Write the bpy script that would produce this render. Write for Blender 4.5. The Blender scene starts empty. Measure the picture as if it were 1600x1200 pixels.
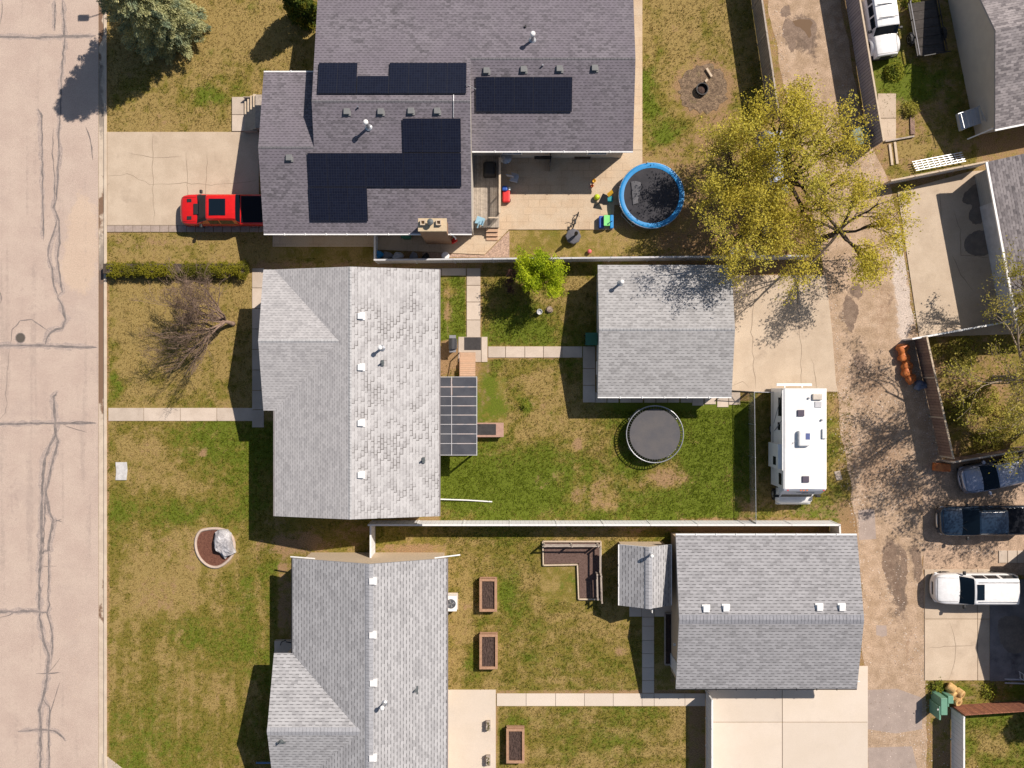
import bpy, math, random
import numpy as np
from mathutils import Vector, Matrix
R = math.radians
SC = bpy.context.scene
COL = SC.collection
H, S = 56.0, 23.0            # camera height (m) and plan scale (plan units per metre)
rng = random.Random(7)

def X(px, z=0.0): return (px - 800) / S * (1 - z / H)
def Y(py, z=0.0): return -(py - 600) / S * (1 - z / H)
def P(px, py, z=0.0): return Vector((X(px, z), Y(py, z), z))

# ---------------------------------------------------------------- tagging
def tag(o, label=None, cat=None, group=None, kind=None):
    if label: o['label'] = label
    if cat: o['category'] = cat
    if group: o['group'] = group
    if kind: o['kind'] = kind
    return o
def empty(name, loc=(0, 0, 0), rz=0.0, label=None, cat=None, group=None):
    o = bpy.data.objects.new(name, None); COL.objects.link(o)
    o.empty_display_size = .2
    o.location = loc; o.rotation_euler = (0, 0, rz)
    return tag(o, label, cat, group)
def copy_tree(o, parent=None):
    c = o.copy(); COL.objects.link(c)
    if parent: c.parent = parent
    for ch in o.children: copy_tree(ch, c)
    return c
def root_loc(p):
    v = Vector((0, 0, 0))
    while p: v += p.location; p = p.parent
    return v

# ---------------------------------------------------------------- mesh builder
class MB:
    def __init__(s): s.v = []; s.f = []; s.uv = {}; s.mi = {}
    def add(s, vs, fs, mi=0):
        b = len(s.v); s.v += [tuple(p) for p in vs]
        for f in fs:
            if mi: s.mi[len(s.f)] = mi
            s.f.append(tuple(i + b for i in f))
        return s
    def box(s, x0, y0, z0, x1, y1, z1, M=None, mi=0):
        x0, x1 = min(x0, x1), max(x0, x1); y0, y1 = min(y0, y1), max(y0, y1)
        vs = [Vector(p) for p in ((x0,y0,z0),(x1,y0,z0),(x1,y1,z0),(x0,y1,z0),(x0,y0,z1),(x1,y0,z1),(x1,y1,z1),(x0,y1,z1))]
        if M: vs = [M @ v for v in vs]
        return s.add(vs, [(3,2,1,0),(4,5,6,7),(0,1,5,4),(1,2,6,5),(2,3,7,6),(3,0,4,7)], mi)
    def prism(s, poly, z0, z1, mi=0):
        n = len(poly)
        a = sum(poly[i][0]*poly[(i+1)%n][1]-poly[(i+1)%n][0]*poly[i][1] for i in range(n))
        if a < 0: poly = poly[::-1]
        vs = [(p[0],p[1],z0) for p in poly] + [(p[0],p[1],z1) for p in poly]
        fs = [tuple(range(n))[::-1], tuple(range(n, 2*n))] + [(i,(i+1)%n,n+(i+1)%n,n+i) for i in range(n)]
        return s.add(vs, fs, mi)
    def sheet(s, poly, z):
        n = len(poly)
        a = sum(poly[i][0]*poly[(i+1)%n][1]-poly[(i+1)%n][0]*poly[i][1] for i in range(n))
        if a < 0: poly = poly[::-1]
        return s.add([(p[0],p[1],z) for p in poly], [tuple(range(n))])
    def beam(s, a, b, w, h, mi=0):
        a, b = Vector(a), Vector(b); d = (b-a).normalized()
        up = Vector((0,0,1)) if abs(d.z) < .95 else Vector((1,0,0))
        l = d.cross(up).normalized()*w/2; u = l.cross(d).normalized()*h/2
        vs = [a-l-u,a+l-u,a+l+u,a-l+u,b-l-u,b+l-u,b+l+u,b-l+u]
        return s.add(vs, [(0,1,2,3),(7,6,5,4),(0,4,5,1),(1,5,6,2),(2,6,7,3),(3,7,4,0)], mi)
    def tube(s, pts, rad, n=6, cap=True, mi=0):
        pts = [Vector(p) for p in pts]; m = len(pts)
        if not isinstance(rad, (list, tuple)): rad = [rad]*m
        vs = []; ref = Vector((.3,.2,1)).normalized()
        for i, p in enumerate(pts):
            d = (pts[min(i+1,m-1)]-pts[max(i-1,0)])
            if d.length < 1e-6: d = Vector((0,0,1))
            d.normalize()
            a = d.cross(ref)
            if a.length < .05: a = d.cross(Vector((1,0,0)))
            a.normalize(); b = d.cross(a)
            for k in range(n):
                t = 2*math.pi*k/n
                vs.append(p + (a*math.cos(t)+b*math.sin(t))*rad[i])
        fs = [(i*n+k, i*n+(k+1)%n, (i+1)*n+(k+1)%n, (i+1)*n+k) for i in range(m-1) for k in range(n)]
        if cap: fs += [tuple(range(n))[::-1], tuple(range((m-1)*n, m*n))]
        return s.add(vs, fs, mi)
    def lathe(s, c, prof, n=20, mi=0, M=None):
        vs = []; m = len(prof)
        for r, z in prof:
            for k in range(n):
                t = 2*math.pi*k/n
                v = Vector((c[0]+r*math.cos(t), c[1]+r*math.sin(t), c[2]+z))
                vs.append(v)
        if M: vs = [M @ v for v in vs]
        fs = [(i*n+k, i*n+(k+1)%n, (i+1)*n+(k+1)%n, (i+1)*n+k) for i in range(m-1) for k in range(n)]
        fs += [tuple(range(n))[::-1], tuple(range((m-1)*n, m*n))]
        return s.add(vs, fs, mi)
    def torus(s, c, r, t, n=48, m=6, tz=None):
        vs = []; fs = []
        tz = tz or t
        for i in range(n):
            a = 2*math.pi*i/n
            for k in range(m):
                b = 2*math.pi*k/m
                q = r + t*math.cos(b)
                vs.append((c[0]+q*math.cos(a), c[1]+q*math.sin(a), c[2]+tz*math.sin(b)))
        for i in range(n):
            for k in range(m):
                fs.append((i*m+k, ((i+1)%n)*m+k, ((i+1)%n)*m+(k+1)%m, i*m+(k+1)%m))
        return s.add(vs, fs)
    def grid(s, G, pick=None, mi=0):
        n, m = len(G), len(G[0]); vs = [p for row in G for p in row]
        fs = [(i*m+j, i*m+j+1, (i+1)*m+j+1, (i+1)*m+j) for i in range(n-1) for j in range(m-1) if pick is None or pick(i, j)]
        used = sorted({i for f in fs for i in f}); mp = {u: k for k, u in enumerate(used)}
        return s.add([vs[u] for u in used], [tuple(mp[i] for i in f) for f in fs], mi)
    def slopes(s, polys, th=.14, mis=None):
        """roof planes: each a 3D polygon, thickened downwards, with metric UVs (u along the eave, v up the slope)"""
        for q, poly in enumerate(polys):
            poly = [Vector(p) for p in poly]; n = len(poly)
            nn = Vector((0,0,0))
            for i in range(n): nn += poly[i].cross(poly[(i+1)%n])
            if nn.z < 0: poly = poly[::-1]; nn = -nn
            nn.normalize()
            h = Vector((0,0,1)).cross(nn)
            h = h.normalized() if h.length > 1e-4 else Vector((1,0,0))
            sl = nn.cross(h)
            b = len(s.f)
            lo = [p - Vector((0,0,th)) for p in poly]
            s.add(poly+lo, [tuple(range(n)), tuple(range(n,2*n))[::-1]], (mis or [0]*len(polys))[q])
            uv = [(p.dot(h), p.dot(sl)) for p in poly]
            s.uv[b] = uv; s.uv[b+1] = uv[::-1]
            s.add(poly+lo, [(n+i, n+(i+1)%n, (i+1)%n, i) for i in range(n)], 9)
        return s
    def build(s, name, mats, parent=None, local=False, smooth=False, bevel=0, subd=0, label=None, cat=None, group=None, kind=None, origin=True):
        if not isinstance(mats, (list, tuple)): mats = [mats]
        vs = s.v; off = Vector((0,0,0)); loc = None
        if parent and not local: off = root_loc(parent)
        elif not parent and origin and vs:
            xs = [v[0] for v in vs]; ys = [v[1] for v in vs]; zs = [v[2] for v in vs]
            off = Vector(((min(xs)+max(xs))/2, (min(ys)+max(ys))/2, min(zs))); loc = off
        me = bpy.data.meshes.new(name)
        me.from_pydata([(v[0]-off.x, v[1]-off.y, v[2]-off.z) for v in vs], [], s.f)
        for m in mats: me.materials.append(m)
        for i, p in enumerate(me.polygons):
            k = s.mi.get(i, 0); p.material_index = min(k, len(mats)-1)
            p.use_smooth = smooth
        if s.uv:
            ul = me.uv_layers.new(name='UVMap')
            for i, p in enumerate(me.polygons):
                if i in s.uv:
                    for li, u in zip(p.loop_indices, s.uv[i]): ul.data[li].uv = u
        me.update()
        o = bpy.data.objects.new(name, me); COL.objects.link(o)
        if parent: o.parent = parent
        elif loc is not None: o.location = loc
        if bevel:
            b = o.modifiers.new('bevel', 'BEVEL'); b.width = bevel; b.segments = 2; b.limit_method = 'ANGLE'
        if subd:
            b = o.modifiers.new('subd', 'SUBSURF'); b.levels = subd; b.render_levels = subd
        return tag(o, label, cat, group, kind)

def np_mesh(name, V, F, mat, parent=None, attr=None, smooth=False, off=None):
    me = bpy.data.meshes.new(name)
    V = np.asarray(V, dtype=np.float32); F = np.asarray(F, dtype=np.int32)
    if off is not None: V = V - np.array(off, dtype=np.float32)
    n, k = F.shape
    me.vertices.add(len(V)); me.vertices.foreach_set('co', V.ravel())
    me.loops.add(n*k); me.loops.foreach_set('vertex_index', F.ravel())
    me.polygons.add(n); me.polygons.foreach_set('loop_start', np.arange(n, dtype=np.int32)*k)
    if smooth: me.polygons.foreach_set('use_smooth', np.ones(n, dtype=bool))
    me.update(calc_edges=True)
    if attr is not None:
        a = me.attributes.new('field', 'FLOAT_COLOR', 'POINT')
        A = np.ones((len(V), 4), dtype=np.float32); A[:, :attr.shape[1]] = attr
        a.data.foreach_set('color', A.ravel())
    me.materials.append(mat)
    o = bpy.data.objects.new(name, me); COL.objects.link(o)
    if parent: o.parent = parent
    return o

# ---------------------------------------------------------------- materials
class NT:
    def __init__(s, name):
        s.m = bpy.data.materials.new(name); s.m.use_nodes = True
        s.t = s.m.node_tree; s.b = s.t.nodes['Principled BSDF']; s.out = s.t.nodes['Material Output']
    def n(s, typ, **kw):
        x = s.t.nodes.new(typ)
        for k, v in kw.items(): setattr(x, k, v)
        return x
    def l(s, a, b): s.t.links.new(a, b)
    def set(s, node, key, val):
        if hasattr(val, 'is_output') or isinstance(val, bpy.types.NodeSocket): s.l(val, node.inputs[key])
        else: node.inputs[key].default_value = val
    def math(s, op, a, b=None, clamp=False):
        x = s.n('ShaderNodeMath', operation=op, use_clamp=clamp); s.set(x, 0, a)
        if b is not None: s.set(x, 1, b)
        return x.outputs[0]
    def noise(s, vec, scale, detail=4, rough=.55):
        x = s.n('ShaderNodeTexNoise'); s.l(vec, x.inputs['Vector'])
        x.inputs['Scale'].default_value = scale; x.inputs['Detail'].default_value = detail; x.inputs['Roughness'].default_value = rough
        return x.outputs[0]
    def ramp(s, fac, a, b, lo=0., hi=1.):
        x = s.n('ShaderNodeMapRange'); x.interpolation_type = 'SMOOTHSTEP'
        s.set(x, 0, fac); x.inputs[1].default_value = a; x.inputs[2].default_value = b
        x.inputs[3].default_value = lo; x.inputs[4].default_value = hi
        return x.outputs[0]
    def mix(s, fac, a, b, blend='MIX'):
        x = s.n('ShaderNodeMix', data_type='RGBA', blend_type=blend)
        s.set(x, 0, fac)
        for k, v in ((6, a), (7, b)):
            if isinstance(v, (tuple, list)): x.inputs[k].default_value = (*v[:3], 1)
            else: s.l(v, x.inputs[k])
        return x.outputs[2]
    def pos(s): return s.n('ShaderNodeNewGeometry').outputs['Position']
    def obj(s): return s.n('ShaderNodeTexCoord').outputs['Object']
    def uv(s): return s.n('ShaderNodeTexCoord').outputs['UV']
    def scale(s, vec, v):
        x = s.n('ShaderNodeVectorMath', operation='MULTIPLY'); s.l(vec, x.inputs[0]); x.inputs[1].default_value = v
        return x.outputs[0]
    def bump(s, h, strength, dist=.02):
        x = s.n('ShaderNodeBump'); s.l(h, x.inputs['Height']); x.inputs['Strength'].default_value = strength; x.inputs['Distance'].default_value = dist
        s.l(x.outputs[0], s.b.inputs['Normal'])
    def fin(s, col, rough=.85, spec=.3, metal=0, coat=0):
        if isinstance(col, (tuple, list)): s.b.inputs['Base Color'].default_value = (*col[:3], 1)
        else: s.l(col, s.b.inputs['Base Color'])
        s.set(s.b, 'Roughness', rough); s.b.inputs['Specular IOR Level'].default_value = spec
        s.b.inputs['Metallic'].default_value = metal; s.b.inputs['Coat Weight'].default_value = coat
        return s.m

def mat(name, c1, c2=None, scale=2.5, rough=.85, grain=.12, gs=28, bump=.0, bs=60, metal=0, spec=.3, coat=0, world=True, crack=0, stain=None, attrs=(), slab=0):
    t = NT(name); p = t.pos() if world else t.obj()
    c2 = c2 or tuple(v*.8 for v in c1)
    f = t.ramp(t.noise(p, scale, 6, .6), .33, .67)
    c = t.mix(f, c1, c2)
    if stain:
        c = t.mix(t.ramp(t.noise(p, stain[1], 5, .65), .55, .75, 0, stain[2]), c, stain[0])
    for ch, colr, am in attrs:
        a = t.n('ShaderNodeAttribute', attribute_name='field')
        sp = t.n('ShaderNodeSeparateColor'); t.l(a.outputs['Color'], sp.inputs[0])
        nn = t.math('MULTIPLY', t.math('SUBTRACT', t.noise(p, 2.6, 9, .72), .5), 1.7)
        v = t.math('ADD', sp.outputs[ch], nn)
        c = t.mix(t.ramp(v, .28, .72, 0, am), c, colr)
    if grain:
        g = t.ramp(t.noise(p, gs, 3, .6), .25, .75, 1-grain, 1+grain)
        x = t.n('ShaderNodeVectorMath', operation='SCALE'); t.l(c, x.inputs[0]); t.l(g, x.inputs['Scale']); c = x.outputs[0]
    if crack:
        v = t.n('ShaderNodeTexVoronoi', feature='DISTANCE_TO_EDGE'); v.inputs['Scale'].default_value = crack
        d = t.n('ShaderNodeMix', data_type='VECTOR'); d.inputs[0].default_value = .25
        nz = t.n('ShaderNodeTexNoise'); t.l(p, nz.inputs['Vector']); nz.inputs['Scale'].default_value = 1.1; nz.inputs['Detail'].default_value = 6
        t.l(p, d.inputs[4]); t.l(nz.outputs['Color'], d.inputs[5]); t.l(d.outputs[1], v.inputs['Vector'])
        c = t.mix(t.math('MULTIPLY', t.ramp(v.outputs['Distance'], .004*crack, .018*crack, .65, 0), t.ramp(t.noise(p, .35, 2), .48, .6)), c, tuple(x*.4 for x in c1))
    if slab:
        x = t.n('ShaderNodeVectorMath', operation='SCALE'); t.l(c, x.inputs[0]); t.l(t.ramp(t.n('ShaderNodeNewGeometry').outputs['Random Per Island'], 0, 1, 1-slab, 1+slab*.5), x.inputs['Scale']); c = x.outputs[0]
    if bump: t.bump(t.noise(p, bs, 5, .65), bump)
    return t.fin(c, rough, spec, metal, coat)

def shingle(name, light, dark, row=.17, wid=.33, fleck=.8, patch=.25, curl=None, tone=None):
    """asphalt shingles laid in courses along UV u; darker tabs scattered per shingle"""
    t = NT(name); uv = t.uv()
    sx = t.n('ShaderNodeSeparateXYZ'); t.l(uv, sx.inputs[0]); u, v = sx.outputs[0], sx.outputs[1]
    rv = t.math('DIVIDE', v, row); ri = t.math('FLOOR', rv); rf = t.math('FRACT', rv)
    wn = t.n('ShaderNodeTexWhiteNoise', noise_dimensions='1D'); t.l(ri, wn.inputs['W'])
    uu = t.math('ADD', t.math('DIVIDE', u, wid), t.math('ADD', t.math('MULTIPLY', ri, .5), t.math('MULTIPLY', wn.outputs[0], .3)))
    ui = t.math('FLOOR', uu); uf = t.math('FRACT', uu)
    cb = t.n('ShaderNodeCombineXYZ'); t.l(ui, cb.inputs[0]); t.l(ri, cb.inputs[1])
    w2 = t.n('ShaderNodeTexWhiteNoise', noise_dimensions='2D'); t.l(cb.outputs[0], w2.inputs['Vector'])
    c = t.mix(t.math('POWER', w2.outputs[0], 1.6), light, dark)
    if tone: c = t.mix(t.ramp(t.noise(t.scale(uv, (1, 1, 1)), .45, 5, .6), .35, .7), c, tone)
    big = t.ramp(t.noise(uv, .9, 6, .7), .3, .7, 1-patch, 1+patch*.6)
    x = t.n('ShaderNodeVectorMath', operation='SCALE'); t.l(c, x.inputs[0]); t.l(big, x.inputs['Scale']); c = x.outputs[0]
    # the butt edge of each course and the slot between tabs, broken into dashes
    slot = t.math('MULTIPLY', t.ramp(rf, .0, .34, 1, 0), t.ramp(uf, .5, .62, 1, 0))
    edge = t.math('MAXIMUM', t.math('MULTIPLY', slot, fleck), t.math('MULTIPLY', t.ramp(rf, .0, .2, 1, 0), fleck*.35))
    c = t.mix(edge, c, tuple(q*.35 for q in dark))
    if curl:
        m = t.math('MULTIPLY', t.ramp(t.noise(uv, .4, 6, .72), .42, .58), t.ramp(w2.outputs[0], .30, .55))
        gx = t.math('MULTIPLY', t.math('MAXIMUM', t.ramp(rf, .05, .34, 1, 0), t.ramp(uf, .04, .2, 1, 0)), m)
        c = t.mix(gx, c, curl)
    gr = t.ramp(t.noise(uv, 35, 2), .25, .75, .85, 1.15)
    x = t.n('ShaderNodeVectorMath', operation='SCALE'); t.l(c, x.inputs[0]); t.l(gr, x.inputs['Scale']); c = x.outputs[0]
    t.bump(t.math('ADD', rf, t.math('MULTIPLY', w2.outputs[0], .5)), .25, .02)
    return t.fin(c, .95, .15)

def boards(name, c1, c2, w=.14, axis=(1, 1, 0), gap=.08, rough=.85, weather=.3, world=True):
    t = NT(name); p = t.pos() if world else t.obj()
    d = t.n('ShaderNodeVectorMath', operation='DOT_PRODUCT'); t.l(p, d.inputs[0]); d.inputs[1].default_value = axis
    k = t.math('DIVIDE', d.outputs['Value'], w); i = t.math('FLOOR', k); f = t.math('FRACT', k)
    wn = t.n('ShaderNodeTexWhiteNoise', noise_dimensions='1D'); t.l(i, wn.inputs['W'])
    c = t.mix(wn.outputs[0], c1, c2)
    g = t.ramp(t.noise(p, 6, 6, .7), .3, .7, 1-weather, 1+weather*.5)
    x = t.n('ShaderNodeVectorMath', operation='SCALE'); t.l(c, x.inputs[0]); t.l(g, x.inputs['Scale'])
    c = t.mix(t.ramp(f, gap*.6, gap, .8, 0), x.outputs[0], tuple(v*.15 for v in c1))
    return t.fin(c, rough, .25)

def leafmat(name, ca, cb, cc=None, trans=.35, patch=.5):
    t = NT(name)
    g = t.n('ShaderNodeNewGeometry')
    c = t.mix(g.outputs['Random Per Island'], ca, cb)
    if cc: c = t.mix(t.ramp(t.noise(g.outputs['Position'], patch, 3), .45, .65), c, cc)
    t.fin(c, .7, .2)
    tr = t.n('ShaderNodeBsdfTranslucent'); t.l(c, tr.inputs[0])
    ms = t.n('ShaderNodeMixShader'); ms.inputs[0].default_value = trans
    t.l(t.b.outputs[0], ms.inputs[1]); t.l(tr.outputs[0], ms.inputs[2]); t.l(ms.outputs[0], t.out.inputs[0])
    return t.m

def plain(name, c, rough=.5, metal=0, spec=.4, coat=0): return mat(name, c, tuple(v*.9 for v in c), 4, rough, .04, 20, 0, 60, metal, spec, coat, world=False)
def glass(name, c, rough=.06):
    t = NT(name); return t.fin(c, rough, .6, 0, .6)

M = {}
M['white'] = plain('white_paint', (.78,.78,.77), .5)
M['rvwhite'] = mat('rv_shell_white', (.82,.82,.81), (.74,.73,.71), 1.2, .35, .03, 12, world=False, coat=.2)
M['carwhite'] = plain('car_white', (.8,.8,.8), .25, coat=.8)
M['carred'] = plain('car_red', (.62,.012,.010), .25, coat=.8)
M['carblack'] = plain('car_dark_blue_black', (.012,.026,.05), .22, coat=1)
M['carsilver'] = mat('car_silver', (.30,.33,.42), (.27,.30,.39), 4, .3, .04, 30, metal=.5, coat=.8, world=False)
t = NT('car_glass'); M['carglass'] = t.fin((.006,.012,.02), .08, .25)
M['tonneau'] = plain('bed_cover_vinyl', (.008,.010,.016), .6, 0, .12)
M['black'] = plain('black_plastic', (.018,.018,.02), .55)
M['tyre'] = plain('tyre_rubber', (.02,.02,.02), .85)
M['rim'] = plain('wheel_rim', (.55,.56,.58), .35, .8)
M['chrome'] = plain('bright_metal', (.65,.65,.66), .3, .9)
M['galv'] = mat('galvanised_steel', (.5,.51,.53), (.38,.39,.41), 8, .4, .08, 30, metal=.7)
M['lamp'] = plain('headlamp_lens', (.6,.62,.65), .15, .2, coat=1)
M['grey'] = plain('grey_plastic', (.22,.22,.24), .6)
M['lgrey'] = plain('light_grey', (.5,.5,.52), .6)
M['dgreyvent'] = plain('vent_grey', (.10,.115,.12), .6)
M['wallpale'] = boards('siding_pale', (.55,.53,.49), (.53,.51,.47), .2, (0,0,1), .06, weather=.08)
M['walltan'] = boards('siding_tan', (.58,.47,.34), (.56,.45,.32), .2, (0,0,1), .06, weather=.08)
M['wallgrey'] = boards('siding_grey', (.40,.41,.42), (.38,.39,.40), .2, (0,0,1), .06, weather=.08)
M['wallwhite'] = boards('siding_white', (.7,.7,.7), (.68,.68,.68), .2, (0,0,1), .06, weather=.06)
M['wallbeige'] = mat('stucco_beige', (.52,.48,.42), (.48,.44,.39), 1.5, .9, .06, 40, .2)
M['pane'] = glass('window_glass', (.02,.03,.04))
M['brick'] = mat('chimney_brick', (.34,.22,.14), (.28,.17,.11), 9, .9, .2, 30, .3)
M['mortarcap'] = mat('chimney_cap', (.55,.44,.29), (.48,.38,.25), 6, .9, .1)
M['solar'] = None
M['frame'] = plain('panel_frame', (.03,.03,.036), .45, .3)
M['soil'] = mat('dark_soil', (.05,.032,.026), (.085,.055,.045), 9, .95, .45, 30, .6, 25)
M['mulch'] = mat('red_brown_mulch', (.11,.045,.03), (.16,.07,.045), 9, .95, .4, 25, .6, 25)
M['redwood'] = mat('planter_wood', (.40,.24,.15), (.33,.19,.12), 5, .8, .1, 25)
M['palewood'] = mat('pale_timber', (.55,.45,.33), (.48,.38,.28), 5, .8, .12, 25)
M['greywood'] = mat('weathered_timber', (.42,.36,.30), (.32,.27,.23), 4, .85, .18, 25)
M['bark'] = mat('bark', (.085,.065,.05), (.05,.038,.03), 5, .95, .25, 20, .6, 25)
M['barkgrey'] = mat('grey_bark', (.29,.205,.155), (.19,.13,.10), 5, .95, .25, 20, .4, 25)
M['barkpale'] = mat('pale_bark', (.34,.27,.20), (.25,.2,.15), 5, .95, .2, 20)
M['green_plastic'] = plain('green_plastic', (.04,.16,.10), .5)
M['blue'] = plain('blue_vinyl', (.02,.24,.55), .45)
M['red'] = plain('red_plastic', (.6,.03,.03), .45)
M['yellow'] = plain('yellow_plastic', (.75,.42,.03), .45)
M['lime'] = plain('lime_plastic', (.45,.55,.02), .45)
M['orange'] = plain('orange_plastic', (.8,.18,.03), .45)
M['teal'] = plain('teal_plastic', (.02,.26,.30), .45)
M['ltgreen'] = plain('light_green_plastic', (.16,.55,.17), .45)
M['royal'] = plain('royal_blue_plastic', (.02,.08,.36), .45)
M['pink'] = plain('pink_plastic', (.7,.15,.17), .5)
M['mesh'] = mat('trampoline_mat', (.085,.083,.09), (.105,.098,.098), 1.2, .75, .1, 30)
M['meshdark'] = mat('trampoline_mat_dark', (.022,.022,.028), (.034,.033,.04), 1.5, .7, .15, 30)
M['rubber'] = mat('rubber_mat', (.055,.05,.05), (.04,.037,.037), 4, .9, .12, 30)
M['rock'] = mat('pale_boulder', (.50,.49,.50), (.26,.25,.26), 2.4, .9, .25, 14, .8, 6)
M['conc'] = mat('driveway_concrete', (.53,.43,.325), (.465,.37,.275), .7, .9, .13, 24, .08, 60, stain=((.36,.28,.21), .75, .6), slab=.08)
M['concgrey'] = mat('walk_concrete', (.54,.455,.375), (.475,.395,.32), 1.0, .9, .09, 30, .08, 60, stain=((.39,.32,.26), .9, .5), slab=.13)
M['conclight'] = mat('new_concrete', (.61,.53,.445), (.585,.505,.415), .5, .9, .06, 24, .05, 60, stain=((.52,.45,.38), .6, .5), slab=.07)
M['stamped'] = None
M['tar'] = mat('crack_sealant', (.16,.14,.13), (.25,.21,.19), 2.5, .8, .25, 20)
M['curb'] = mat('kerb_concrete', (.55,.46,.36), (.47,.385,.30), 1.2, .9, .1, 30, .1, attrs=((0, (.17,.10,.062), .95), (1, (.10,.085,.08), .6)))
M['hedge'] = leafmat('hedge_leaves', (.20,.20,.014), (.30,.26,.02), (.12,.12,.012))
M['spruce'] = leafmat('spruce_needles', (.36,.38,.18), (.54,.52,.26), (.22,.28,.18), .25, .8)
M['cedar'] = leafmat('cedar_leaves', (.04,.075,.01), (.10,.12,.012), (.17,.15,.012), .2, 1.2)
M['lime_leaf'] = leafmat('fresh_lime_leaves', (.40,.50,.015), (.54,.60,.03), (.28,.38,.015), .45, .9)
M['maple'] = leafmat('spring_leaves', (.66,.56,.08), (.46,.38,.05), (.58,.52,.09), .4, .35)
M['maple2'] = leafmat('spring_leaves_greener', (.66,.57,.08), (.48,.42,.05), (.66,.55,.08), .4, .35)
M['sparse'] = leafmat('young_leaves', (.40,.37,.06), (.28,.26,.04), (.48,.40,.10), .4, .5)
M['shrub'] = leafmat('shrub_leaves', (.24,.28,.02), (.38,.36,.05), (.13,.17,.02), .35, 1.5)
M['vinyl'] = boards('vinyl_fence', (.74,.74,.74), (.72,.72,.72), .3, (1,1,0), .05, weather=.05)
M['vinylgrey'] = boards('grey_fence_boards', (.50,.48,.47), (.45,.43,.42), .14, (1,1,0), .12, weather=.15)
M['fencewood'] = boards('fence_boards', (.36,.31,.25), (.28,.24,.20), .15, (1,1,0), .12, weather=.3)
M['fencemauve'] = boards('fence_boards_mauve', (.40,.37,.40), (.33,.30,.34), .17, (1,1,0), .2, weather=.15)
M['fencebrown'] = boards('fence_boards_brown', (.30,.20,.15), (.22,.14,.11), .15, (1,1,0), .14, weather=.25)
M['fencerust'] = boards('fence_boards_rust', (.36,.15,.085), (.25,.10,.065), .16, (1,1,0), .14, weather=.35)
M['deck'] = boards('deck_boards', (.42,.36,.29), (.34,.29,.24), .14, (1,0,0), .1, weather=.3)
M['deckwarm'] = boards('step_boards', (.55,.36,.24), (.50,.33,.22), .14, (0,1,0), .14, weather=.1)
M['tarpblue'] = mat('blue_grey_tarp', (.36,.40,.50), (.16,.18,.24), 2.2, .5, .2, 20, .6, 5)
M['bagorange'] = mat('orange_sack', (.62,.21,.06), (.42,.11,.03), 5, .5, .15, 20, .5, 8)
M['bagblue'] = mat('grey_blue_sack', (.14,.17,.24), (.10,.12,.18), 5, .5, .15, 20, .5, 8)
M['tanroll'] = mat('tan_roll', (.58,.40,.17), (.45,.27,.11), 6, .85, .15, 20)
M['utility'] = plain('utility_green', (.14,.30,.21), .55)
def _solar():
    t = NT('solar_cells'); p = t.obj()
    b = t.n('ShaderNodeTexBrick', offset=0.0); t.l(p, b.inputs['Vector']); b.inputs['Scale'].default_value = 1
    b.inputs['Color1'].default_value = (.006,.007,.016,1); b.inputs['Color2'].default_value = (.008,.010,.022,1); b.inputs['Mortar'].default_value = (.024,.026,.036,1)
    b.inputs['Brick Width'].default_value = .16; b.inputs['Row Height'].default_value = .16; b.inputs['Mortar Size'].default_value = .006
    return t.fin(b.outputs[0], .22, .5)
M['solar'] = _solar()
def _stamped():
    t = NT('stamped_patio'); p = t.pos()
    b = t.n('ShaderNodeTexBrick', offset=0.5); t.l(p, b.inputs['Vector']); b.inputs['Scale'].default_value = 1
    b.inputs['Color1'].default_value = (.52,.395,.27,1); b.inputs['Color2'].default_value = (.46,.345,.235,1); b.inputs['Mortar'].default_value = (.36,.265,.18,1)
    b.inputs['Brick Width'].default_value = .75; b.inputs['Row Height'].default_value = .5; b.inputs['Mortar Size'].default_value = .018
    c = t.mix(t.ramp(t.noise(p, .8, 6), .35, .65), b.outputs[0], (.50,.40,.29))
    g = t.ramp(t.noise(p, 18, 4), .25, .75, .85, 1.15)
    x = t.n('ShaderNodeVectorMath', operation='SCALE'); t.l(c, x.inputs[0]); t.l(g, x.inputs['Scale'])
    return t.fin(x.outputs[0], .85, .3)
M['stamped'] = _stamped()
def _link():
    t = NT('chain_link_wire'); p = t.pos()
    sx = t.n('ShaderNodeSeparateXYZ'); t.l(p, sx.inputs[0])
    a = t.math('ADD', sx.outputs[1], sx.outputs[2]); b = t.math('SUBTRACT', sx.outputs[1], sx.outputs[2])
    f = t.math('MAXIMUM', t.ramp(t.math('FRACT', t.math('MULTIPLY', a, 14)), .0, .16, 1, .0), t.ramp(t.math('FRACT', t.math('MULTIPLY', b, 14)), .0, .16, 1, .0))
    t.fin((.42,.43,.45), .5, .4, .5)
    t.l(t.math('ADD', t.math('MULTIPLY', f, .45), .22), t.b.inputs['Alpha'])
    return t.m
M['link'] = _link()
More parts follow.
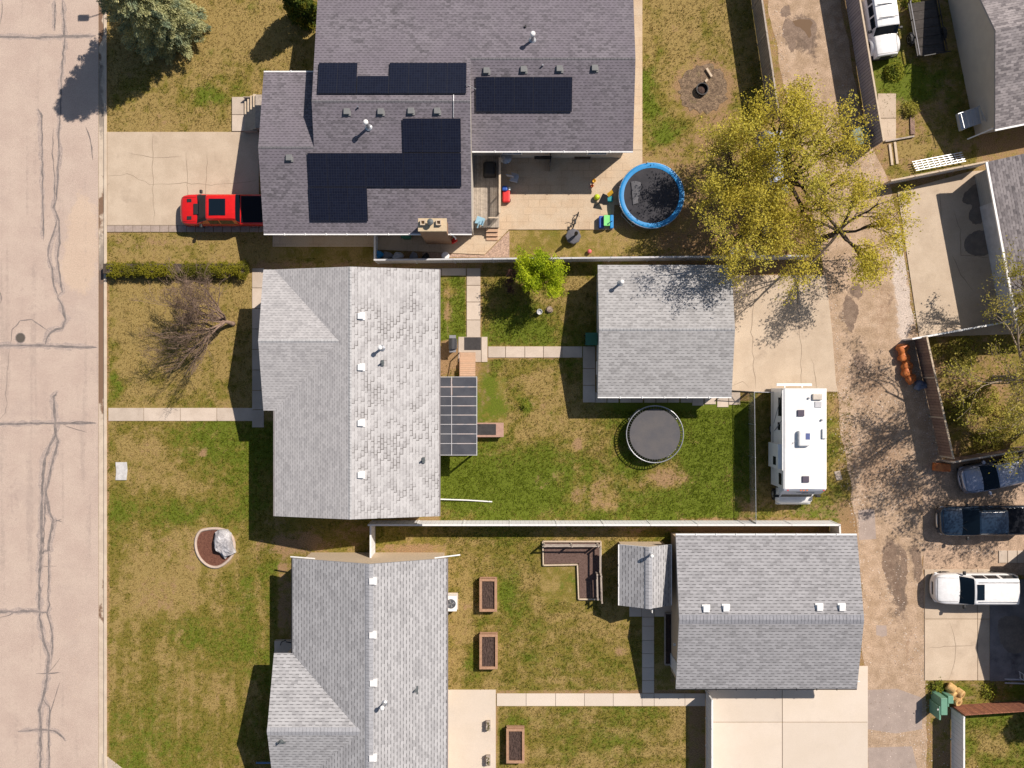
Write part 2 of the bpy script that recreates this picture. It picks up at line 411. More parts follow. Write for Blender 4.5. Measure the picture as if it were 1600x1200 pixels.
# ================================================================ ground field (what grows where)
def vnoise(x, y, s, seed):
    x = np.asarray(x)/s; y = np.asarray(y)/s
    xi = np.floor(x).astype(np.int64); yi = np.floor(y).astype(np.int64); fx = x-xi; fy = y-yi
    fx = fx*fx*(3-2*fx); fy = fy*fy*(3-2*fy)
    def h(a, b):
        n = (a*374761393 + b*668265263 + seed*1442695041) & 0xffffffff
        n = ((n ^ (n >> 13)) * 1274126177) & 0xffffffff
        return ((n ^ (n >> 16)) & 0xffff)/65535.0
    return (h(xi,yi)*(1-fx)+h(xi+1,yi)*fx)*(1-fy) + (h(xi,yi+1)*(1-fx)+h(xi+1,yi+1)*fx)*fy
def fbm(x, y, s, seed, o=4):
    r = 0; a = .5
    for k in range(o): r = r + a*vnoise(x, y, s/2**k, seed+k*17); a *= .5
    return r/(1-.5**o)
def inpoly(px, py, poly):
    r = np.zeros(px.shape, dtype=bool); n = len(poly)
    for i in range(n):
        x1, y1 = poly[i]; x2, y2 = poly[(i+1) % n]
        if y1 == y2: continue
        c = ((y1 > py) != (y2 > py)) & (px < (x2-x1)*(py-y1)/(y2-y1)+x1)
        r ^= c
    return r
def rect(x0, y0, x1, y1): return [(x0,y0),(x1,y0),(x1,y1),(x0,y1)]
# lawns in plan units: outline, dry grass, bare soil, lush green
LAWNS = [
 (rect(167,-40,500,206), .64, .1, .2), (rect(167,365,590,412), .66, .22, .1), (rect(169,412,395,636), .66, .08, .15),
 (rect(169,659,432,1240), .24, .02, .38), (rect(400,800,600,880), .3, .3, .15), (rect(1003,-40,1190,245), .62, .03, .25),
 (rect(795,360,1250,402), .62, .2, .1), (rect(752,412,940,541), .32, .03, .4), (rect(686,432,728,530), .2, .05, .6),
 (rect(688,560,915,815), .28, .02, .45), (rect(915,628,1172,815), .18, .02, .62), (rect(1172,610,1332,822), .45, .25, .3),
 (rect(588,816,1060,852), .3, .1, .3), (rect(698,838,1006,1078), .36, .03, .34), (rect(1020,960,1062,1080), .3, .1, .3),
 (rect(778,1104,1075,1240), .33, .02, .38), (rect(1060,812,1300,838), .5, .5, .0),
 ([(1345,-40),(1500,-40),(1530,260),(1390,280),(1355,150)], .35, .35, .35), (rect(1506,1108,1700,1260), .28, .0, .5),
 ([(1448,525),(1700,500),(1700,700),(1490,715)], .3, .4, .25), (rect(1445,1062,1610,1102), .5, .45, .2),
 ([(1005,240),(1210,140),(1260,300),(1290,420),(1000,405)], .62, .35, .1),
]
B = []   # blobs: x, y, rx, ry, dry, soil, lush
def blob(*a): B.append(a)
for q in [(330,85,25,14,-.3,0,.6),(322,150,30,16,-.35,0,.5),(400,10,20,12,-.3,0,.4),(220,195,60,10,.2,.15,-.2),(185,35,25,50,.1,.1,0),(250,378,60,7,.3,.4,-.2),(205,385,40,8,-.4,0,.4),
 (380,170,14,30,.1,.1,0),(500,398,90,10,-.1,.1,.1),(178,520,9,120,-.3,0,.3),(235,440,50,20,.2,.1,0),(300,470,60,40,.15,.05,-.1),(180,610,14,40,-.35,-.1,.3),
 (235,725,38,32,.45,.15,-.4),(318,708,9,7,.3,.8,0),(340,690,60,50,-.25,0,.35),(200,690,40,25,.2,.1,-.1),(310,760,50,14,.2,.05,0),(260,800,120,22,-.3,-.05,.35),
 (300,850,50,45,.35,.15,-.2),(330,880,60,40,.2,.1,-.2),(250,900,70,60,.3,.12,-.25),(210,940,40,60,.2,.1,-.2),(290,940,60,30,.25,.15,-.2),(200,1110,30,60,.3,.1,-.2),(330,1090,45,50,.35,.18,-.3),(270,1100,60,50,.15,.1,0),(410,980,14,90,.35,.05,-.2),
 (350,1000,50,50,-.25,0,.3),(300,1180,120,20,-.05,0,.15),(470,850,50,14,.2,.5,-.2),(430,845,30,10,.1,.1,0),(520,870,60,8,.3,.1,0),(560,835,30,15,0,.4,0),
 (1015,150,14,40,-.5,0,.7),(1030,215,20,25,-.35,0,.4),(1060,40,30,60,.15,0,-.1),(1099,140,42,38,-.2,1.1,-.4),(1099,140,30,28,0,.6,0),(1075,60,30,40,.2,.1,0),
 (880,480,35,28,.4,.15,-.3),(900,440,30,16,.4,.05,-.3),(770,520,25,18,-.2,0,.3),(820,520,50,18,-.2,0,.25),(700,480,7,40,.3,.5,-.3),(715,440,12,10,0,0,.3),
 (830,595,70,30,.15,.08,-.15),(880,620,40,40,.2,.1,-.2),(790,640,60,40,.1,.05,0),(820,632,9,9,-.5,0,.8),(862,645,6,6,-.4,0,.6),(905,690,9,12,.2,.9,0),(760,600,20,50,-.1,0,.2),(840,680,50,20,.25,.05,-.2),(940,680,35,40,.35,.1,-.3),
 (900,640,14,60,.1,.0,0),(740,750,70,50,-.4,-.05,.6),(820,770,80,40,-.3,0,.5),(1000,750,60,14,.4,.4,-.4),(940,770,40,25,.35,.25,-.3),(900,775,30,20,.2,.3,-.2),(1050,745,30,22,.3,.5,-.4),(985,785,60,14,.25,.2,-.2),(1070,790,12,20,.3,.3,-.2),(870,745,12,10,.2,.3,0),(850,760,14,14,.2,.2,0),
 (1100,690,55,70,-.25,-.05,.5),(1100,790,60,20,-.3,-.05,.5),(1120,740,40,40,-.2,0,.4),(1040,690,20,20,.2,0,0),(1160,790,14,20,.3,.4,-.2),(752,600,10,60,.2,.5,-.3),(745,575,30,12,0,.4,0),(700,570,25,22,0,1.,-.4),
 (1320,640,14,60,.2,.2,0),(1300,790,40,18,-.1,.2,.2),(1270,800,60,12,-.2,.2,.4),(1330,820,20,30,.1,.6,-.2),(1240,790,30,9,.1,.3,0),(1316,740,12,50,.2,.1,.1),
 (720,970,16,60,.45,.15,-.4),(712,1050,14,30,.4,.15,-.3),(850,980,60,40,.15,.05,-.1),(900,1000,50,40,.15,0,-.1),(800,920,18,30,-.2,0,.4),(735,1040,20,24,-.3,0,.5),(970,1015,14,10,.3,.6,-.2),(880,1063,20,8,.35,.25,-.2),(760,870,30,15,.35,.05,-.2),(640,860,60,10,.2,.2,0),(825,1018,14,8,-.2,0,.4),(990,1065,40,10,.2,0,-.1),
 (800,1130,40,20,-.2,0,.3),(1060,1130,18,50,.3,.1,-.2),(830,1185,30,20,.2,.1,-.1),(960,1160,60,30,.0,0,.15),(1080,825,250,8,.2,.5,-.3),
 (1420,125,30,20,-.4,-.3,.6),(1370,100,25,12,-.3,-.2,.7),(1430,230,30,12,.4,-.2,0),(1395,210,20,30,.4,.1,-.2),(1460,140,40,60,-.1,0,.3),(1550,1150,40,30,.15,0,-.1),(1530,600,50,30,.2,.3,0),(1490,1080,18,10,-.2,-.2,.5),(1590,1075,14,14,-.4,-.3,.7),
 (1150,330,90,60,.1,.3,-.2),(1225,350,30,60,0,.6,-.2),(1090,380,40,20,.2,.3,0)]: blob(*q)
def field(px, py):
    dry = np.full(px.shape, .6); soil = np.full(px.shape, .55); lush = np.full(px.shape, .1)
    for poly, d, s_, l_ in LAWNS:
        m = inpoly(px, py, poly); dry[m] = d; soil[m] = s_; lush[m] = l_
    wx = px + 26*(fbm(px, py, 30, 91)-.5); wy = py + 26*(fbm(px, py, 30, 57)-.5)
    for x, y, rx, ry, d, s_, l_ in B:
        g = np.exp(-(((wx-x)/rx)**2+((wy-y)/ry)**2)*.9); dry += d*g; soil += s_*g; lush += l_*g
    # mown streaks along the street lawn and across the lower yard
    st = (vnoise(px+3*fbm(px,py,60,6), py/11, 6, 5)-.5)*.6 + (vnoise(px, py/5, 17, 8)-.5)*.5
    m = (px > 168) & (px < 432) & (py > 830); dry[m] += st[m]*.85; soil[m] += st[m]*.5
    st2 = (vnoise(px/14, py, 9, 15)-.5)*.4
    m = (px > 700) & (px < 1080) & (py > 830); dry[m] += st2[m]
    n = fbm(px, py, 70, 3)-.5; n2 = fbm(px, py, 22, 23)-.5
    n3 = fbm(px, py, 120, 63)-.5; n4 = fbm(px, py, 10, 33, 2)-.5; dry += n4*.75; lush -= n4*.35; soil += (fbm(px, py, 12, 39, 2)-.5)*.4; dry += n*.8 + n2*.6 + n3*.5; soil += n2*.45 + n3*.35; lush -= n*.7+n3*.3
    return np.stack([np.clip(dry, 0, 1), np.clip(soil, 0, 1), np.clip(lush, 0, 1)], 1)

M['ground'] = mat('ground_turf', (.15,.125,.018), (.19,.145,.032), 3.2, .95, .42, 15, .5, 30, attrs=((2, (.095,.13,.008), .9), (0, (.29,.205,.075), .8), (1, (.27,.165,.09), .85)))
xs = np.concatenate([[-600,-250,-120,-70], np.arange(-40, 40.01, .22), [70,120,250,600]])
ys = np.concatenate([[-600,-250,-120,-60], np.arange(-31, 31.01, .22), [60,120,250,600]])
gx, gy = np.meshgrid(xs, ys)
vx, vy = gx.ravel(), gy.ravel()
A = field(vx*S+800, 600-vy*S)
V = np.stack([vx, vy, np.zeros_like(vx)], 1)
n, m = len(ys), len(xs)
idx = np.arange(n*m).reshape(n, m)
F = np.stack([idx[:-1,:-1], idx[:-1,1:], idx[1:,1:], idx[1:,:-1]], 2).reshape(-1, 4)
tag(np_mesh('ground', V, F, M['ground'], attr=A), kind='structure')

# grass blades, one object for each yard
def grassmat():
    t = NT('grass_blades')
    a = t.n('ShaderNodeAttribute', attribute_name='field'); g = t.n('ShaderNodeNewGeometry')
    sp = t.n('ShaderNodeSeparateColor'); t.l(a.outputs['Color'], sp.inputs[0])
    r = g.outputs['Random Per Island']
    dry = t.ramp(t.math('ADD', sp.outputs[0], t.math('MULTIPLY', t.math('SUBTRACT', r, .5), .8)), .25, .75)
    c = t.mix(r, (.09,.09,.008), (.19,.165,.018))
    c = t.mix(t.math('MULTIPLY', sp.outputs[2], .8), c, (.14,.195,.012))
    c = t.mix(dry, c, t.mix(r, (.23,.16,.05), (.40,.295,.11)))
    t.fin(c, .8, .15)
    tr = t.n('ShaderNodeBsdfTranslucent'); t.l(c, tr.inputs[0])
    ms = t.n('ShaderNodeMixShader'); ms.inputs[0].default_value = .35
    t.l(t.b.outputs[0], ms.inputs[1]); t.l(tr.outputs[0], ms.inputs[2]); t.l(ms.outputs[0], t.out.inputs[0])
    return t.m
M['grass'] = grassmat()
NOGRASS = [rect(362,150,412,206), rect(425,366,800,404), rect(393,412,412,670), rect(169,635,412,659), rect(166,206,412,364), rect(728,412,752,560), rect(686,412,752,434), rect(715,520,764,592), rect(748,540,936,560), rect(908,540,936,630), rect(930,405,1150,640), rect(686,588,792,690),
 rect(425,415,690,808), rect(420,1020,470,1240), rect(455,870,700,1240), rect(305,824,370,892), rect(180,722,202,754), rect(846,844,944,940), rect(748,903,780,958), rect(748,990,781,1048), rect(790,1137,823,1195), rect(1000,955,1024,1082), rect(700,1076,780,1240), rect(964,846,1060,975), rect(1055,835,1100,1080), rect(1060,100,1140,180), rect(486,-40,1004,240), rect(480,0,1000,400)]
nr = np.random.default_rng(3)
for poly, dens in [(LAWNS[i][0], d) for i, d in ((0,60),(1,50),(2,60),(3,70),(4,40),(5,60),(6,50),(7,80),(8,90),(9,75),(10,95),(11,70),(12,50),(13,75),(15,75),(17,35),(18,75),(19,30),(20,40))]:
    bx = [p[0] for p in poly]; by = [p[1] for p in poly]
    x0, x1, y0, y1 = max(min(bx), 150), min(max(bx), 1640), max(min(by), -30), min(max(by), 1225)
    k = int((x1-x0)*(y1-y0)/S/S*dens)
    px = nr.uniform(x0, x1, k); py = nr.uniform(y0, y1, k)
    ok = inpoly(px, py, poly)
    for q in NOGRASS: ok &= ~inpoly(px, py, q)
    px, py = px[ok], py[ok]
    A = field(px, py)
    keep = nr.uniform(0, 1, len(px)) > np.clip(A[:,1]*1.3-.1, 0, .95)
    px, py, A = px[keep], py[keep], A[keep]; k = len(px)
    if not k: continue
    cx, cy = (px-800)/S, -(py-600)/S
    hgt = nr.uniform(.03, .085, k)*(1+.8*A[:,2])
    Vs, Fs, As = [], [], []
    for b in range(3):
        a = nr.uniform(0, 2*math.pi, k); w = nr.uniform(.012, .028, k); ln = nr.uniform(.3, 1.5, k)*hgt
        ox = cx+nr.uniform(-.04,.04,k); oy = cy+nr.uniform(-.04,.04,k)
        p0 = np.stack([ox+np.sin(a)*w, oy-np.cos(a)*w, np.full(k, -.005)], 1)
        p1 = np.stack([ox-np.sin(a)*w, oy+np.cos(a)*w, np.full(k, -.005)], 1)
        p2 = np.stack([ox+np.cos(a)*ln, oy+np.sin(a)*ln, hgt], 1)
        Vs.append(np.stack([p0, p1, p2], 1).reshape(-1, 3)); As.append(np.repeat(A, 3, 0))
    V = np.concatenate(Vs); F = np.arange(len(V)).reshape(-1, 3)
    tag(np_mesh('grass', V, F, M['grass'], attr=np.concatenate(As)), kind='stuff')

# ================================================================ street, kerb, alley
def strip(name, xl, xr, y0, y1, z, m, blobs, nx=40, step=.2, base=(0,0,0), bias=1.0, crown=0):
    """a paved strip between two edge lines given as lists of (y, x) in plan units"""
    ysp = np.arange(y0, y1+.1, step*S)
    L = np.interp(ysp, [p[0] for p in xl], [p[1] for p in xl]); Rr = np.interp(ysp, [p[0] for p in xr], [p[1] for p in xr])
    u = np.linspace(0, 1, nx)**bias
    px = L[:,None]*(1-u)+Rr[:,None]*u; py = np.repeat(ysp[:,None], nx, 1)
    if crown:
        w = (fbm(py, py*0+3, 34, 4)-.5)*crown; w2 = (fbm(py, py*0+9, 34, 14)-.5)*crown
        px = px + w*(1-u) + w2*u
    px, py = px.ravel(), py.ravel()
    A = np.zeros((len(px), 3)); A[:] = base
    wx = px+22*(fbm(px,py,26,41)-.5); wy = py+22*(fbm(px,py,26,47)-.5)
    for x, y, rx, ry, ch, am in blobs:
        A[:,ch] += am*np.exp(-(((wx-x)/rx)**2+((wy-y)/ry)**2))
    if name == 'road': A[:,2] += np.clip((fbm(px, py/40, 7, 71)-.5)*2.2+(fbm(px, py/6, 26, 73)-.5)*1.2, -.2, .6)
    V = np.stack([(px-800)/S, -(py-600)/S, np.full(len(px), z)], 1)
    n, m_ = len(ysp), nx; idx = np.arange(n*m_).reshape(n, m_)
    F = np.stack([idx[:-1,:-1], idx[1:,:-1], idx[1:,1:], idx[:-1,1:]], 2).reshape(-1, 4)
    return tag(np_mesh(name, V, F, m, attr=np.clip(A, 0, 1)), kind='structure')
M['road'] = mat('street_asphalt', (.475,.38,.315), (.43,.335,.28), .55, .9, .24, 22, .2, 40, stain=((.38,.30,.26), .35, .5),
                attrs=((0, (.56,.42,.29), .42), (1, (.27,.21,.19), .6), (2, (.345,.275,.235), .6)))
strip('road', [(-400,-500),(1700,-500)], [(-400,154),(1700,154)], -200, 1400, .006, M['road'],
      [(125,385,24,60,0,1.1),(135,350,20,40,0,.8),(125,430,26,22,0,.9),(130,700,22,50,0,.25),(60,470,30,80,1,.25),(20,900,20,200,1,.2),(70,330,10,120,1,.25),(40,250,60,60,1,.15),(75,660,14,60,1,.3),(115,1000,16,160,0,.3),(40,560,30,40,1,.2),(30,770,25,60,1,.25)], nx=90, bias=.35)
strip('gutter', [(-400,154.5),(1700,154.5)], [(-400,163),(1700,163)], -200, 1400, .012, M['curb'],
      [(157,150,8,55,1,1.3),(157,60,5,60,0,.9),(158,330,8,36,0,1.2),(158,410,9,40,1,1.0),(159,460,9,45,0,1.2),(159,560,8,80,0,1.6),(159,500,8,40,0,.8),(161,960,3,30,0,.7),(161,915,3,8,0,.7),(161,1110,3,20,0,.7),(158,25,4,25,0,.5),(158,250,3,40,0,.25)], nx=8, step=.15)
k = MB(); k.prism([(X(163),Y(-200)),(X(167.5),Y(-200)),(X(167.5),Y(1400)),(X(163),Y(1400))], 0, .11)
k.build('kerb', M['curb'], kind='structure', bevel=.03)
M['alley'] = mat('alley_gravel', (.44,.32,.225), (.325,.23,.15), 1.3, .95, .28, 13, .6, 14, stain=((.50,.39,.29), .6, .6),
                 attrs=((0, (.125,.09,.07), .85), (1, (.58,.52,.48), .6), (2, (.30,.20,.13), .8)))
AL = [(-60,1190),(0,1200),(140,1225),(300,1262),(430,1288),(610,1306),(700,1318),(790,1334),(900,1345),(1075,1351),(1260,1357)]
AR = [(-60,1300),(0,1314),(160,1342),(230,1362),(300,1395),(480,1425),(600,1445),(720,1472),(800,1480),(870,1442),(1060,1446),(1260,1448)]
strip('alley', AL, AR, -60, 1260, .006, M['alley'],
      [(1248,40,22,16,0,.9),(1262,62,16,18,0,.8),(1236,62,14,12,0,.5),(1270,90,10,30,0,.4),(1388,880,11,36,0,1.3),(1408,905,9,45,0,.9),(1395,860,30,10,0,.5),(1430,880,6,40,0,.8),(1400,950,14,40,0,.5),(1340,456,11,9,0,1.2),(1330,480,14,18,0,.5),(1318,500,7,40,0,.4),(1385,465,5,14,0,.6),
       (1405,420,12,60,1,1.0),(1412,470,12,40,1,.9),(1400,380,8,20,1,.6),(1415,520,9,30,1,.6),(1345,560,16,40,0,.5),(1360,600,24,40,2,.7),(1370,720,26,50,2,.6),(1345,650,10,50,0,.35),(1400,620,10,40,0,.35),(1330,590,8,30,0,.4),(1395,760,20,20,0,.35),(1380,480,18,60,2,.5),(1330,700,12,60,2,.5),(1350,770,10,60,2,.4),(1400,700,40,70,2,.5),(1430,780,40,40,2,.5),(1380,640,20,40,1,.25),(1310,20,14,90,2,.5),(1420,1010,8,60,2,.5),(1360,1180,14,40,0,.3),(1425,1120,10,50,0,.2)], nx=70, crown=9)
# paved panels in the alley
def slabs(name, px0, py0, px1, py1, z, m, jx=(), jy=(), gap=.8, bev=.006, poly=None, parent=None, **kw):
    b = MB(); ax = [px0]+list(jx)+[px1]; ay = [py0]+list(jy)+[py1]
    for i in range(len(ax)-1):
        for j in range(len(ay)-1):
            b.box(X(ax[i]+gap/2), Y(ay[j]+gap/2), -.04, X(ax[i+1]-gap/2), Y(ay[j+1]-gap/2), z)
    return b.build(name, m, parent, bevel=bev, **kw)
def pave(name, poly, z, m, **kw):
    b = MB(); b.prism([(X(x), Y(y)) for x, y in poly], -.04, z); return b.build(name, m, bevel=.006, **kw)
M['asph'] = mat('grey_asphalt_patch', (.36,.29,.25), (.31,.25,.215), 1.3, .9, .15, 24, .2, 40)
b = MB(); b.sheet([(X(x),Y(y)) for x, y in ((1341,797),(1366,795),(1369,842),(1342,844))], .010); b.sheet([(X(x),Y(y)) for x, y in ((1352,1078),(1402,1076),(1440,1090),(1441,1139),(1400,1146),(1354,1139))], .010); b.sheet([(X(x),Y(y)) for x, y in ((1356,1168),(1425,1166),(1440,1230),(1358,1230))], .010); b.sheet([(X(x),Y(y)) for x, y in ((1369,977),(1385,977),(1386,993),(1379,995),(1369,992))], .010)
b.build('alley_patch', M['asph'], kind='structure')
t = NT('puddle_water'); t.fin((.16,.10,.055), .08, .6); M['puddle'] = t.m
b = MB(); b.sheet([(X(x),Y(y)) for x, y in ((1238,33),(1250,30),(1266,31),(1270,36),(1266,44),(1268,56),(1264,60),(1258,50),(1250,43),(1243,41))], .0125)
b.build('puddle', M['puddle'], kind='structure')
# parking gravel east of the alley
pg = MB(); pg.sheet([(X(x),Y(y)) for x, y in ((1440,728),(1490,722),(1720,690),(1720,905),(1442,890),(1444,850))], .014)
M['gravel'] = mat('gravel_parking', (.46,.33,.235), (.33,.235,.165), 1.5, .95, .34, 12, .6, 16, stain=((.24,.17,.12), .7, .6))
pg.build('gravel_parking', M['gravel'], kind='structure')
slabs('parking_pad', 1444, 889, 1546, 1063, .05, M['conc'], jx=(1527,), jy=(967,), kind='structure')
b = MB(); b.sheet([(X(x),Y(y)) for x, y in ((1546.5,905),(1720,905),(1720,1064),(1546.5,1064))], .018)
b.build('dark_asphalt_pad', mat('oil_stained_asphalt', (.24,.22,.215), (.17,.155,.155), .9, .8, .12, 26, .1, 40, stain=((.06,.055,.055), .45, .9)), kind='structure')
b = MB()
for x0, x1 in ((1560,1573),(1574,1588),(1589,1603),(1604,1618)): b.box(X(x0),Y(860),.0,X(x1),Y(879),.07)
b.build('paver_path', M['concgrey'], kind='structure', bevel=.01)

# ---------------------------------------------------------------- concrete
slabs('driveway', 167.6, 206, 405, 352, .05, M['conc'], jx=(), jy=(352-.1,), kind='structure')
slabs('driveway_edge', 167.6, 352.4, 412, 363, .06, mat('edge_paving', (.36,.29,.25), (.30,.24,.2), 4, .9, .15), jx=tuple(range(180,412,14)), kind='structure')
pave('driveway_corner', [(160,1232),(160,1176),(195,1203),(230,1232)], .05, M['concgrey'], kind='structure')
slabs('porch_walk', 363, 152, 424, 206, .12, M['concgrey'], jx=(384,), jy=(180,), kind='structure')
slabs('side_walk', 426, 366, 585, 386, .06, M['stamped'], kind='structure')
pave('patio', [(585,366),(740,366),(740,235),(1003.5,235),(1003.5,320),(960,320),(958,359),(795,359),(757,398),(585,390)], .065, M['stamped'], kind='structure')
b = MB(); b.prism([(X(x),Y(y)) for x, y in ((989,-60),(1003.5,-60),(1003.5,234.5),(989,234.5))], -.04, .06); b.build('side_path', M['stamped'], kind='structure', bevel=.006)
b = MB(); b.sheet([(X(x),Y(y)) for x, y in ((757,399),(796,360),(796,402),(660,402),(660,394))], .012)
b.build('gravel_bed', mat('pink_gravel', (.46,.32,.24), (.30,.21,.16), 7, .95, .4, 16, .6, 20), kind='structure')
slabs('front_walk', 169.5, 637, 396, 658, .05, M['concgrey'], jx=(225,282,339), kind='structure')
slabs('house_walk', 394, 419, 413, 668, .055, M['concgrey'], jy=(450,482,514,546,578,610,640), kind='structure')
slabs('garden_walk', 729, 419, 751, 528, .05, M['concgrey'], jy=(446,472,500), kind='structure')
slabs('garden_walk', 655, 419, 728.4, 431, .05, M['concgrey'], jx=(690,), kind='structure')
slabs('landing_pad', 716, 526, 762, 566, .055, M['concgrey'], jx=(752,), kind='structure')
slabs('garden_walk', 762.5, 541, 910, 559, .05, M['concgrey'], jx=(790,820,849,878), kind='structure')
slabs('garage_walk', 910.5, 541, 930, 629, .055, M['concgrey'], jy=(576,602), kind='structure')
b = MB()
for i, x in enumerate(range(930, 1150, 19)):
    dx = rng.uniform(-1,1); b.box(X(x+.6+dx), Y(613), .0, X(x+18+dx), Y(629 if x < 1080 else 632+rng.uniform(-1,5)), .05)
b.build('stepping_slabs', M['concgrey'], kind='structure', bevel=.008)
pave('garage_driveway', [(1136,430),(1290,430),(1300,520),(1306,600),(1309,612),(1136,612)], .05, M['conc'], kind='structure')
pave('garage_driveway', [(1402,300),(1515,268),(1600,262),(1640,520),(1436,527)], .05, M['conc'], kind='structure')
slabs('garden_path', 1371, 146, 1400, 220, .04, M['conc'], jy=(185,), kind='structure')
slabs('patio', 688, 1077, 775, 1260, .06, M['conclight'], kind='structure')
slabs('yard_walk', 776, 1083, 1102, 1103, .055, M['conclight'], jx=(822,868,913,958,1003,1022,1070), gap=.6, kind='structure')
slabs('yard_walk', 1003, 950, 1022, 1082.5, .055, M['conclight'], jy=(964,978,1000,1021,1043,1063), gap=.6, kind='structure')
slabs('yard_walk', 983, 938, 1050, 963.4, .045, M['conclight'], jx=(1002.6,1022.4), gap=.6, kind='structure')
slabs('garage_driveway', 1104, 1040, 1356, 1260, .05, M['conclight'], jx=(1222,), jy=(1128,), gap=.9, kind='structure')
# ---------------------------------------------------------------- crack sealant on the street
def ribbon(b, pts, w, z, jit=.6, step=7, seed=0):
    r = random.Random(seed); out = []
    for (xa, ya), (xb, yb) in zip(pts[:-1], pts[1:]):
        n = max(2, int(math.hypot(xb-xa, yb-ya)/step))
        for i in range(n): out.append((xa+(xb-xa)*i/n + r.uniform(-jit,jit), ya+(yb-ya)*i/n + r.uniform(-jit,jit)))
    out.append(pts[-1]); L, Rr = [], []
    for i, (x, y) in enumerate(out):
        x2, y2 = out[min(i+1, len(out)-1)]; x1, y1 = out[max(i-1, 0)]
        d = math.hypot(x2-x1, y2-y1) or 1; nx, ny = -(y2-y1)/d, (x2-x1)/d
        ww = w*r.uniform(.55, 1.25)/2*min(1, .25+min(i, len(out)-1-i)*.5)
        L.append((X(x+nx*ww), Y(y+ny*ww), z)); Rr.append((X(x-nx*ww), Y(y-ny*ww), z))
    for i in range(len(out)-1): b.add([L[i], Rr[i], Rr[i+1], L[i+1]], [(0,1,2,3)])
TAR = [([(-60,57),(0,57),(60,59),(100,57),(150,56)],4,2),([(-60,541),(0,540),(60,540),(110,542),(152,543)],4,2),([(-60,663),(0,663),(80,661),(150,661)],3.4,2),([(-40,956),(0,956),(50,955),(75,957)],4.5,3),([(-10,970),(20,958),(60,954)],1.5,4),([(28,1142),(60,1140),(85,1142),(95,1148),(102,1158)],3,3),
 ([(97,-5),(100,30),(101,60),(96,120),(94,190),(91,215),(93,240),(90,270),(88,310),(84,325),(93,345),(93,380),(90,405),(93,430),(97,455),(90,465)],3,3),([(90,465),(98,480),(104,500),(98,512),(80,518),(72,530),(70,540)],4.5,4),([(92,462),(82,440),(82,420),(76,400),(78,380),(86,360),(90,340)],3,4),
 ([(84,200),(82,240),(86,280),(85,320)],1.8,2),([(59,170),(65,180),(66,240),(67,300),(68,375)],3,3),([(86,0),(86,48)],3,2),([(3,0),(4,20),(0,40)],1.8,2),([(75,516),(50,500),(32,501),(20,515),(16,538)],1.6,3),
 ([(90,612),(84,620),(86,650),(87,680),(82,690),(70,715),(67,750),(65,800),(65,850),(62,900),(62,965),(68,1000),(76,1025),(74,1060),(68,1090),(62,1110),(64,1140),(63,1230)],4.5,3),
 ([(87,680),(90,690),(84,715),(78,740),(72,770),(77,800),(84,812),(78,840),(76,860),(68,862),(66,866)],4.2,3),([(76,862),(77,890),(75,930),(78,945),(74,958),(80,980),(83,1010),(80,1035)],2.8,3),([(96,985),(97,815),(84,812)][1:],2.4,2),([(97,811),(84,816)],2.5,2),([(60,884),(88,885)],1.5,2),([(56,1052),(75,1052),(95,1050)],2.6,2),([(95,1027),(84,1042),(74,1052)],1.8,2),([(66,1090),(78,1105),(76,1140),(77,1230)],3,3),([(93,1066),(84,1098),(75,1128)],1.6,2),
 ([(145,250),(144,230),(141,215),(134,198)],2.2,2),([(0,655),(8,645),(12,632),(9,615),(12,580),(15,545)],1,3),([(72,752),(70,790),(68,862)],2.4,3),([(0,475),(3,465),(0,455)],2,2),([(150,661),(120,658),(100,664),(135,675)],1.2,2)]
b = MB()
for i, (pts, w, j) in enumerate(TAR): ribbon(b, pts, w*.9, .0100+i*.0004, jit=j*.3, seed=i)
w_ = MB()
for i, (pts, w, j) in enumerate(TAR):
    if w > 2.6: ribbon(w_, [(x+r_[0], y+r_[1]) for (x, y), r_ in zip(pts, [(rng.uniform(-2,2), rng.uniform(-1,1)) for _ in pts])], w*2.4, .0072+i*.0001, jit=j*.6, seed=i+200)
w_.build('worn_seam', mat('worn_seam_grey', (.33,.27,.24), (.41,.33,.285), 2.2, .9, .3, 16), kind='structure')
b.build('crack_sealant', M['tar'], kind='structure')
# joint lines and hairline cracks in the concrete driveways
b = MB()
for i, pts in enumerate([[(168,276),(200,272),(235,288),(290,286),(330,290),(400,282)],[(240,210),(238,260),(242,350)],[(290,240),(294,300),(290,350)],[(172,285),(168,290)],[(200,240),(240,246),(285,245)],[(325,236),(322,290),(318,350)]]): ribbon(b, pts, .55, .053+i*.0004, 1.2, 9, i+50)
for i, pts in enumerate([[(1180,432),(1178,470),(1174,520),(1180,608)],[(1245,432),(1250,520),(1252,608)],[(1268,560),(1276,608)],[(1136,606),(1160,596),(1170,606)]]): ribbon(b, pts, .7, .053+i*.0004, 1.6, 9, i+70)
for i, pts in enumerate([[(1490,330),(1494,345),(1500,360),(1500,400),(1545,402)],[(1488,400),(1500,430),(1520,455)],[(1468,305),(1470,350)]]): ribbon(b, pts, .7, .053+i*.0004, 1.2, 9, i+90)
for i, pts in enumerate([[(1482,970),(1494,1010),(1490,1040),(1482,1062)],[(1448,1012),(1520,1008)]]): ribbon(b, pts, .6, .053+i*.0004, 1.2, 9, i+95)
b.build('concrete_crack', plain('crack_dirt', (.2,.15,.11), .95), kind='structure')  # joints and cracks drawn as thin dirt brown ribbons

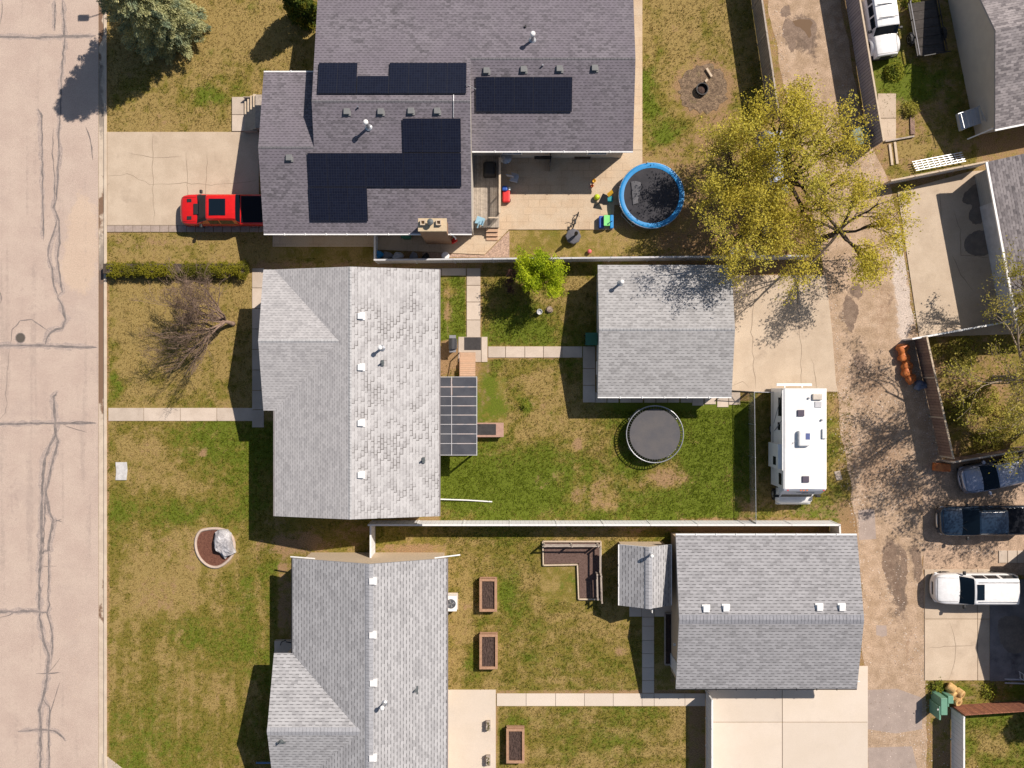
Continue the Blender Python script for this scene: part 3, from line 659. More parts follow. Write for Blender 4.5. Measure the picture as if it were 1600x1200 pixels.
# loose stones along the alley and the parking
def stones(name, areas, m, seed, smin, smax):
    r = np.random.default_rng(seed); C = []
    for (x0, y0, x1, y1, wd, k) in areas:
        t = r.uniform(0, 1, k); C.append(np.stack([(x0+(x1-x0)*t+r.normal(0, wd, k)-800)/S, -(y0+(y1-y0)*t+r.normal(0, 3, k)-600)/S], 1))
    C = np.concatenate(C); k = len(C); sz = r.uniform(smin, smax, k)**1.0; a0 = r.uniform(0, 6.28, k); V = []
    for q in range(4): a = a0+q*1.57+r.uniform(-.3,.3,k); V.append(np.stack([C[:,0]+np.cos(a)*sz, C[:,1]+np.sin(a)*sz*r.uniform(.6,1,k), np.full(k, .004)], 1))
    V.append(np.stack([C[:,0]+r.uniform(-.2,.2,k)*sz, C[:,1]+r.uniform(-.2,.2,k)*sz, sz*.7+.01], 1))
    V = np.stack(V, 1).reshape(-1,3); b0 = np.arange(k)*5
    F = np.concatenate([np.stack([b0+i, b0+(i+1)%4, b0+4], 1) for i in range(4)])
    tag(np_mesh(name, V, F, m), kind='stuff')
M['stone'] = leafmat('loose_stones', (.60,.52,.45), (.20,.145,.10), None, 0)
stones('loose_gravel', [(1400,340,1432,530,9,450),(1295,430,1312,620,8,250),(1318,640,1345,830,9,450),(1430,560,1470,740,9,350),(1355,560,1400,800,26,750),(1345,840,1352,1060,4,150),(1210,0,1250,280,5,200),(1320,120,1372,300,8,300),(1440,1000,1446,1200,5,150),(1380,860,1430,1060,22,350),(1450,740,1600,720,14,350),(1460,850,1600,870,16,450),(1350,1080,1440,1200,28,250)], M['stone'], 5, .015, .06)

# damp alley stains and dark paving patches with ragged outlines
M['damp'] = mat('damp_dirt', (.15,.10,.07), (.22,.155,.11), 2.2, .7, .3, 14, .3, 14)
M['dark_pave'] = mat('dark_paving', (.16,.135,.115), (.23,.19,.16), 1.2, .75, .15, 20)  # darker colour for the flat patches on the driveway and the asphalt pad
def stain(pts, z, m, seed, jit=1.8, name='dark_patch'):
    r = random.Random(seed); out = []
    n = len(pts)
    for i in range(n):
        p0, p1, p2, p3 = (Vector((*pts[(i+k)%n],0)) for k in (-1,0,1,2))
        for j in range(7):
            t = j/7; v = .5*((2*p1)+(p2-p0)*t+(2*p0-5*p1+4*p2-p3)*t*t+(3*p1-p0-3*p2+p3)*t**3)
            out.append((X(v.x+r.gauss(0,jit*.5)), Y(v.y+r.gauss(0,jit*.5))))
    b = MB(); b.sheet(out, z+seed*.0002); b.build(name, m, kind='structure')
stain([(1228,28),(1240,34),(1256,27),(1272,33),(1276,48),(1268,64),(1266,84),(1258,66),(1246,58),(1242,74),(1236,82),(1230,66),(1222,52)], .0085, M['damp'], 1)
stain([(1222,12),(1232,10),(1236,22),(1228,28),(1220,22)], .0085, M['damp'], 2)
stain([(1384,850),(1394,846),(1400,862),(1404,876),(1398,884),(1402,904),(1408,926),(1410,944),(1402,936),(1394,918),(1386,904),(1378,884),(1380,866)], .0085, M['damp'], 3, 2.5)
stain([(1404,858),(1414,860),(1418,884),(1412,920),(1406,908),(1408,884)], .0085, M['damp'], 4, 2)
stain([(1426,862),(1437,860),(1440,890),(1436,912),(1430,900)], .0085, M['damp'], 5)
stain([(1336,446),(1345,448),(1348,458),(1342,466),(1335,461)], .0085, M['damp'], 6, 1.2)
stain([(1322,462),(1334,470),(1342,484),(1338,500),(1330,520),(1322,508),(1318,488)], .0085, M['damp'], 7, 2.2)
stain([(1334,556),(1346,552),(1354,566),(1350,580),(1338,576)], .0085, M['damp'], 8, 2.2)
stain([(1508,300),(1530,284),(1543,282),(1546,300),(1542,325),(1536,346),(1522,350),(1512,338),(1518,322),(1504,316)], .054, M['dark_pave'], 9, 1)  # dark patches laid in front of the garage door
stain([(1508,374),(1522,362),(1540,362),(1548,378),(1544,396),(1526,400),(1508,392)], .054, M['dark_pave'], 10, 1)
stain([(1560,970),(1580,962),(1600,968),(1612,990),(1600,1015),(1578,1020),(1562,1000)], .021, M['dark_pave'], 11, 1.5)
# ================================================================ buildings
M['sh_dark'] = shingle('shingles_charcoal', (.20,.183,.206), (.115,.106,.119), .17, .30, 1.1, .10, tone=(.165,.148,.172))
M['sh_grey'] = shingle('shingles_pale_grey', (.425,.415,.415), (.335,.327,.33), .16, .30, .8, .07)
M['sh_worn'] = shingle('shingles_pale_worn', (.46,.452,.45), (.37,.36,.36), .20, .34, .5, .06, curl=(.10,.09,.085))
M['sh_gar'] = shingle('shingles_grey_garage', (.39,.385,.385), (.29,.285,.285), .19, .36, 1.0, .06)
M['sh_new'] = shingle('shingles_new_grey', (.395,.393,.40), (.30,.298,.305), .20, .42, 1.5, .06)
M['sh_new2'] = shingle('shingles_new_mid_grey', (.34,.338,.35), (.255,.253,.262), .20, .42, 1.5, .06)
M['sh_brown'] = shingle('shingles_brown_grey', (.32,.29,.29), (.15,.135,.14), .17, .33, .8, .2)
for _k, _c in (('sh_dark',(.15,.145,.158)),('sh_grey',(.40,.40,.405)),('sh_worn',(.40,.40,.405)),('sh_gar',(.33,.335,.345)),('sh_new',(.33,.335,.355)),('sh_new2',(.27,.275,.30)),('sh_brown',(.24,.215,.22))): M['cap_'+_k] = mat('ridge_'+_k[3:], _c, tuple(v*.82 for v in _c), 3, .95, .12, 20)
M['ventlid'] = plain('vent_lid', (.17,.175,.175), .6)
M['fascia'] = plain('fascia_white', (.72,.72,.72), .5)
M['gut'] = plain('gutter_grey', (.24,.22,.22), .5)
M['fasciadk'] = plain('fascia_grey', (.32,.32,.34), .5)

def window(par, c, w, h, nrm, frame='white'):
    """window with a frame and a pane on a wall; c = centre on the wall face, nrm = outward direction (x, y)"""
    c = Vector(c); n = Vector((nrm[0], nrm[1], 0)); a = Vector((-n.y, n.x, 0)); u = Vector((0,0,1))
    b = MB()
    for s in (-1, 1):
        b.beam(c+n*.03+a*s*(w/2)-u*(h/2+.04), c+n*.03+a*s*(w/2)+u*(h/2+.04), .08, .08)
        b.beam(c+n*.03+u*s*h/2-a*(w/2-.04), c+n*.03+u*s*h/2+a*(w/2-.04), .08, .079)
    b.beam(c+n*.025-u*(h/2-.04), c+n*.025+u*(h/2-.04), .04, .04)
    o = b.build('window', M[frame], par)
    g = MB(); q = [c+n*.012+a*s*w/2+u*v*h/2 for s, v in ((-1,-1),(1,-1),(1,1),(-1,1))]
    g.add(q, [(0,1,2,3)]); g.build('pane', M['pane'], o)
def door(par, c, w, h, nrm, m):
    c = Vector(c); n = Vector((nrm[0], nrm[1], 0)); a = Vector((-n.y, n.x, 0)); u = Vector((0,0,1))
    b = MB(); b.beam(c+n*.02-u*h/2, c+n*.02+u*h/2, w, .05) if abs(n.y) > .7 else b.box(c.x-.03+n.x*.02, c.y-w/2, c.z-h/2, c.x+.03+n.x*.02, c.y+w/2, c.z+h/2)
    o = b.build('door', m, par)
    k = MB(); p = c+n*.08+a*(w/2-.1); k.lathe(p, [(.03,-.03),(.035,0),(.03,.03)], 8); k.build('handle', M['chrome'], o)
    return o
def gprism(b, prof, x0, x1, axis='x'):
    """extrude a closed (t, z) profile along x (t = y) or along y (t = x)"""
    n = len(prof)
    f = (lambda t, s, z: (s, t, z)) if axis == 'x' else (lambda t, s, z: (t, s, z))
    vs = [f(t, x0, z) for t, z in prof]+[f(t, x1, z) for t, z in prof]
    b.add(vs, [tuple(range(n)), tuple(range(n,2*n))[::-1]]+[(i, n+i, n+(i+1)%n, (i+1)%n) for i in range(n)])
def roof_vent(par, x, y, z, m, s=.36, sub=True):
    b = MB(); b.box(x-s*.62, y-s*.62, z-.12, x+s*.62, y+s*.62, z+.02); b.box(x-s*.36, y-s*.36, z+.02, x+s*.36, y+s*.36, z+.11)
    vs = [(x-s/2,y-s/2,z+.12),(x+s/2,y-s/2,z+.12),(x+s/2,y+s/2,z+.12),(x-s/2,y+s/2,z+.10),(x-s*.44,y-s*.44,z+.17),(x+s*.44,y-s*.44,z+.17),(x+s*.44,y+s*.44,z+.17),(x-s*.44,y+s*.44,z+.17)]
    b.add(vs, [(3,2,1,0),(4,5,6,7),(0,1,5,4),(1,2,6,5),(2,3,7,6),(3,0,4,7)])
    b.build('roof_vent', m, par, bevel=.012)
def stack(par, x, y, z, h=.75, r=.08, cap=True, m='galv'):
    b = MB(); b.lathe((x,y,z), [(r*2.6,-.12),(r*2.6,.02),(r*1.3,.10),(r,.16),(r,h)], 12)
    o = b.build('flue_pipe', M[m], par, smooth=False)
    if cap:
        k = MB(); k.lathe((x,y,z+h), [(r*.8,-.02),(r*1.75,.0),(r*1.75,.12),(r*1.2,.17),(.02,.19)], 12); k.build('flue_cap', M['white'], o)
def pane_array(par, rows, plane, along, slope_len, lift=.10):
    pass
def gutter(par, a, b_, m='white'):
    b = MB(); b.beam(a, b_, .085, .09); d = (Vector(b_)-Vector(a)); L = d.length; d.normalize()
    side = d.cross(Vector((0,0,1)))
    k = int(L/1.3)
    for i in range(1, k): p = Vector(a)+d*(L*i/k); b.box(p.x-.025, p.y-.07, p.z+.05, p.x+.025, p.y+.07, p.z+.085)
    b.build('gutter', M[m], par)
def ridge_cap(par, pts, m, w=.30):
    for a, b_ in pts:
        a, b_ = Vector(a), Vector(b_); b = MB(); d = (b_-a); L = d.length; d.normalize(); s = d.cross(Vector((0,0,1))).normalized()
        n = max(1, int(L/.22))
        for i in range(n):
            p, q = a+d*(L*i/n), a+d*(L*(i+.93)/n); z = Vector((0,0,.035)); lo = Vector((0,0,-.055))
            b.add([p+s*w/2+lo, p+z, p-s*w/2+lo, q+s*w/2+lo, q+z*.6, q-s*w/2+lo], [(0,3,4,1),(1,4,5,2),(0,1,2),(5,4,3)])
        b.build('ridge_cap', m, par)

# ---------------------------------------------------------------- house with solar panels (charcoal roof)
E, SL = 3.3, .22
h = empty('house', (X(620), Y(180), 0), 0, 'bungalow with charcoal roof covered in black solar panels', 'house')
yS = Y(365, E); xw, xe, xg = X(487, 5.03), X(737, E), X(412, E); xE = X(989, E)
Rz = 5.03; yr = yS+(Rz-E)/SL; yg = 14.78; zg = E+SL*(yg-yS); yGN = 2*yg-yS
y2 = Y(92, 4.41); z2 = Rz-SL*(y2-yr); yS2 = Y(236, E); yN = yr+(Rz-E)/SL
r = MB()
r.slopes([[(xg,yS,E),(xe,yS,E),(xe,yr,Rz),(xw,yr,Rz),(xw,yg,zg),(xg,yg,zg)],
          [(xw,yr,Rz),(xe,yr,Rz),(xe,y2,z2),(xE,y2,z2),(xE,yN,E),(xw,yN,E)],
          [(xe,y2,z2),(xE,y2,z2),(xE,yS2,E),(xe,yS2,E)],
          [(xg,yg,zg),(xw,yg,zg),(xw,yGN,E),(xg,yGN,E)]])
roof = r.build('roof', [M['sh_dark']]*9+[M['fasciadk']], h)
ridge_cap(roof, [((xw,yr,Rz),(xe,yr,Rz)),((xe,y2,z2),(xE,y2,z2)),((xg,yg,zg),(xw,yg,zg))], M['cap_sh_dark'])
b = MB(); d = .15
gprism(b, [(yS+.45,0),(yN-.45,0),(yN-.45,E+.45*SL-d),(yr,Rz-d),(yS+.45,E+.45*SL-d)], xw+.3, xe-.01)
gprism(b, [(yS2+.45,0),(yN-.46,0),(yN-.46,E+.45*SL-d),(y2,z2-d),(yS2+.45,E+.45*.2-d)], xe-.01, xE-.35)
gprism(b, [(yS+.451,0),(yGN-.45,0),(yGN-.45,E+.45*SL-d),(yg,zg-d),(yS+.451,E+.45*SL-d)], xg+.35, xw+.3)
b.build('wall', M['wallbeige'], h)
for x in (X(800), X(930)): window(h, (x, yS2+.45, 1.7), 1.3, 1.1, (0,-1))
door(h, (X(858), yS2+.45, 1.05), 1.8, 2.1, (0,-1), M['pane'])
for x in (X(470), X(560)): window(h, (x, yS+.45, 1.9), 1.2, 1.0, (0,-1))
window(h, (xg+.35, yg+2, 1.8), 1.6, 1.2, (-1,0))
dr = MB(); dr.box(xg+.31, yg-4.2, .0, xg+.36, yg-.6, 2.2); dr.build('garage_door', M['white'], h)
gutter(h, (xg,yS-.04,E-.06), (xe,yS-.04,E-.06)); gutter(h, (xe+.02,yS2-.04,E-.06), (xE,yS2-.04,E-.06)); gutter(h, (xg,yGN+.04,E-.06), (xw,yGN+.04,E-.06))
b = MB(); b.tube([P(705,365,3.2), P(712,372,2.6), P(712,374,.2)], .05, 6); b.build('downspout', M['white'], h)
zS = lambda y: E+SL*(y-yS)
zN = lambda y: Rz-SL*(y-yr)
zS2 = lambda y: E+(z2-E)/(y2-yS2)*(y-yS2)
def on(px, py, f):
    z = 4.2
    for _ in range(6): z = f(Y(py, z))
    return X(px, z), Y(py, z), z
for px, py, f in ((542,175,zS),(595,175,zS),(642,174,zS),(683,174,zS),(452,247,zS),(760,111,zS2),(818,109,zS2),(874,108,zS2),(929,107,zS2)):
    x, y, z = on(px, py, f); roof_vent(h, x, y, z, M['ventlid'], .40)
x, y, z = on(576, 199, zS); stack(h, x, y, z, .95, .09)
x, y, z = on(832, 63, zN); stack(h, x, y, z, .9, .09)
b = MB(); x, y, z = on(848,103,zS2); b.lathe((x,y,z),[(.05,-.1),(.05,.2)],8); b.build('vent_pipe', M['chrome'], h)
b = MB(); x, y, z = on(821,42,zN); b.lathe((x,y,z),[(.07,-.1),(.07,.12)],8); b.build('vent_pipe', M['black'], h)
b = MB(); x, y, z = on(560,168,zS); b.lathe((x,y,z),[(.05,-.1),(.05,.2)],8); b.build('vent_pipe', M['chrome'], h)
def panel(px0, py0, px1, py1, f, lift=.13):
    """one framed solar panel on the roof plane z = f(y)"""
    x0, ya, za = on(px0, py0, lambda y: f(y)+lift); x1, yb, zb = on(px1, py1, lambda y: f(y)+lift)
    zm = (za+zb)/2; x0, x1 = X(px0, zm), X(px1, zm)
    g = .003
    vs = [(x0+g,ya-g,f(ya)+lift),(x1-g,ya-g,f(ya)+lift),(x1-g,yb+g,f(yb)+lift),(x0+g,yb+g,f(yb)+lift)]
    vs = [Vector(v) for v in vs]; lo = [v-Vector((0,0,.045)) for v in vs]
    b = MB(); b.add(vs+lo, [(0,1,2,3),(7,6,5,4),(0,4,5,1),(1,5,6,2),(2,6,7,3),(3,7,4,0)])
    o = b.build('solar_panel', M['frame'], h)
    c = sum(vs, Vector())/4; top = [c+(v-c)*.984+Vector((0,0,.004)) for v in vs]
    k = MB(); k.add(top, [(0,1,2,3)]); k.build('solar_cells', M['solar'], o)
for i in range(2): panel(497+i*30.2, 98, 497+(i+1)*30.2, 146, zN)
panel(557.6, 118.5, 607.5, 146, zN)
for i in range(4): panel(608+i*30.2, 98, 608+(i+1)*30.2, 146, zN)
for i in range(3): panel(629.5+i*30.2, 185, 629.5+(i+1)*30.2, 238, zS)
for i in range(8): panel(481.5+i*29.9, 239, 481.5+(i+1)*29.9, 292, zS)
for i in range(3): panel(483.5+i*30.2, 292.6, 483.5+(i+1)*30.2, 345.5, zS)
for i in range(5): panel(743+i*30.2, 120, 743+(i+1)*30.2, 174.5, zS2)
b = MB(); xa, ya, za = on(708.5,147,zS); xb, yb, zb = on(708.5,184,zS); b.tube([(xa,ya,zN(ya)+.05),(xa,yr,Rz+.06),(xb,yb,zS(yb)+.05)], .03, 6); b.build('conduit', M['galv'], h); b = MB(); b.tube([(X(729,4.6),Y(137,4.6),zS(yr-1)+.35),(X(744,4.4),Y(137,4.4),zS2(Y(137,4.4))+.06)], .025, 6)
b.build('conduit', M['galv'], h)
cx0, cx1, cy0, cy1 = X(653,5.0), X(698,5.0), Y(357,5.0), Y(341,5.0)
b = MB(); b.box(cx0+.04, cy0-.14, 0, cx1-.04, cy1-.05, 4.86); ch = b.build('chimney', M['brick'], h)
b = MB(); b.box(cx0, cy0-.18, 4.86, cx1, cy1, 5.0); b.build('chimney_cap', M['mortarcap'], ch, bevel=.02)
for i, px in enumerate((661, 673, 685.5)):
    x, y = X(px,5.1), Y(348,5.1)
    b = MB()
    if i == 1: b.lathe((x,y,5.0), [(.13,0),(.13,.3),(.2,.32),(.2,.42),(.05,.5)], 10)
    else:
        for s in (-1,1): b.box(x+s*.13-.03, y-.16, 5.0, x+s*.13+.03, y+.16, 5.22); b.box(x-.10, y+s*.13-.03, 5.0, x+.10, y+s*.13+.03, 5.22)
    b.build('chimney_pot', M['dgreyvent'] if i == 1 else M['palewood'], ch)
# porch steps of that house
st = empty('porch_steps', (X(395),Y(180),0), 0, 'timber porch steps with open treads beside the charcoal roofed house', 'steps')
for i in range(4):
    b = MB(); b.box(X(384+i*5.6), Y(156-i), .2+i*.17, X(384+i*5.6+4.4), Y(207), .26+i*.17); b.build('tread', M['palewood'], st)
b = MB(); b.box(X(405.5), Y(155), .1, X(432), Y(206), .9); b.build('landing', M['greywood'], st)
b = MB(); b.box(X(384), Y(155.2), .1, X(405.5), Y(156.4), .55); b.build('stringer', M['greywood'], st); b = MB(); b.box(X(384), Y(207.2), .1, X(405.5), Y(208.4), .55); b.build('stringer', M['greywood'], st)

# ---------------------------------------------------------------- middle house (pale worn roof)
E = 3.7
h = empty('house', (X(550), Y(610), 0), 0, 'long bungalow with pale grey weathered roof between its two neighbours', 'house')
xw, xe, yn, ys = X(429,E), X(686,E), Y(421,E), Y(806.5,E); xr = X(553,E); Rz = E+1.25; s1 = 1.25/(xr-xw)
xc, yc0, yc1 = X(411.5,E), yn, Y(641.5,E); ym = Y(533,E+.95); xa = X(530,E+.95); za = E+s1*(xa-xw)
r = MB()
r.slopes([[(xr,yn,Rz),(xw,yn,E),(xa,ym,za),(xw,yc1,E),(xw,ys,E),(xr,ys,Rz)],
          [(xr,yn,Rz),(xr,ys,Rz),(xe,ys,E),(xe,yn,E)],
          [(xc,yc0,E),(xw,yn,E),(xa,ym,za),(xc,ym,za)],
          [(xc,ym,za),(xa,ym,za),(xw,yc1,E),(xc,yc1,E)]], mis=[0,1,0,0])
roof = r.build('roof', [M['sh_grey'],M['sh_worn']]+[M['sh_grey']]*7+[M['fascia']], h)
ridge_cap(roof, [((xr,ys,Rz),(xr,yn,Rz)),((xc,ym,za),(xa,ym,za))], M['cap_sh_grey'], .34)
b = MB(); d = .15
gprism(b, [(xw+.5,0),(xe-.45,0),(xe-.45,E-d+.09),(xr,Rz-d),(xw+.5,E-d+.11)], ys+.3, yn-.3, 'y')
gprism(b, [(yc1+.4,0),(yc0-.31,0),(yc0-.31,E-d),(ym,za-d),(yc1+.4,E-d+.08)], xc+.5, xw+.5, 'x')
b.build('wall', M['wallpale'], h)
for y in (Y(470), Y(600), Y(760)): window(h, (xe-.45, y, 2.5), 1.5, 1.1, (1,0))
door(h, (xe-.45, Y(640), 1.75), .95, 2.1, (1,0), M['white'])
for y in (Y(480), Y(580)): window(h, (xc+.5, y, 2.5), 1.8, 1.2, (-1,0))
window(h, (xw+.5, Y(740), 2.5), 1.6, 1.2, (-1,0)); door(h, (xw+.5, Y(655), 1.6), .95, 2.1, (-1,0), M['redwood'])
gutter(h, (xe+.04,ys,E-.06), (xe+.04,yn,E-.06), 'gut'); gutter(h, (xw-.04,ys,E-.06), (xw-.04,yc1,E-.06), 'gut')
zE = lambda x: Rz-1.25/(xe-xr)*(x-xr)
zW = lambda x: E+s1*(x-xw)
def onx(px, py, f):
    z = 4.2
    for _ in range(6): z = f(X(px, z))
    return X(px, z), Y(py, z), z
for py in (494,574,661,742): x, y, z = onx(564, py, zE); roof_vent(h, x, y, z, M['white'], .40)
x, y, z = onx(597,544,zE); stack(h, x, y, z, .75, .08)
for px, py in ((597,567),(661,719)):
    x, y, z = onx(px,py,zE); b = MB(); b.lathe((x,y,z), [(.16,-.1),(.13,.03),(.06,.06),(.06,.34)], 8); b.box(x-.04,y-.18,z+.02,x+.12,y+.18,z+.12); b.build('vent_pipe', M['dgreyvent'], h)
# patio cover on its east side
pc = empty('patio_cover', (X(715),Y(650),0), 0, 'patio cover of dark tinted panels in white bars beside pale roofed house', 'patio cover')
z0 = 2.75; px0, px1 = X(686,z0), X(745,z0); rows = [589,604.5,619.5,634,648.5,663,678,693,711]
for i in range(8):
    for xa_, xb_ in ((686,705.4),(706,745)):
        b = MB(); b.box(X(xa_,z0)+.03, Y(rows[i+1],z0)+.03, z0-.02, X(xb_,z0)-.03, Y(rows[i],z0)-.03, z0+.0)
        b.build('roof_panel', M['tint'] if 'tint' in M else M.setdefault('tint', mat('tinted_panel', (.085,.088,.10), (.065,.068,.08), 1.2, .25, .05, 20, world=False)), pc)
for y in rows: b = MB(); b.box(px0, Y(y,z0)-.018, z0-.06, px1, Y(y,z0)+.018, z0+.025); b.build('rafter', M['lgrey'], pc)
for x in (705.7, 745): b = MB(); b.box(X(x,z0)-.02, Y(711,z0)-.03, z0-.10, X(x,z0)+.02, Y(589,z0)+.03, z0+.02); b.build('beam', M['lgrey'], pc)
for y in (592, 650, 708): b = MB(); b.box(X(743,1.4)-.05, Y(y,1.4)-.05, .0, X(743,1.4)+.05, Y(y,1.4)+.05, z0-.1); b.build('post', M['white'], pc)
dk = empty('deck', (X(712),Y(650),0), 0, 'low timber deck under the tinted patio cover', 'deck')
b = MB(); b.box(X(676), Y(704), .62, X(741), Y(592), .7); b.build('deck_floor', M['redwood'], dk); b = MB(); b.box(X(677), Y(703), 0, X(740), Y(593), .62); b.build('skirting', M['redwood'], dk)
sp = empty('timber_steps', (X(730),Y(575),0), 0, 'pinkish timber steps leading up to the covered deck', 'steps')
for i in range(5):
    b = MB(); b.box(X(719.5), Y(559+i*7.4-8.4), .0, X(743), Y(559+i*7.4-.2), .14+i*.14); b.build('tread', M['deckwarm'], sp)
b = MB(); b.beam(P(718.5,550,.95), P(718.5,589,1.45), .05, .05); b.beam(P(718.5,551,0), P(718.5,551,.95), .06, .06); b.build('handrail', M['redwood'], sp)
rp = empty('wheel_ramp', (X(765),Y(671),0), 0, 'reddish timber ramp platform sticking out from the covered deck', 'ramp')
b = MB(); b.box(X(743.5,.6), Y(683,.6), .5, X(787,.6), Y(660.5,.6), .6); b.build('platform', mat('stained_wood', (.42,.26,.20), (.36,.22,.17), 4, .8, .1), rp, bevel=.01)
for x, y in ((760,663),(760,680),(785,663),(785,680)): b = MB(); b.box(X(x,.6)-.05, Y(y,.6)-.05, 0, X(x,.6)+.05, Y(y,.6)+.05, .5); b.build('post', M['redwood'], rp)
b = MB(); b.box(X(744.5,.6), Y(679.5,.6), .604, X(775,.6), Y(662.5,.6), .618); b.build('rubber_mat', M['rubber'], None, label='grey rubber mat lying on the reddish ramp platform', cat='mat', bevel=.004)

# ---------------------------------------------------------------- lower house (dashed new shingles)
E = 3.1
h = empty('house', (X(580), Y(1040), 0), 0, 'house at the lower edge with new dashed grey shingles and tan gable', 'house')
xw, xe, yn, ys = X(457,E), X(698,E), Y(872.5,E), Y(1480,E); Rz = 4.8; xr = X(577,Rz); s1 = (Rz-E)/(xr-xw); s2 = (Rz-E)/(xe-xr)
zc = 4.6; ym = Y(1143,zc); yc1 = Y(1021,E); yc0 = 2*ym-yc1; xc = X(428,E); xa = xw+(zc-E)/s1
r = MB()
r.slopes([[(xr,yn,Rz),(xw,yn,E),(xw,yc1,E),(xa,ym,zc),(xw,yc0,E),(xw,ys,E),(xr,ys,Rz)],
          [(xr,yn,Rz),(xr,ys,Rz),(xe,ys,E),(xe,yn,E)],
          [(xc,yc1,E),(xw,yc1,E),(xa,ym,zc),(xc,ym,zc)],
          [(xc,ym,zc),(xa,ym,zc),(xw,yc0,E),(xc,yc0,E)]])
roof = r.build('roof', [M['sh_new']]*9+[M['fasciadk']], h)
ridge_cap(roof, [((xr,ys,Rz),(xr,yn,Rz)),((xc,ym,zc),(xa,ym,zc))], M['cap_sh_new'], .5)
b = MB(); d = .15
gprism(b, [(xw+.45,0),(xe-.4,0),(xe-.4,E-d+.12),(xr,Rz-d),(xw+.45,E-d+.15)], ys+.3, yn-.25, 'y')
gprism(b, [(yc0+.4,0),(yc1-.4,0),(yc1-.4,E-d+.1),(ym,zc-d),(yc0+.4,E-d+.1)], xc+.5, xw+.45, 'x')
b.build('wall', M['walltan'], h)
for y in (Y(1000), Y(1060)): window(h, (xe-.4, y, 2.0), 1.4, 1.1, (1,0))
door(h, (xe-.4, Y(1120), 1.1), 1.8, 2.1, (1,0), M['pane'])
window(h, (xw+.45, Y(930), 2.0), 1.5, 1.2, (-1,0)); window(h, (xc+.5, Y(1110), 2.0), 1.5, 1.2, (-1,0))
gutter(h, (xe+.04,ys,E-.06), (xe+.04,yn,E-.06), 'gut'); gutter(h, (xw-.04,yc1,E-.06), (xw-.04,yn,E-.06), 'black')
for px0, py0, px1, py1 in ((492,873,454,870),(679,872,719,867)):
    b = MB(); b.tube([P(px0,py0,2.6), P(px1,py1,2.3)], .05, 6); b.build('downspout', M['white'], h)
zE = lambda x: Rz-s2*(x-xr); zW = lambda x: E+s1*(x-xw)
for px, py in ((582,908),(582,992),(583,1067),(582,1184)): x, y, z = onx(px,py,zE); roof_vent(h, x, y, z, M['white'], .40)
x, y, z = onx(600,1099,zE); stack(h, x, y, z, .7, .08)
for px, py in ((652,1078),):
    x, y, z = onx(px,py,zE); b = MB(); b.lathe((x-.12,y,z), [(.14,-.1),(.12,.04),(.06,.06),(.06,.3)], 8); b.box(x-.03,y-.26,z-.1,x+.05,y+.26,z+.05); b.build('vent_pipe', M['dgreyvent'], h)
x, y, z = X(441,4.2), Y(1156,4.2), 4.45
b = MB(); b.lathe((x,y,z), [(.14,-.2),(.12,.04),(.06,.06),(.06,.3)], 8); b.box(x-.26,y-.10,z-.15,x+.26,y-.03,z+.05); b.build('vent_pipe', M['dgreyvent'], h)
b = MB(); b.tube([P(400,1192,.5), P(426,1192,.5)], .06, 6); b.build('railing', mat('blue_rail', (.10,.2,.38), None, 3, .5, .02), h)
ps = empty('porch', (X(437),Y(1010),0), 0, 'shaded front porch slab with dark railing in the notch of the lower house', 'porch')
b = MB(); b.box(X(431), Y(1022), 0, X(475), Y(999), .35); b.build('porch_slab', M['concgrey'], ps, bevel=.01)
b = MB()
for a, c in (((438,1008),(440,1003)),((440,1003),(447,1000)),((447,1003),(460,1005))): b.beam(P(*a,1.1), P(*c,1.1), .05, .05); b.beam(P(*a,.35), P(*a,1.1), .04, .04)
b.build('railing', M['black'], ps)

# ---------------------------------------------------------------- garages and shed
def garage(name, label, cat, px0, py0, px1, py1, E, Rz, rid, m, wall, ridge='x', fas='fascia', capw=.34, over=.3):
    h = empty(name, (X((px0+px1)/2), Y((py0+py1)/2), 0), 0, label, cat)
    x0, x1, yn, ys = X(px0,E), X(px1,E), Y(py0,E), Y(py1,E)
    r = MB(); b = MB()
    if ridge == 'x':
        yr = Y(rid, Rz)
        r.slopes([[(x0,yr,Rz),(x1,yr,Rz),(x1,yn,E),(x0,yn,E)],[(x0,ys,E),(x1,ys,E),(x1,yr,Rz),(x0,yr,Rz)]])
        gprism(b, [(ys+over,0),(yn-over,0),(yn-over,E-.06),(yr,Rz-.15),(ys+over,E-.06)], x0+.18, x1-.18, 'x'); cap = ((x0,yr,Rz),(x1,yr,Rz))
    else:
        xr = X(rid, Rz)
        r.slopes([[(x0,ys,E),(xr,ys,Rz),(xr,yn,Rz),(x0,yn,E)],[(xr,ys,Rz),(x1,ys,E),(x1,yn,E),(xr,yn,Rz)]])
        gprism(b, [(x0+over,0),(x1-over,0),(x1-over,E-.06),(xr,Rz-.15),(x0+over,E-.06)], ys+.18, yn-.18, 'y'); cap = ((xr,ys,Rz),(xr,yn,Rz))
    roof = r.build('roof', [m]*9+[M[fas]], h); ridge_cap(roof, [cap], M['cap_'+[q for q in M if M[q] is m][0]], capw)
    b.build('wall', wall, h)
    return h, x0, x1, yn, ys
h, x0, x1, yn, ys = garage('garage', 'detached garage with light grey roof and tree shadows, beside the grey trampoline', 'garage', 934, 414, 1143, 620, 2.4, 3.25, 515, M['sh_gar'], M['wallwhite'])
gutter(h, (x0,ys-.04,2.34), (x1,ys-.04,2.34))
door(h, (x0+.18, Y(575), 1.05), .9, 2.1, (-1,0), M['white']); window(h, (x0+.18, Y(470), 1.5), 1.0, .9, (-1,0))
b = MB(); b.box(x1-.16, ys+.9, 0, x1-.12, yn-.9, 2.1); b.build('garage_door', M['white'], h)
yr = Y(515,3.25); zN2 = lambda y: 3.25-(y-yr)/(yn-yr)*.85
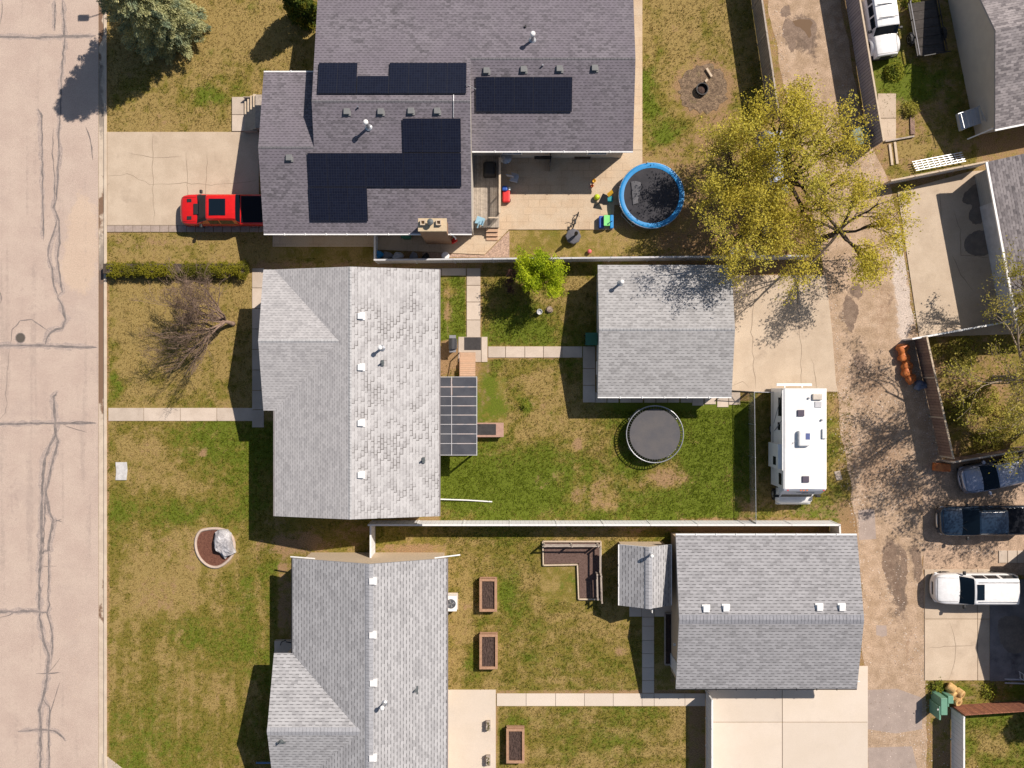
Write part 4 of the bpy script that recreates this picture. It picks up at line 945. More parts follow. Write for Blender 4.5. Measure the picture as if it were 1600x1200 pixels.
x, y, z = on(969, 443, zN2); stack(h, x, y, z, .8, .08)
h, x0, x1, yn, ys = garage('garage', 'large detached garage with dashed grey roof and four white vents', 'garage', 1056, 836, 1339, 1076, 2.6, 3.7, 968, M['sh_new2'], M['walltan'], capw=.6)
gutter(h, (x0,ys-.04,2.54), (x1,ys-.04,2.54), 'black'); gutter(h, (x0,yn+.04,2.54), (x1,yn+.04,2.54), 'white')
for k in (0,1): b = MB(); xm = X(1115+k*112); b.box(xm, ys+.26, 0, xm+4.2, ys+.31, 2.1); b.build('garage_door', M['white'], h)
door(h, (x0+.18, Y(1030), 1.05), .9, 2.1, (-1,0), M['white'])
yr = Y(968,3.7); zN2 = lambda y: 3.7-(y-yr)/(yn-yr)*1.1
for px, py in ((1103,951),(1134,950),(1280,949),(1315,949)): x, y, z = on(px,py,zN2); roof_vent(h, x, y, z, M['white'], .42)
b = MB(); b.tube([P(1052,1007,1.6), P(1062,1007,1.6)], .09, 8); b.build('wall_vent', M['white'], h)
h, x0, x1, yn, ys = garage('shed', 'small garden shed with tan gable and dashed roof beside the large garage', 'shed', 968, 851, 1048, 946, 2.0, 2.85, 1014, M['sh_new'], M['walltan'], 'y', 'fascia', .45, .2)
gutter(h, (x0-.04,ys,1.94), (x0-.04,yn,1.94)); gutter(h, (x1+.04,ys,1.94), (x1+.04,yn,1.94))
xr = X(1014,2.85); zE = lambda x: 2.85-(x-xr)/(x1-xr)*.85
x, y, z = onx(1016,866,zE); stack(h, x, y, z, .5, .07)
door(h, (X(1012), ys+.18, .95), 1.4, 1.8, (0,-1), M['white'])
# small buildings at the right edge, turned a little
def turned(px, py, z, ang): 
    v = P(px, py, z); return Matrix.Translation(Vector((v.x, v.y, 0))) @ Matrix.Rotation(R(ang), 4, 'Z')
h = empty('house', (X(1560), Y(120), 0), 0, 'beige walled building with brown grey roof at the top right corner', 'house')
T = turned(1555, 202, 2.4, 11.4); E, Rz, L = 2.4, 4.35, 5.72
tp = lambda *p: T @ Vector(p)
r = MB(); r.slopes([[tp(0,0,E),tp(13,0,E),tp(13,L,Rz),tp(0,L,Rz)],[tp(0,L,Rz),tp(13,L,Rz),tp(13,2*L,E),tp(0,2*L,E)]])
r.build('roof', [M['sh_brown']]*9+[M['fasciadk']], h)
b = MB(); gprism(b, [(.3,0),(2*L-.3,0),(2*L-.3,E-.05),(L,Rz-.15),(.3,E-.05)], .12, 12.5, 'x'); b.v = [tuple(T @ Vector(v)) for v in b.v]; b.build('wall', M['wallbeige'], h)
gutter(h, tp(0,-.04,E-.06), tp(13,-.04,E-.06)) if False else MB().beam(tp(0,-.05,E-.06), tp(13,-.05,E-.06), .12, .1).build('gutter', M['white'], h)
MB().tube([tp(-.05,.1,E-.1), tp(-1.0,.0,.9)], .045, 6).build('downspout', M['white'], h)
h = empty('garage', (X(1590), Y(390), 0), 0, 'garage with brown grey roof and white edge at the right side above the trees', 'garage')
T = turned(1592, 516, 2.6, 10.6); E, Rz = 2.6, 3.6; L = 11.1
r = MB(); r.slopes([[tp(0,0,E),tp(4,0,Rz),tp(4,L,Rz),tp(0,L,E)],[tp(4,0,Rz),tp(8,0,E),tp(8,L,E),tp(4,L,Rz)]])
r.build('roof', [M['sh_brown']]*9+[M['white']], h)
b = MB(); gprism(b, [(.55,0),(7.6,0),(7.6,E-.06),(4,Rz-.15),(.55,E-.06)], .3, L-.3, 'y'); b.v = [tuple(T @ Vector(v)) for v in b.v]; b.build('wall', M['wallgrey'], h)
b = MB(); b.box(.49, 1.2, 0, .54, 8.6, 2.15, T); b.build('garage_door', mat('grey_white_door', (.55,.57,.62), None, 2, .5, .02), h)
MB().beam(tp(-.05,0,E-.05), tp(-.05,L,E-.05), .13, .12).build('gutter', M['white'], h)

# a house just beyond the right edge: its shade lies over the dark pad
h = empty('house', (X(1700), Y(950), 0), 0, 'house beyond the right edge that shades the dark asphalt pad', 'house')
x0, x1, yn, ys, E, Rz = X(1598), X(1800), Y(845), Y(1058), 3.0, 4.4; yr = (yn+ys)/2
r = MB(); r.slopes([[(x0,yr,Rz),(x1,yr,Rz),(x1,yn,E),(x0,yn,E)],[(x0,ys,E),(x1,ys,E),(x1,yr,Rz),(x0,yr,Rz)]]); r.build('roof', [M['sh_brown']]*9+[M['fascia']], h)
b = MB(); gprism(b, [(ys+.4,0),(yn-.4,0),(yn-.4,E-.06),(yr,Rz-.15),(ys+.4,E-.06)], x0+.3, x1-.3, 'x'); b.build('wall', M['wallpale'], h)
window(h, (x0+.3, yr, 1.6), 1.6, 1.2, (-1,0))
# ================================================================ fences
def fence(label, a, b_, h, m, group=None, post=2.4, pm=None, cap=.06, th=.05, rail=True, name='fence', posts=True):
    A, Bv = P(*a), P(*b_); d = Bv-A; L = d.length; d.normalize(); nrm = Vector((-d.y, d.x, 0))
    f = empty(name, A, 0, label, 'fence', group); pm = pm or m
    n = max(1, round(L/post)); up = Vector((0,0,1))
    for i in range(n):
        gp = .03 if posts else .002; p, q = A+d*(L*i/n+gp), A+d*(L*(i+1)/n-gp); mid = up*(h/2+.02)
        k = MB(); k.beam(p+mid, q+mid, th, h-.08); k.build('panel', m, f)
        if rail:
            k = MB(); k.beam(p+up*(h-.0), q+up*(h-.0), th+cap, .05); k.build('top_rail', pm, f)
    if posts:
        for i in range(n+1):
            p = A+d*(L*i/n); k = MB(); k.box(-.05,-.05,0,.05,.05,h+.05, Matrix.Translation(p) @ Matrix.Rotation(math.atan2(d.y,d.x),4,'Z')); k.build('post', pm, f)
    return f
fence('long white vinyl fence between the pale roofed house yard and the yard below', (583,813.5), (1296,813.5), 1.75, M['vinyl'], pm=M['white'], post=3.2)
fence('short white vinyl fence end facing the alley beside the large garage', (1296,815), (1297,831), 1.75, M['vinyl'], pm=M['white'], post=3)
fence('short white gate panel joining the tan gable and the long white fence', (586,815), (586,866), 1.75, M['vinyl'], pm=M['white'], post=3)
fence('grey board fence behind the solar roofed house patio', (592,411.5), (1250,405), 1.55, M['vinylgrey'], pm=M['lgrey'], post=2.6)
fence('thin white side gate beside the gravel strip of the solar roofed house', (590,368), (590,410), 1.2, M['vinyl'], pm=M['white'], post=2)
fence('weathered grey wooden fence along the left side of the alley', (1167,-45), (1201,185), 2.0, M['fencewood'], pm=M['greywood'])
fence('tall mauve grey slatted fence on the right side of the alley, beside the white jeep', (1314,-40), (1360,234), 2.0, M['fencemauve'], pm=M['palewood'], posts=False)
fence('low tan topped fence between the ladder yard and the shaded driveway', (1378,290), (1525,261), 1.4, M['lgrey'], pm=M['palewood'], post=1.5)
fence('low grey fence with white top rail below the shaded driveway', (1412,531), (1574,502), 1.25, M['vinylgrey'], pm=M['white'], post=2)
fence('brown wooden fence behind the orange sacks', (1428,529), (1468,712), 1.75, M['fencebrown'], pm=M['palewood'], post=2.6)
fence('dark brown wooden fence along the parking beside the silver car', (1469,719), (1640,690), 1.6, M['fencebrown'], pm=M['greywood'])
fence('rusty brown board fence behind the tan rolls', (1486,1102), (1640,1092), 1.7, M['fencerust'], pm=M['fencerust'], posts=False, rail=False)
fence('pale grey fence beside the alley at the lower right lawn', (1486,1106), (1486,1250), 1.6, M['vinyl'], pm=M['white'])
fence('white vinyl fence between the lower lawn and the new driveway', (1103,1079), (1103,1250), 1.75, M['vinyl'], pm=M['white'], post=1.75)
# chain link
cl = empty('chain_link_fence', P(1170,612), 0, 'grey chain link fence beside the motorhome', 'fence')
ya, yb = Y(612), Y(812); xa, xb = X(1169), X(1171.5); n = 4
for i in range(n+1):
    t = i/n; k = MB(); k.tube([(xa+(xb-xa)*t, ya+(yb-ya)*t, 0), (xa+(xb-xa)*t, ya+(yb-ya)*t, 1.5)], .03, 6); k.build('post', M['galv'], cl)
k = MB(); k.tube([(xa,ya,1.45),(xb,yb,1.45)], .022, 6); k.build('top_rail', M['galv'], cl)
k = MB(); k.add([(xa,ya,.03),(xb,yb,.03),(xb,yb,1.44),(xa,ya,1.44)], [(0,1,2,3)]); k.build('wire_mesh', M['link'], cl)
for a, b_, lb in (((1137,610),(1168,612),'black wire gate between the light garage and the chain link fence'),((1171,612),(1206,613),'short wire fence behind the rear of the motorhome')):
    g = empty('wire_gate', P(*a), 0, lb, 'gate'); A, Bv = P(*a), P(*b_); gm = M['black'] if a[0]==1137 else M['galv']; up = Vector((0,0,1))
    k = MB(); k.beam(A+up*.1, Bv+up*.1, .04, .04); k.beam(A+up*1.2, Bv+up*1.2, .04, .04); k.beam(A, A+up*1.25, .05, .05); k.beam(Bv, Bv+up*1.25, .05, .05); k.beam(A+up*.1, Bv+up*1.2, .03, .03)
    k.build('frame', gm, g)
    k = MB(); k.add([A+up*.12,Bv+up*.12,Bv+up*1.18,A+up*1.18], [(0,1,2,3)]); k.build('wire_mesh', M['linkx'] if 'linkx' in M else M['link'], g)

# ================================================================ trampolines
def trampoline(label, cx, cy, rout, rmat, z, mm, ringm, pad=None, legs=4):
    t = empty('trampoline', (X(cx,z), Y(cy,z), 0), 0, label, 'trampoline'); f = (1-z/H)/S
    ro, rm = rout*f, rmat*f
    k = MB(); k.torus((0,0,z), ro, .035, 56, 8); k.build('frame_ring', ringm, t, local=True, smooth=True)
    k = MB(); k.lathe((0,0,z), [(rm,-.012),(rm,.0)], 56); k.build('jump_mat', mm, t, local=True)
    if pad:
        k = MB(); n = 64; G = []
        for i in range(n+1):
            a = 2*math.pi*i/n; w = .016*math.sin(a*7)
            G.append([((rm-.03)*math.cos(a),(rm-.03)*math.sin(a),z+.015),((rm+ro)/2*math.cos(a),(rm+ro)/2*math.sin(a),z+.05+w*.6),((ro+.02)*math.cos(a),(ro+.02)*math.sin(a),z+.03),((ro+.03)*math.cos(a),(ro+.03)*math.sin(a),z-.08)])
        k.grid(G); k.build('edge_pad', pad, t, local=True, smooth=True)
    else:
        k = MB()
        for i in range(64):
            a = 2*math.pi*i/64; k.beam((rm*math.cos(a),rm*math.sin(a),z-.01),(ro*math.cos(a),ro*math.sin(a),z), .045, .03)
        k.build('springs', M['black'], t, local=True)
    for i in range(legs):
        a = 2*math.pi*(i+.5)/legs; da = .28; p = lambda q, zz, s=1: (ro*s*math.cos(q), ro*s*math.sin(q), zz)
        k = MB(); k.tube([p(a-da,z-.03), p(a-da,.12,1.0), p(a-da*.8,.03), p(a+da*.8,.03), p(a+da,.12), p(a+da,z-.03)], .028, 6); k.build('leg', M['galv'], t, local=True)
    return t
trampoline('grey round trampoline with exposed springs on the lawn below the garage', 1023.3, 678.5, 44.5, 39.5, .95, M['mesh'], M['galv'])
tb = trampoline('large trampoline with bright blue edge pad and dark mat under the trees', 1018, 305.5, 51, 44, .95, M['meshdark'], M['galv'], M['blue'])
k = MB(); zz = .985
G = []
for i in range(9):
    t_ = i/8; G.append([Vector((X(986+t_*3,zz), Y(284+t_*36,zz), zz+.03)), Vector((X(993+t_*4,zz), Y(283+t_*34,zz), zz+.06+.03*math.sin(t_*7))), Vector((X(1001+t_*3-9*t_*t_,zz), Y(285+t_*30,zz), zz+.025))])
k.grid(G); k.build('draped_net', plain('net_grey', (.10,.10,.11), .8), tb, smooth=True)
for a in (.5, 1.7, 2.9, 4.1, 5.3):
    k = MB(); x0, y0 = X(1018,.95)+2.2*math.cos(a), Y(305.5,.95)+2.2*math.sin(a); k.tube([(x0,y0,.2),(x0,y0,1.15)], .03, 6); k.build('net_pole', M['galv'], tb)

# ================================================================ planters, boulder, beds
pl = None
def planter(px0, py0, px1, py1, h=.62, lb=''):
    p = empty('planter_box', (X((px0+px1)/2,h), Y((py0+py1)/2,h), 0), 0, lb, 'planter', 'raised timber planter boxes')
    x0, x1, y0, y1 = X(px0,h), X(px1,h), Y(py1,h), Y(py0,h); t = .17
    k = MB(); k.box(x0,y0,0,x0+t,y1,h); k.box(x1-t,y0,0,x1,y1,h); k.box(x0+t,y0,0,x1-t,y0+t,h-.002); k.box(x0+t,y1-t,0,x1-t,y1,h-.002)
    k.build('timber_frame', M['redwood'], p, bevel=.012)
    k = MB(); k.beam((x0+.06,y1+.07,h*.8),(x1-.06,y1+.07,h*.8),.05,.06); k.beam((x0+.1,y1,h*.8),(x0+.1,y1+.07,h*.8),.05,.05); k.beam((x1-.1,y1,h*.8),(x1-.1,y1+.07,h*.8),.05,.05); k.build('handle_rail', M['redwood'], p)
    n = 16; G = [[(x0+t+(x1-x0-2*t)*i/n, y0+t+(y1-y0-2*t)*j/n, h-.12+rng.uniform(-.025,.03)) for j in range(n*2//1+1) for _ in (0,) if (y0+t+(y1-y0-2*t)*j/n) <= y1-t+1e-6] for i in range(n+1)]
    k = MB(); k.grid(G); k.build('soil', M['soil'], p)
planter(749,904.5,776.5,956, lb='raised timber planter box nearest the L shaped bed')
planter(749,991.5,777.5,1046, lb='raised timber planter box just above the pale patio walk')
planter(791,1139,819.5,1193, lb='raised timber planter box on the lower lawn beside the pale patio')
# L-shaped bed with rails
lp = empty('garden_bed', P(900,880), 0, 'L shaped mulch bed with pale edging and timber rails', 'garden bed')
poly = [(848,845.5),(938.5,845.5),(939.5,935.5),(904,935.5),(902,881.5),(849,882.5)]
inn = [(850,847.5),(936.5,847.5),(937.5,933.5),(906,933.5),(904,879.5),(851,880.5)]
k = MB()
for i in range(6): a, b_ = P(*poly[i],.0), P(*poly[(i+1)%6],.0); k.beam(a+Vector((0,0,.09)), b_+Vector((0,0,.09)), .09, .18)
k.build('edging', M['palewood'], lp)
k = MB(); k.sheet([(X(x),Y(y)) for x, y in inn], .10); k.build('mulch', mat('dark_mulch', (.10,.062,.05), (.14,.09,.075), 8, .95, .35, 22, .5, 22), lp)
def rail(pts, h):
    for x, y in pts: k = MB(); k.box(X(x)-.05, Y(y)-.05, 0, X(x)+.05, Y(y)+.05, h+.06); k.build('post', M['greywood'], lp)
    for (xa_,ya_), (xb_,yb_) in zip(pts[:-1], pts[1:]):
        for z in (h*.55, h-.04): k = MB(); k.beam(P(xa_,ya_)+Vector((0,0,z)), P(xb_,yb_)+Vector((0,0,z)), .07, .10); k.build('rail', M['greywood'], lp)
rail([(850,848.5),(892,848.5),(932.5,848.5)], 1.15); rail([(936,851),(936,892)], 1.1)
rail([(931,893),(932,931)], .95); rail([(937,895),(938,935)], 1.1)
# boulder in edged mulch ring
bd = empty('mulch_bed', P(335,858), 0, 'round red brown mulch bed with pale stone edging on the street lawn', 'garden bed')
ring = [(312,831),(323,827),(338,826),(352,829),(362,838),(366,852),(363,867),(353,879),(340,886),(326,884),(314,874),(307,860),(306,844)]
def smooth_ring(pts, n=6):
    out = []; m = len(pts)
    for i in range(m):
        p0, p1, p2, p3 = (Vector((*pts[(i+k)%m],0)) for k in (-1,0,1,2))
        for j in range(n):
            t = j/n; v = .5*((2*p1)+(p2-p0)*t+(2*p0-5*p1+4*p2-p3)*t*t+(3*p1-p0-3*p2+p3)*t**3); out.append((v.x, v.y))
    return out
sr = smooth_ring(ring)
k = MB(); k.sheet([(X(x),Y(y)) for x, y in sr], .045); k.build('mulch', M['mulch'], bd)
k = MB(); k.tube([P(x,y,.05) for x, y in sr+[sr[0],]], .10, 6, cap=False); k.build('edging', mat('stone_edging', (.50,.40,.33), (.42,.33,.27), 4, .9, .12), bd)
def rock(label, cx, cy, sx, sy, sz, m, outline=None, seed=1, name='boulder'):
    r = random.Random(seed); k = MB(); n, q = 22, 9; G = []
    for j in range(q+1):
        ph = math.pi/2*j/q; row = []
        for i in range(n):
            a = 2*math.pi*i/n
            if outline: 
                L = len(outline); t = i*L/n; i0 = int(t); f = t-i0; ox = outline[i0%L][0]*(1-f)+outline[(i0+1)%L][0]*f; oy = outline[i0%L][1]*(1-f)+outline[(i0+1)%L][1]*f
            else: ox, oy = math.cos(a)*sx, math.sin(a)*sy
            s = math.cos(ph)**.55
            nz = (fbm(np.array([ox*s*9+40.]), np.array([oy*s*9+ph*4+20.]), 4, seed)[0]-.5)
            row.append((ox*s*(1+nz*.35), oy*s*(1+nz*.35), sz*math.sin(ph)**.8*(1+nz*.7)))
        G.append(row+[row[0]])
    k.grid(G); k.v = [(v[0]+X(cx), v[1]+Y(cy), v[2]-.03) for v in k.v]
    return k.build(name, m, label=label, cat=name.replace('_',' '))
rock('big pale grey boulder on the red brown mulch bed', 352, 848, .6, .8, .62, M['rock'],
     [(( x-352)/S, -(y-848)/S) for x, y in ((369,862),(364,845),(362,833),(356,826.5),(345,827),(339,831),(337,843),(338,855),(343,863),(353,870),(361,867))][::-1], 4)
b = MB(); b.prism([(X(x),Y(y)) for x, y in ((181,722),(198.5,722),(199.5,735),(198,750),(181,750),(182,737))], 0, .06); b.build('stone_slab', M['galvc'] if 'galvc' in M else mat('pale_slab', (.56,.55,.53), (.44,.43,.42), 4, .9, .12), label='pale rectangular slab set in the street lawn', cat='slab', bevel=.01)
b = MB(); b.prism([(X(x),Y(y)) for x, y in ((1303,737),(1312,735),(1316,749),(1307,750.5))], 0, .05); b.build('stone_slab', M['concgrey'], label='tan slab in the grass between the motorhome and alley', cat='slab', bevel=.01)
mh = empty('manhole_cover', P(32,528), 0, 'round dark manhole cover in the street', 'manhole')
k = MB(); k.lathe((X(32),Y(528),.0), [(.30,.0),(.30,.014),(.02,.016)], 24); k.build('lid', plain('cast_iron', (.10,.085,.07), .8), mh)
k = MB(); k.torus((X(32),Y(528),.011), .33, .025, 28, 4, .006); k.build('rim', M['tar'], mh)
# fire pit circle
fp = empty('fire_pit', P(1091,142), 0, 'black fire pit ring on a bare soil circle in the dry lawn', 'fire pit')
k = MB(); r_ = random.Random(4); k.sheet([(X(1099+(39+r_.uniform(-5,4))*math.cos(i*.1309)), Y(139+(38+r_.uniform(-5,4))*math.sin(i*.1309))) for i in range(48)], .02); k.build('gravel_circle', mat('dark_fire_gravel', (.12,.082,.055), (.22,.155,.10), 3.5, .95, .5, 12, .8, 14, stain=((.16,.14,.05), 1.6, .6)), fp)
k = MB(); x, y = X(1096), Y(141); k.lathe((x,y,0), [(.40,0),(.42,.32),(.36,.32),(.34,.06),(.02,.05)], 18); k.build('steel_ring', M['black'], fp)
k = MB(); k.lathe((x,y,.06), [(.3,0),(.2,.06),(.02,.08)], 12); k.build('ash', M['soil'], fp)
for i, (a, b_) in enumerate((((1104,107),(1112,120)),((1102,128),(1105,124)),)):
    k = MB(); k.beam(P(*a,.12), P(*b_,.12), .14, .12); k.build('log', M['palewood'], label=('pale wood log lying near the fire pit', 'short wood chunk touching the fire pit')[i], cat='log')
# air conditioner
ac = empty('air_conditioner', P(703,940), 0, 'white outdoor air conditioner with round fan beside the lower house', 'air conditioner')
x0, x1, y0, y1 = X(696,.75), X(713.5,.75), Y(955.5,.75), Y(931.5,.75)
k = MB(); k.box(x0,y0,.06,x1,y1,.75); k.build('cabinet', M['white'], ac, bevel=.03)
cx, cy = (x0+x1)/2, (y0+y1)/2
k = MB(); k.lathe((cx,cy,.752), [(.32,0),(.32,.006)], 24); k.build('fan_well', plain('dark_well', (.03,.035,.05), .5), ac)
k = MB(); 
for r_ in (.1,.17,.24,.31): k.torus((cx,cy,.77), r_, .008, 24, 4)
for i in range(6): a = i*math.pi/6; k.beam((cx-.31*math.cos(a),cy-.31*math.sin(a),.775),(cx+.31*math.cos(a),cy+.31*math.sin(a),.775),.01,.01)
k.build('grille', M['rim'], ac)
k = MB()
for i in range(4):
    a = i*math.pi/2+.3; k.add([(cx+.05*math.cos(a-.4),cy+.05*math.sin(a-.4),.762),(cx+.26*math.cos(a-.35),cy+.26*math.sin(a-.35),.760),(cx+.27*math.cos(a+.3),cy+.27*math.sin(a+.3),.766),(cx+.05*math.cos(a+.4),cy+.05*math.sin(a+.4),.764)], [(0,1,2,3)])
k.build('fan_blades', M['rim'], ac)
k = MB(); k.box(x0-.05,y0-.05,0,x1+.05,y1+.05,.06); k.build('base_pad', M['concgrey'], ac)

# ================================================================ leafy helper (used by pots, shrubs, trees)
def leaves(name, pts, m, per, size, spread, seed, parent=None, flat=.5, off=None, **kw):
    r = np.random.default_rng(seed); pts = np.asarray(pts, dtype=np.float64)
    c = np.repeat(pts, per, 0); k = len(c)
    c = c + r.normal(0, 1, (k,3))*np.array(spread)
    n = r.normal(0, 1, (k,3)); n[:,2] = np.abs(n[:,2])+flat; n /= np.linalg.norm(n, axis=1)[:,None]
    t = np.cross(n, r.normal(0,1,(k,3))); t /= np.linalg.norm(t, axis=1)[:,None]; b = np.cross(n, t)
    s = (size*r.uniform(.55, 1.25, k))[:,None]
    V = np.stack([c-t*s, c+b*s*.5, c+t*s, c-b*s*.5], 1).reshape(-1,3)
    F = np.arange(len(V)).reshape(-1,4)
    o = np_mesh(name, V, F, m, parent, off=off)
    return tag(o, **kw) if kw else o
# patio pots
for i, py in enumerate((1134,1188)):
    p = empty('flower_pot', P(762,py), 0, ('square weathered pot in the middle of the pale patio', 'square weathered pot near the bottom edge of the pale patio')[i], 'flower pot', 'pots on the pale patio')
    x, y = X(763,.4), Y(py,.4); k = MB()
    vs = [(x-.13,y-.26,.06),(x+.13,y-.26,.06),(x+.13,y+.26,.06),(x-.13,y+.26,.06),(x-.15,y-.33,.45),(x+.15,y-.33,.45),(x+.15,y+.33,.45),(x-.15,y+.33,.45)]
    k.add(vs, [(3,2,1,0),(4,5,6,7),(0,1,5,4),(1,2,6,5),(2,3,7,6),(3,0,4,7)]); k.build('pot', M['greywood'], p)
    leaves('plant', [(x+rng.uniform(-.08,.08),y+rng.uniform(-.25,.25),.5) for _ in range(9)], leafmat('pot_plant', (.12,.12,.03), (.22,.18,.06)) if i == 0 else M['potp'], 7, .05, (.05,.06,.04), 5+i, p, off=root_loc(p))
    if i == 0: M['potp'] = bpy.data.materials['pot_plant']
# barbecue at the pale house, mats, pail, stump, pole
def bbq(px, py, rz, label, L=1.25, W=.55, cover=False, z0=0):
    g = empty('barbecue', P(px,py,z0), R(rz), label, 'barbecue')
    k = MB(); k.box(-.35,-.24,.12,.35,.24,.72); k.build('cabinet', M['black'], g, local=True, bevel=.02)
    k = MB(); k.box(-L/2,-.22,.78,-.36,.22,.83); k.build('side_shelf', M['grey'], g, local=True, bevel=.01)
    k = MB(); k.box(.36,-.22,.78,L/2,.22,.83); k.build('side_shelf', M['grey'], g, local=True, bevel=.01)
    G = []
    for i in range(9):
        a = math.pi*i/8; G.append([(s, -.27*math.cos(a), .78+.30*math.sin(a)) for s in (-.36,-.33,.33,.36)])
    k = MB(); k.grid(G); k.add([(-.36,-.27*math.cos(math.pi*i/8),.78+.30*math.sin(math.pi*i/8)) for i in range(9)], [tuple(range(9))]); k.add([(.36,-.27*math.cos(math.pi*i/8),.78+.30*math.sin(math.pi*i/8)) for i in range(9)], [tuple(range(9))])
    k.build('lid', M['lidgrey'] if 'lidgrey' in M else M.setdefault('lidgrey', plain('lid_enamel', (.05,.05,.055), .35)), g, local=True, smooth=False)
    k = MB(); k.tube([(-.28,-.30,.93),(.28,-.30,.93)], .018, 6); k.build('handle', M['chrome'], g, local=True)
    for sx in (-.3,.3):
        k = MB(); k.lathe((0,0,0), [(.08,-.02),(.08,.02)], 12, M=Matrix.Translation((sx,.2,.08)) @ Matrix.Rotation(R(90),4,'X')); k.build('wheel', M['tyre'], g, local=True)
    return g
bbq(708.5, 538, 90, 'black lidded barbecue beside the pale roofed house', L=1.15)
b = MB(); b.box(X(725.5), Y(547), .058, X(751.5), Y(527), .072); b.build('rubber_mat', M['rubber'], label='square dark rubber mat on the garden path corner', cat='mat', bevel=.004)
pb = empty('bucket', P(843,488), 0, 'white bucket standing on the lawn below the lime green tree', 'bucket')
k = MB(); k.lathe((X(843,.35),Y(487,.35),0), [(.15,0),(.19,.36),(.17,.36),(.14,.05),(.02,.04)], 16); k.build('pail', M['white'], pb); k = MB(); k.lathe((X(843,.35),Y(487,.35),.2), [(.165,0),(.165,.05)], 16); k.build('contents', M['lgrey'], pb)
k = MB(); k.lathe((X(858.5),Y(484),0), [(.26,0),(.2,.1),(.18,.22),(.02,.24)], 12); k.build('tree_stump', mat('stump_wood', (.34,.27,.21), (.14,.10,.08), 5, .9, .3), label='old cut stump in the lawn beside the white bucket', cat='stump')
b = MB(); b.tube([P(687,780,.25), P(730,781.5,.14), P(769,784,.05)], .045, 6); b.build('white_pole', M['white'], label='long white pipe lying across the green lawn', cat='pipe')
# wheelie bins and boxes
def bin_(label, px, py, rz, w, d, h, m, z0=0):
    g = empty('waste_bin', P(px,py), R(rz), label, 'bin')
    k = MB(); vs = []
    for z, s in ((.05,.82),(h-.06,1.0)): vs += [(-w/2*s,-d/2*s,z),(w/2*s,-d/2*s,z),(w/2*s,d/2*s,z),(-w/2*s,d/2*s,z)]
    k.add(vs, [(3,2,1,0),(4,5,6,7),(0,1,5,4),(1,2,6,5),(2,3,7,6),(3,0,4,7)]); k.build('body', m, g, local=True, bevel=.03)
    k = MB(); G = []
    for i in range(7):
        t = i/6; G.append([(-w/2-.02+j*(w+.04)/4, -d/2-.03+t*(d+.06), h-.05+.07*math.sin(math.pi*(.15+.7*t))*(.8+.2*math.sin(math.pi*j/4))) for j in range(5)])
    k.grid(G); k.build('lid', m, g, local=True, smooth=True)
    for s in (-1,1): k = MB(); k.lathe((0,0,0), [(.1,-.03),(.1,.03)], 12, M=Matrix.Translation((s*w*.36,d*.42,.1)) @ Matrix.Rotation(R(90),4,'Y')); k.build('wheel', M['tyre'], g, local=True)
    return g
bin_('green wheeled bin against the light garage wall', 922, 531, 90, .8, .75, 1.05, M['green_plastic'])
bin_('dark green bin below the chimney of the solar roofed house', 637, 369, 0, .62, .6, 1.0, M['green_plastic'])
bin_('round cornered grey green bin at the foot of the mauve alley fence', 1336, 219, 20, 1.0, 1.05, 1.05, plain('grey_green_plastic', (.13,.19,.16), .55))
# utility cabinets
u = empty('utility_cabinet', P(1470,1108), 0, 'large green utility cabinet beside the pale fence', 'utility cabinet')
def cab(x0,y0,x1,y1,h,par,lid=True):
    k = MB(); k.box(X(x0,h), Y(y1,h), 0, X(x1,h), Y(y0,h), h); o = k.build('cabinet', M['utility'], par, bevel=.02)
    return o
cab(1470.5,1091,1480.5,1117.5,1.35,u); k = MB(); k.box(X(1452), Y(1113), 0, X(1471,1.35)-.004, Y(1092), 1.30); k.build('front_body', M['utility'], u, bevel=.02)
k = MB(); k.box(X(1465,1.32), Y(1110,1.32), 1.301, X(1466.5,1.32), Y(1107.5,1.32), 1.315); k.build('warning_sticker', M['white'], u)
u = empty('utility_cabinet', P(1478,1092), 0, 'smaller green utility cabinet between the large one and tan rolls', 'utility cabinet')
cab(1481.5,1088,1490,1099.5,1.0,u); k = MB(); k.box(X(1471.5), Y(1096), 0, X(1481.5,1.)-.004, Y(1088), .95); k.build('front_body', M['utility'], u, bevel=.02)
# tan rolls
for i, (px, py, z, hx, lb) in enumerate(((1486,1075,.28,(.7,-.5,.35),'tan coiled roll at the top of the pile'),(1487,1085,.25,(.5,-.3,.75),'tan coiled roll at the middle left of the pile'),(1499,1083,.27,(.5,-.35,.7),'orange tinged coiled roll at the right of the pile'),(1494,1094,.25,(.3,-.3,.9),'tan coiled roll at the bottom of the pile against the rusty fence'))):
    ax = Vector(hx).normalized(); Mx = Matrix.Translation(P(px,py,z+.05)) @ ax.to_track_quat('Z','Y').to_matrix().to_4x4()
    g = empty('coiled_roll', P(px,py), 0, lb, 'roll', 'pile of tan rolls by the green cabinets')
    k = MB(); k.lathe((0,0,0), [(.14,-.26),(.27,-.27),(.31,-.2),(.31,.2),(.27,.27),(.14,.26)], 18, M=Mx); k.build('wrap', M['tanroll'], g, smooth=False)
    k = MB(); k.lathe((0,0,0), [(.12,-.275),(.12,.275)], 12, M=Mx); k.build('core', mat('roll_core', (.30,.17,.07)) if i == 0 else bpy.data.materials['roll_core'], g)
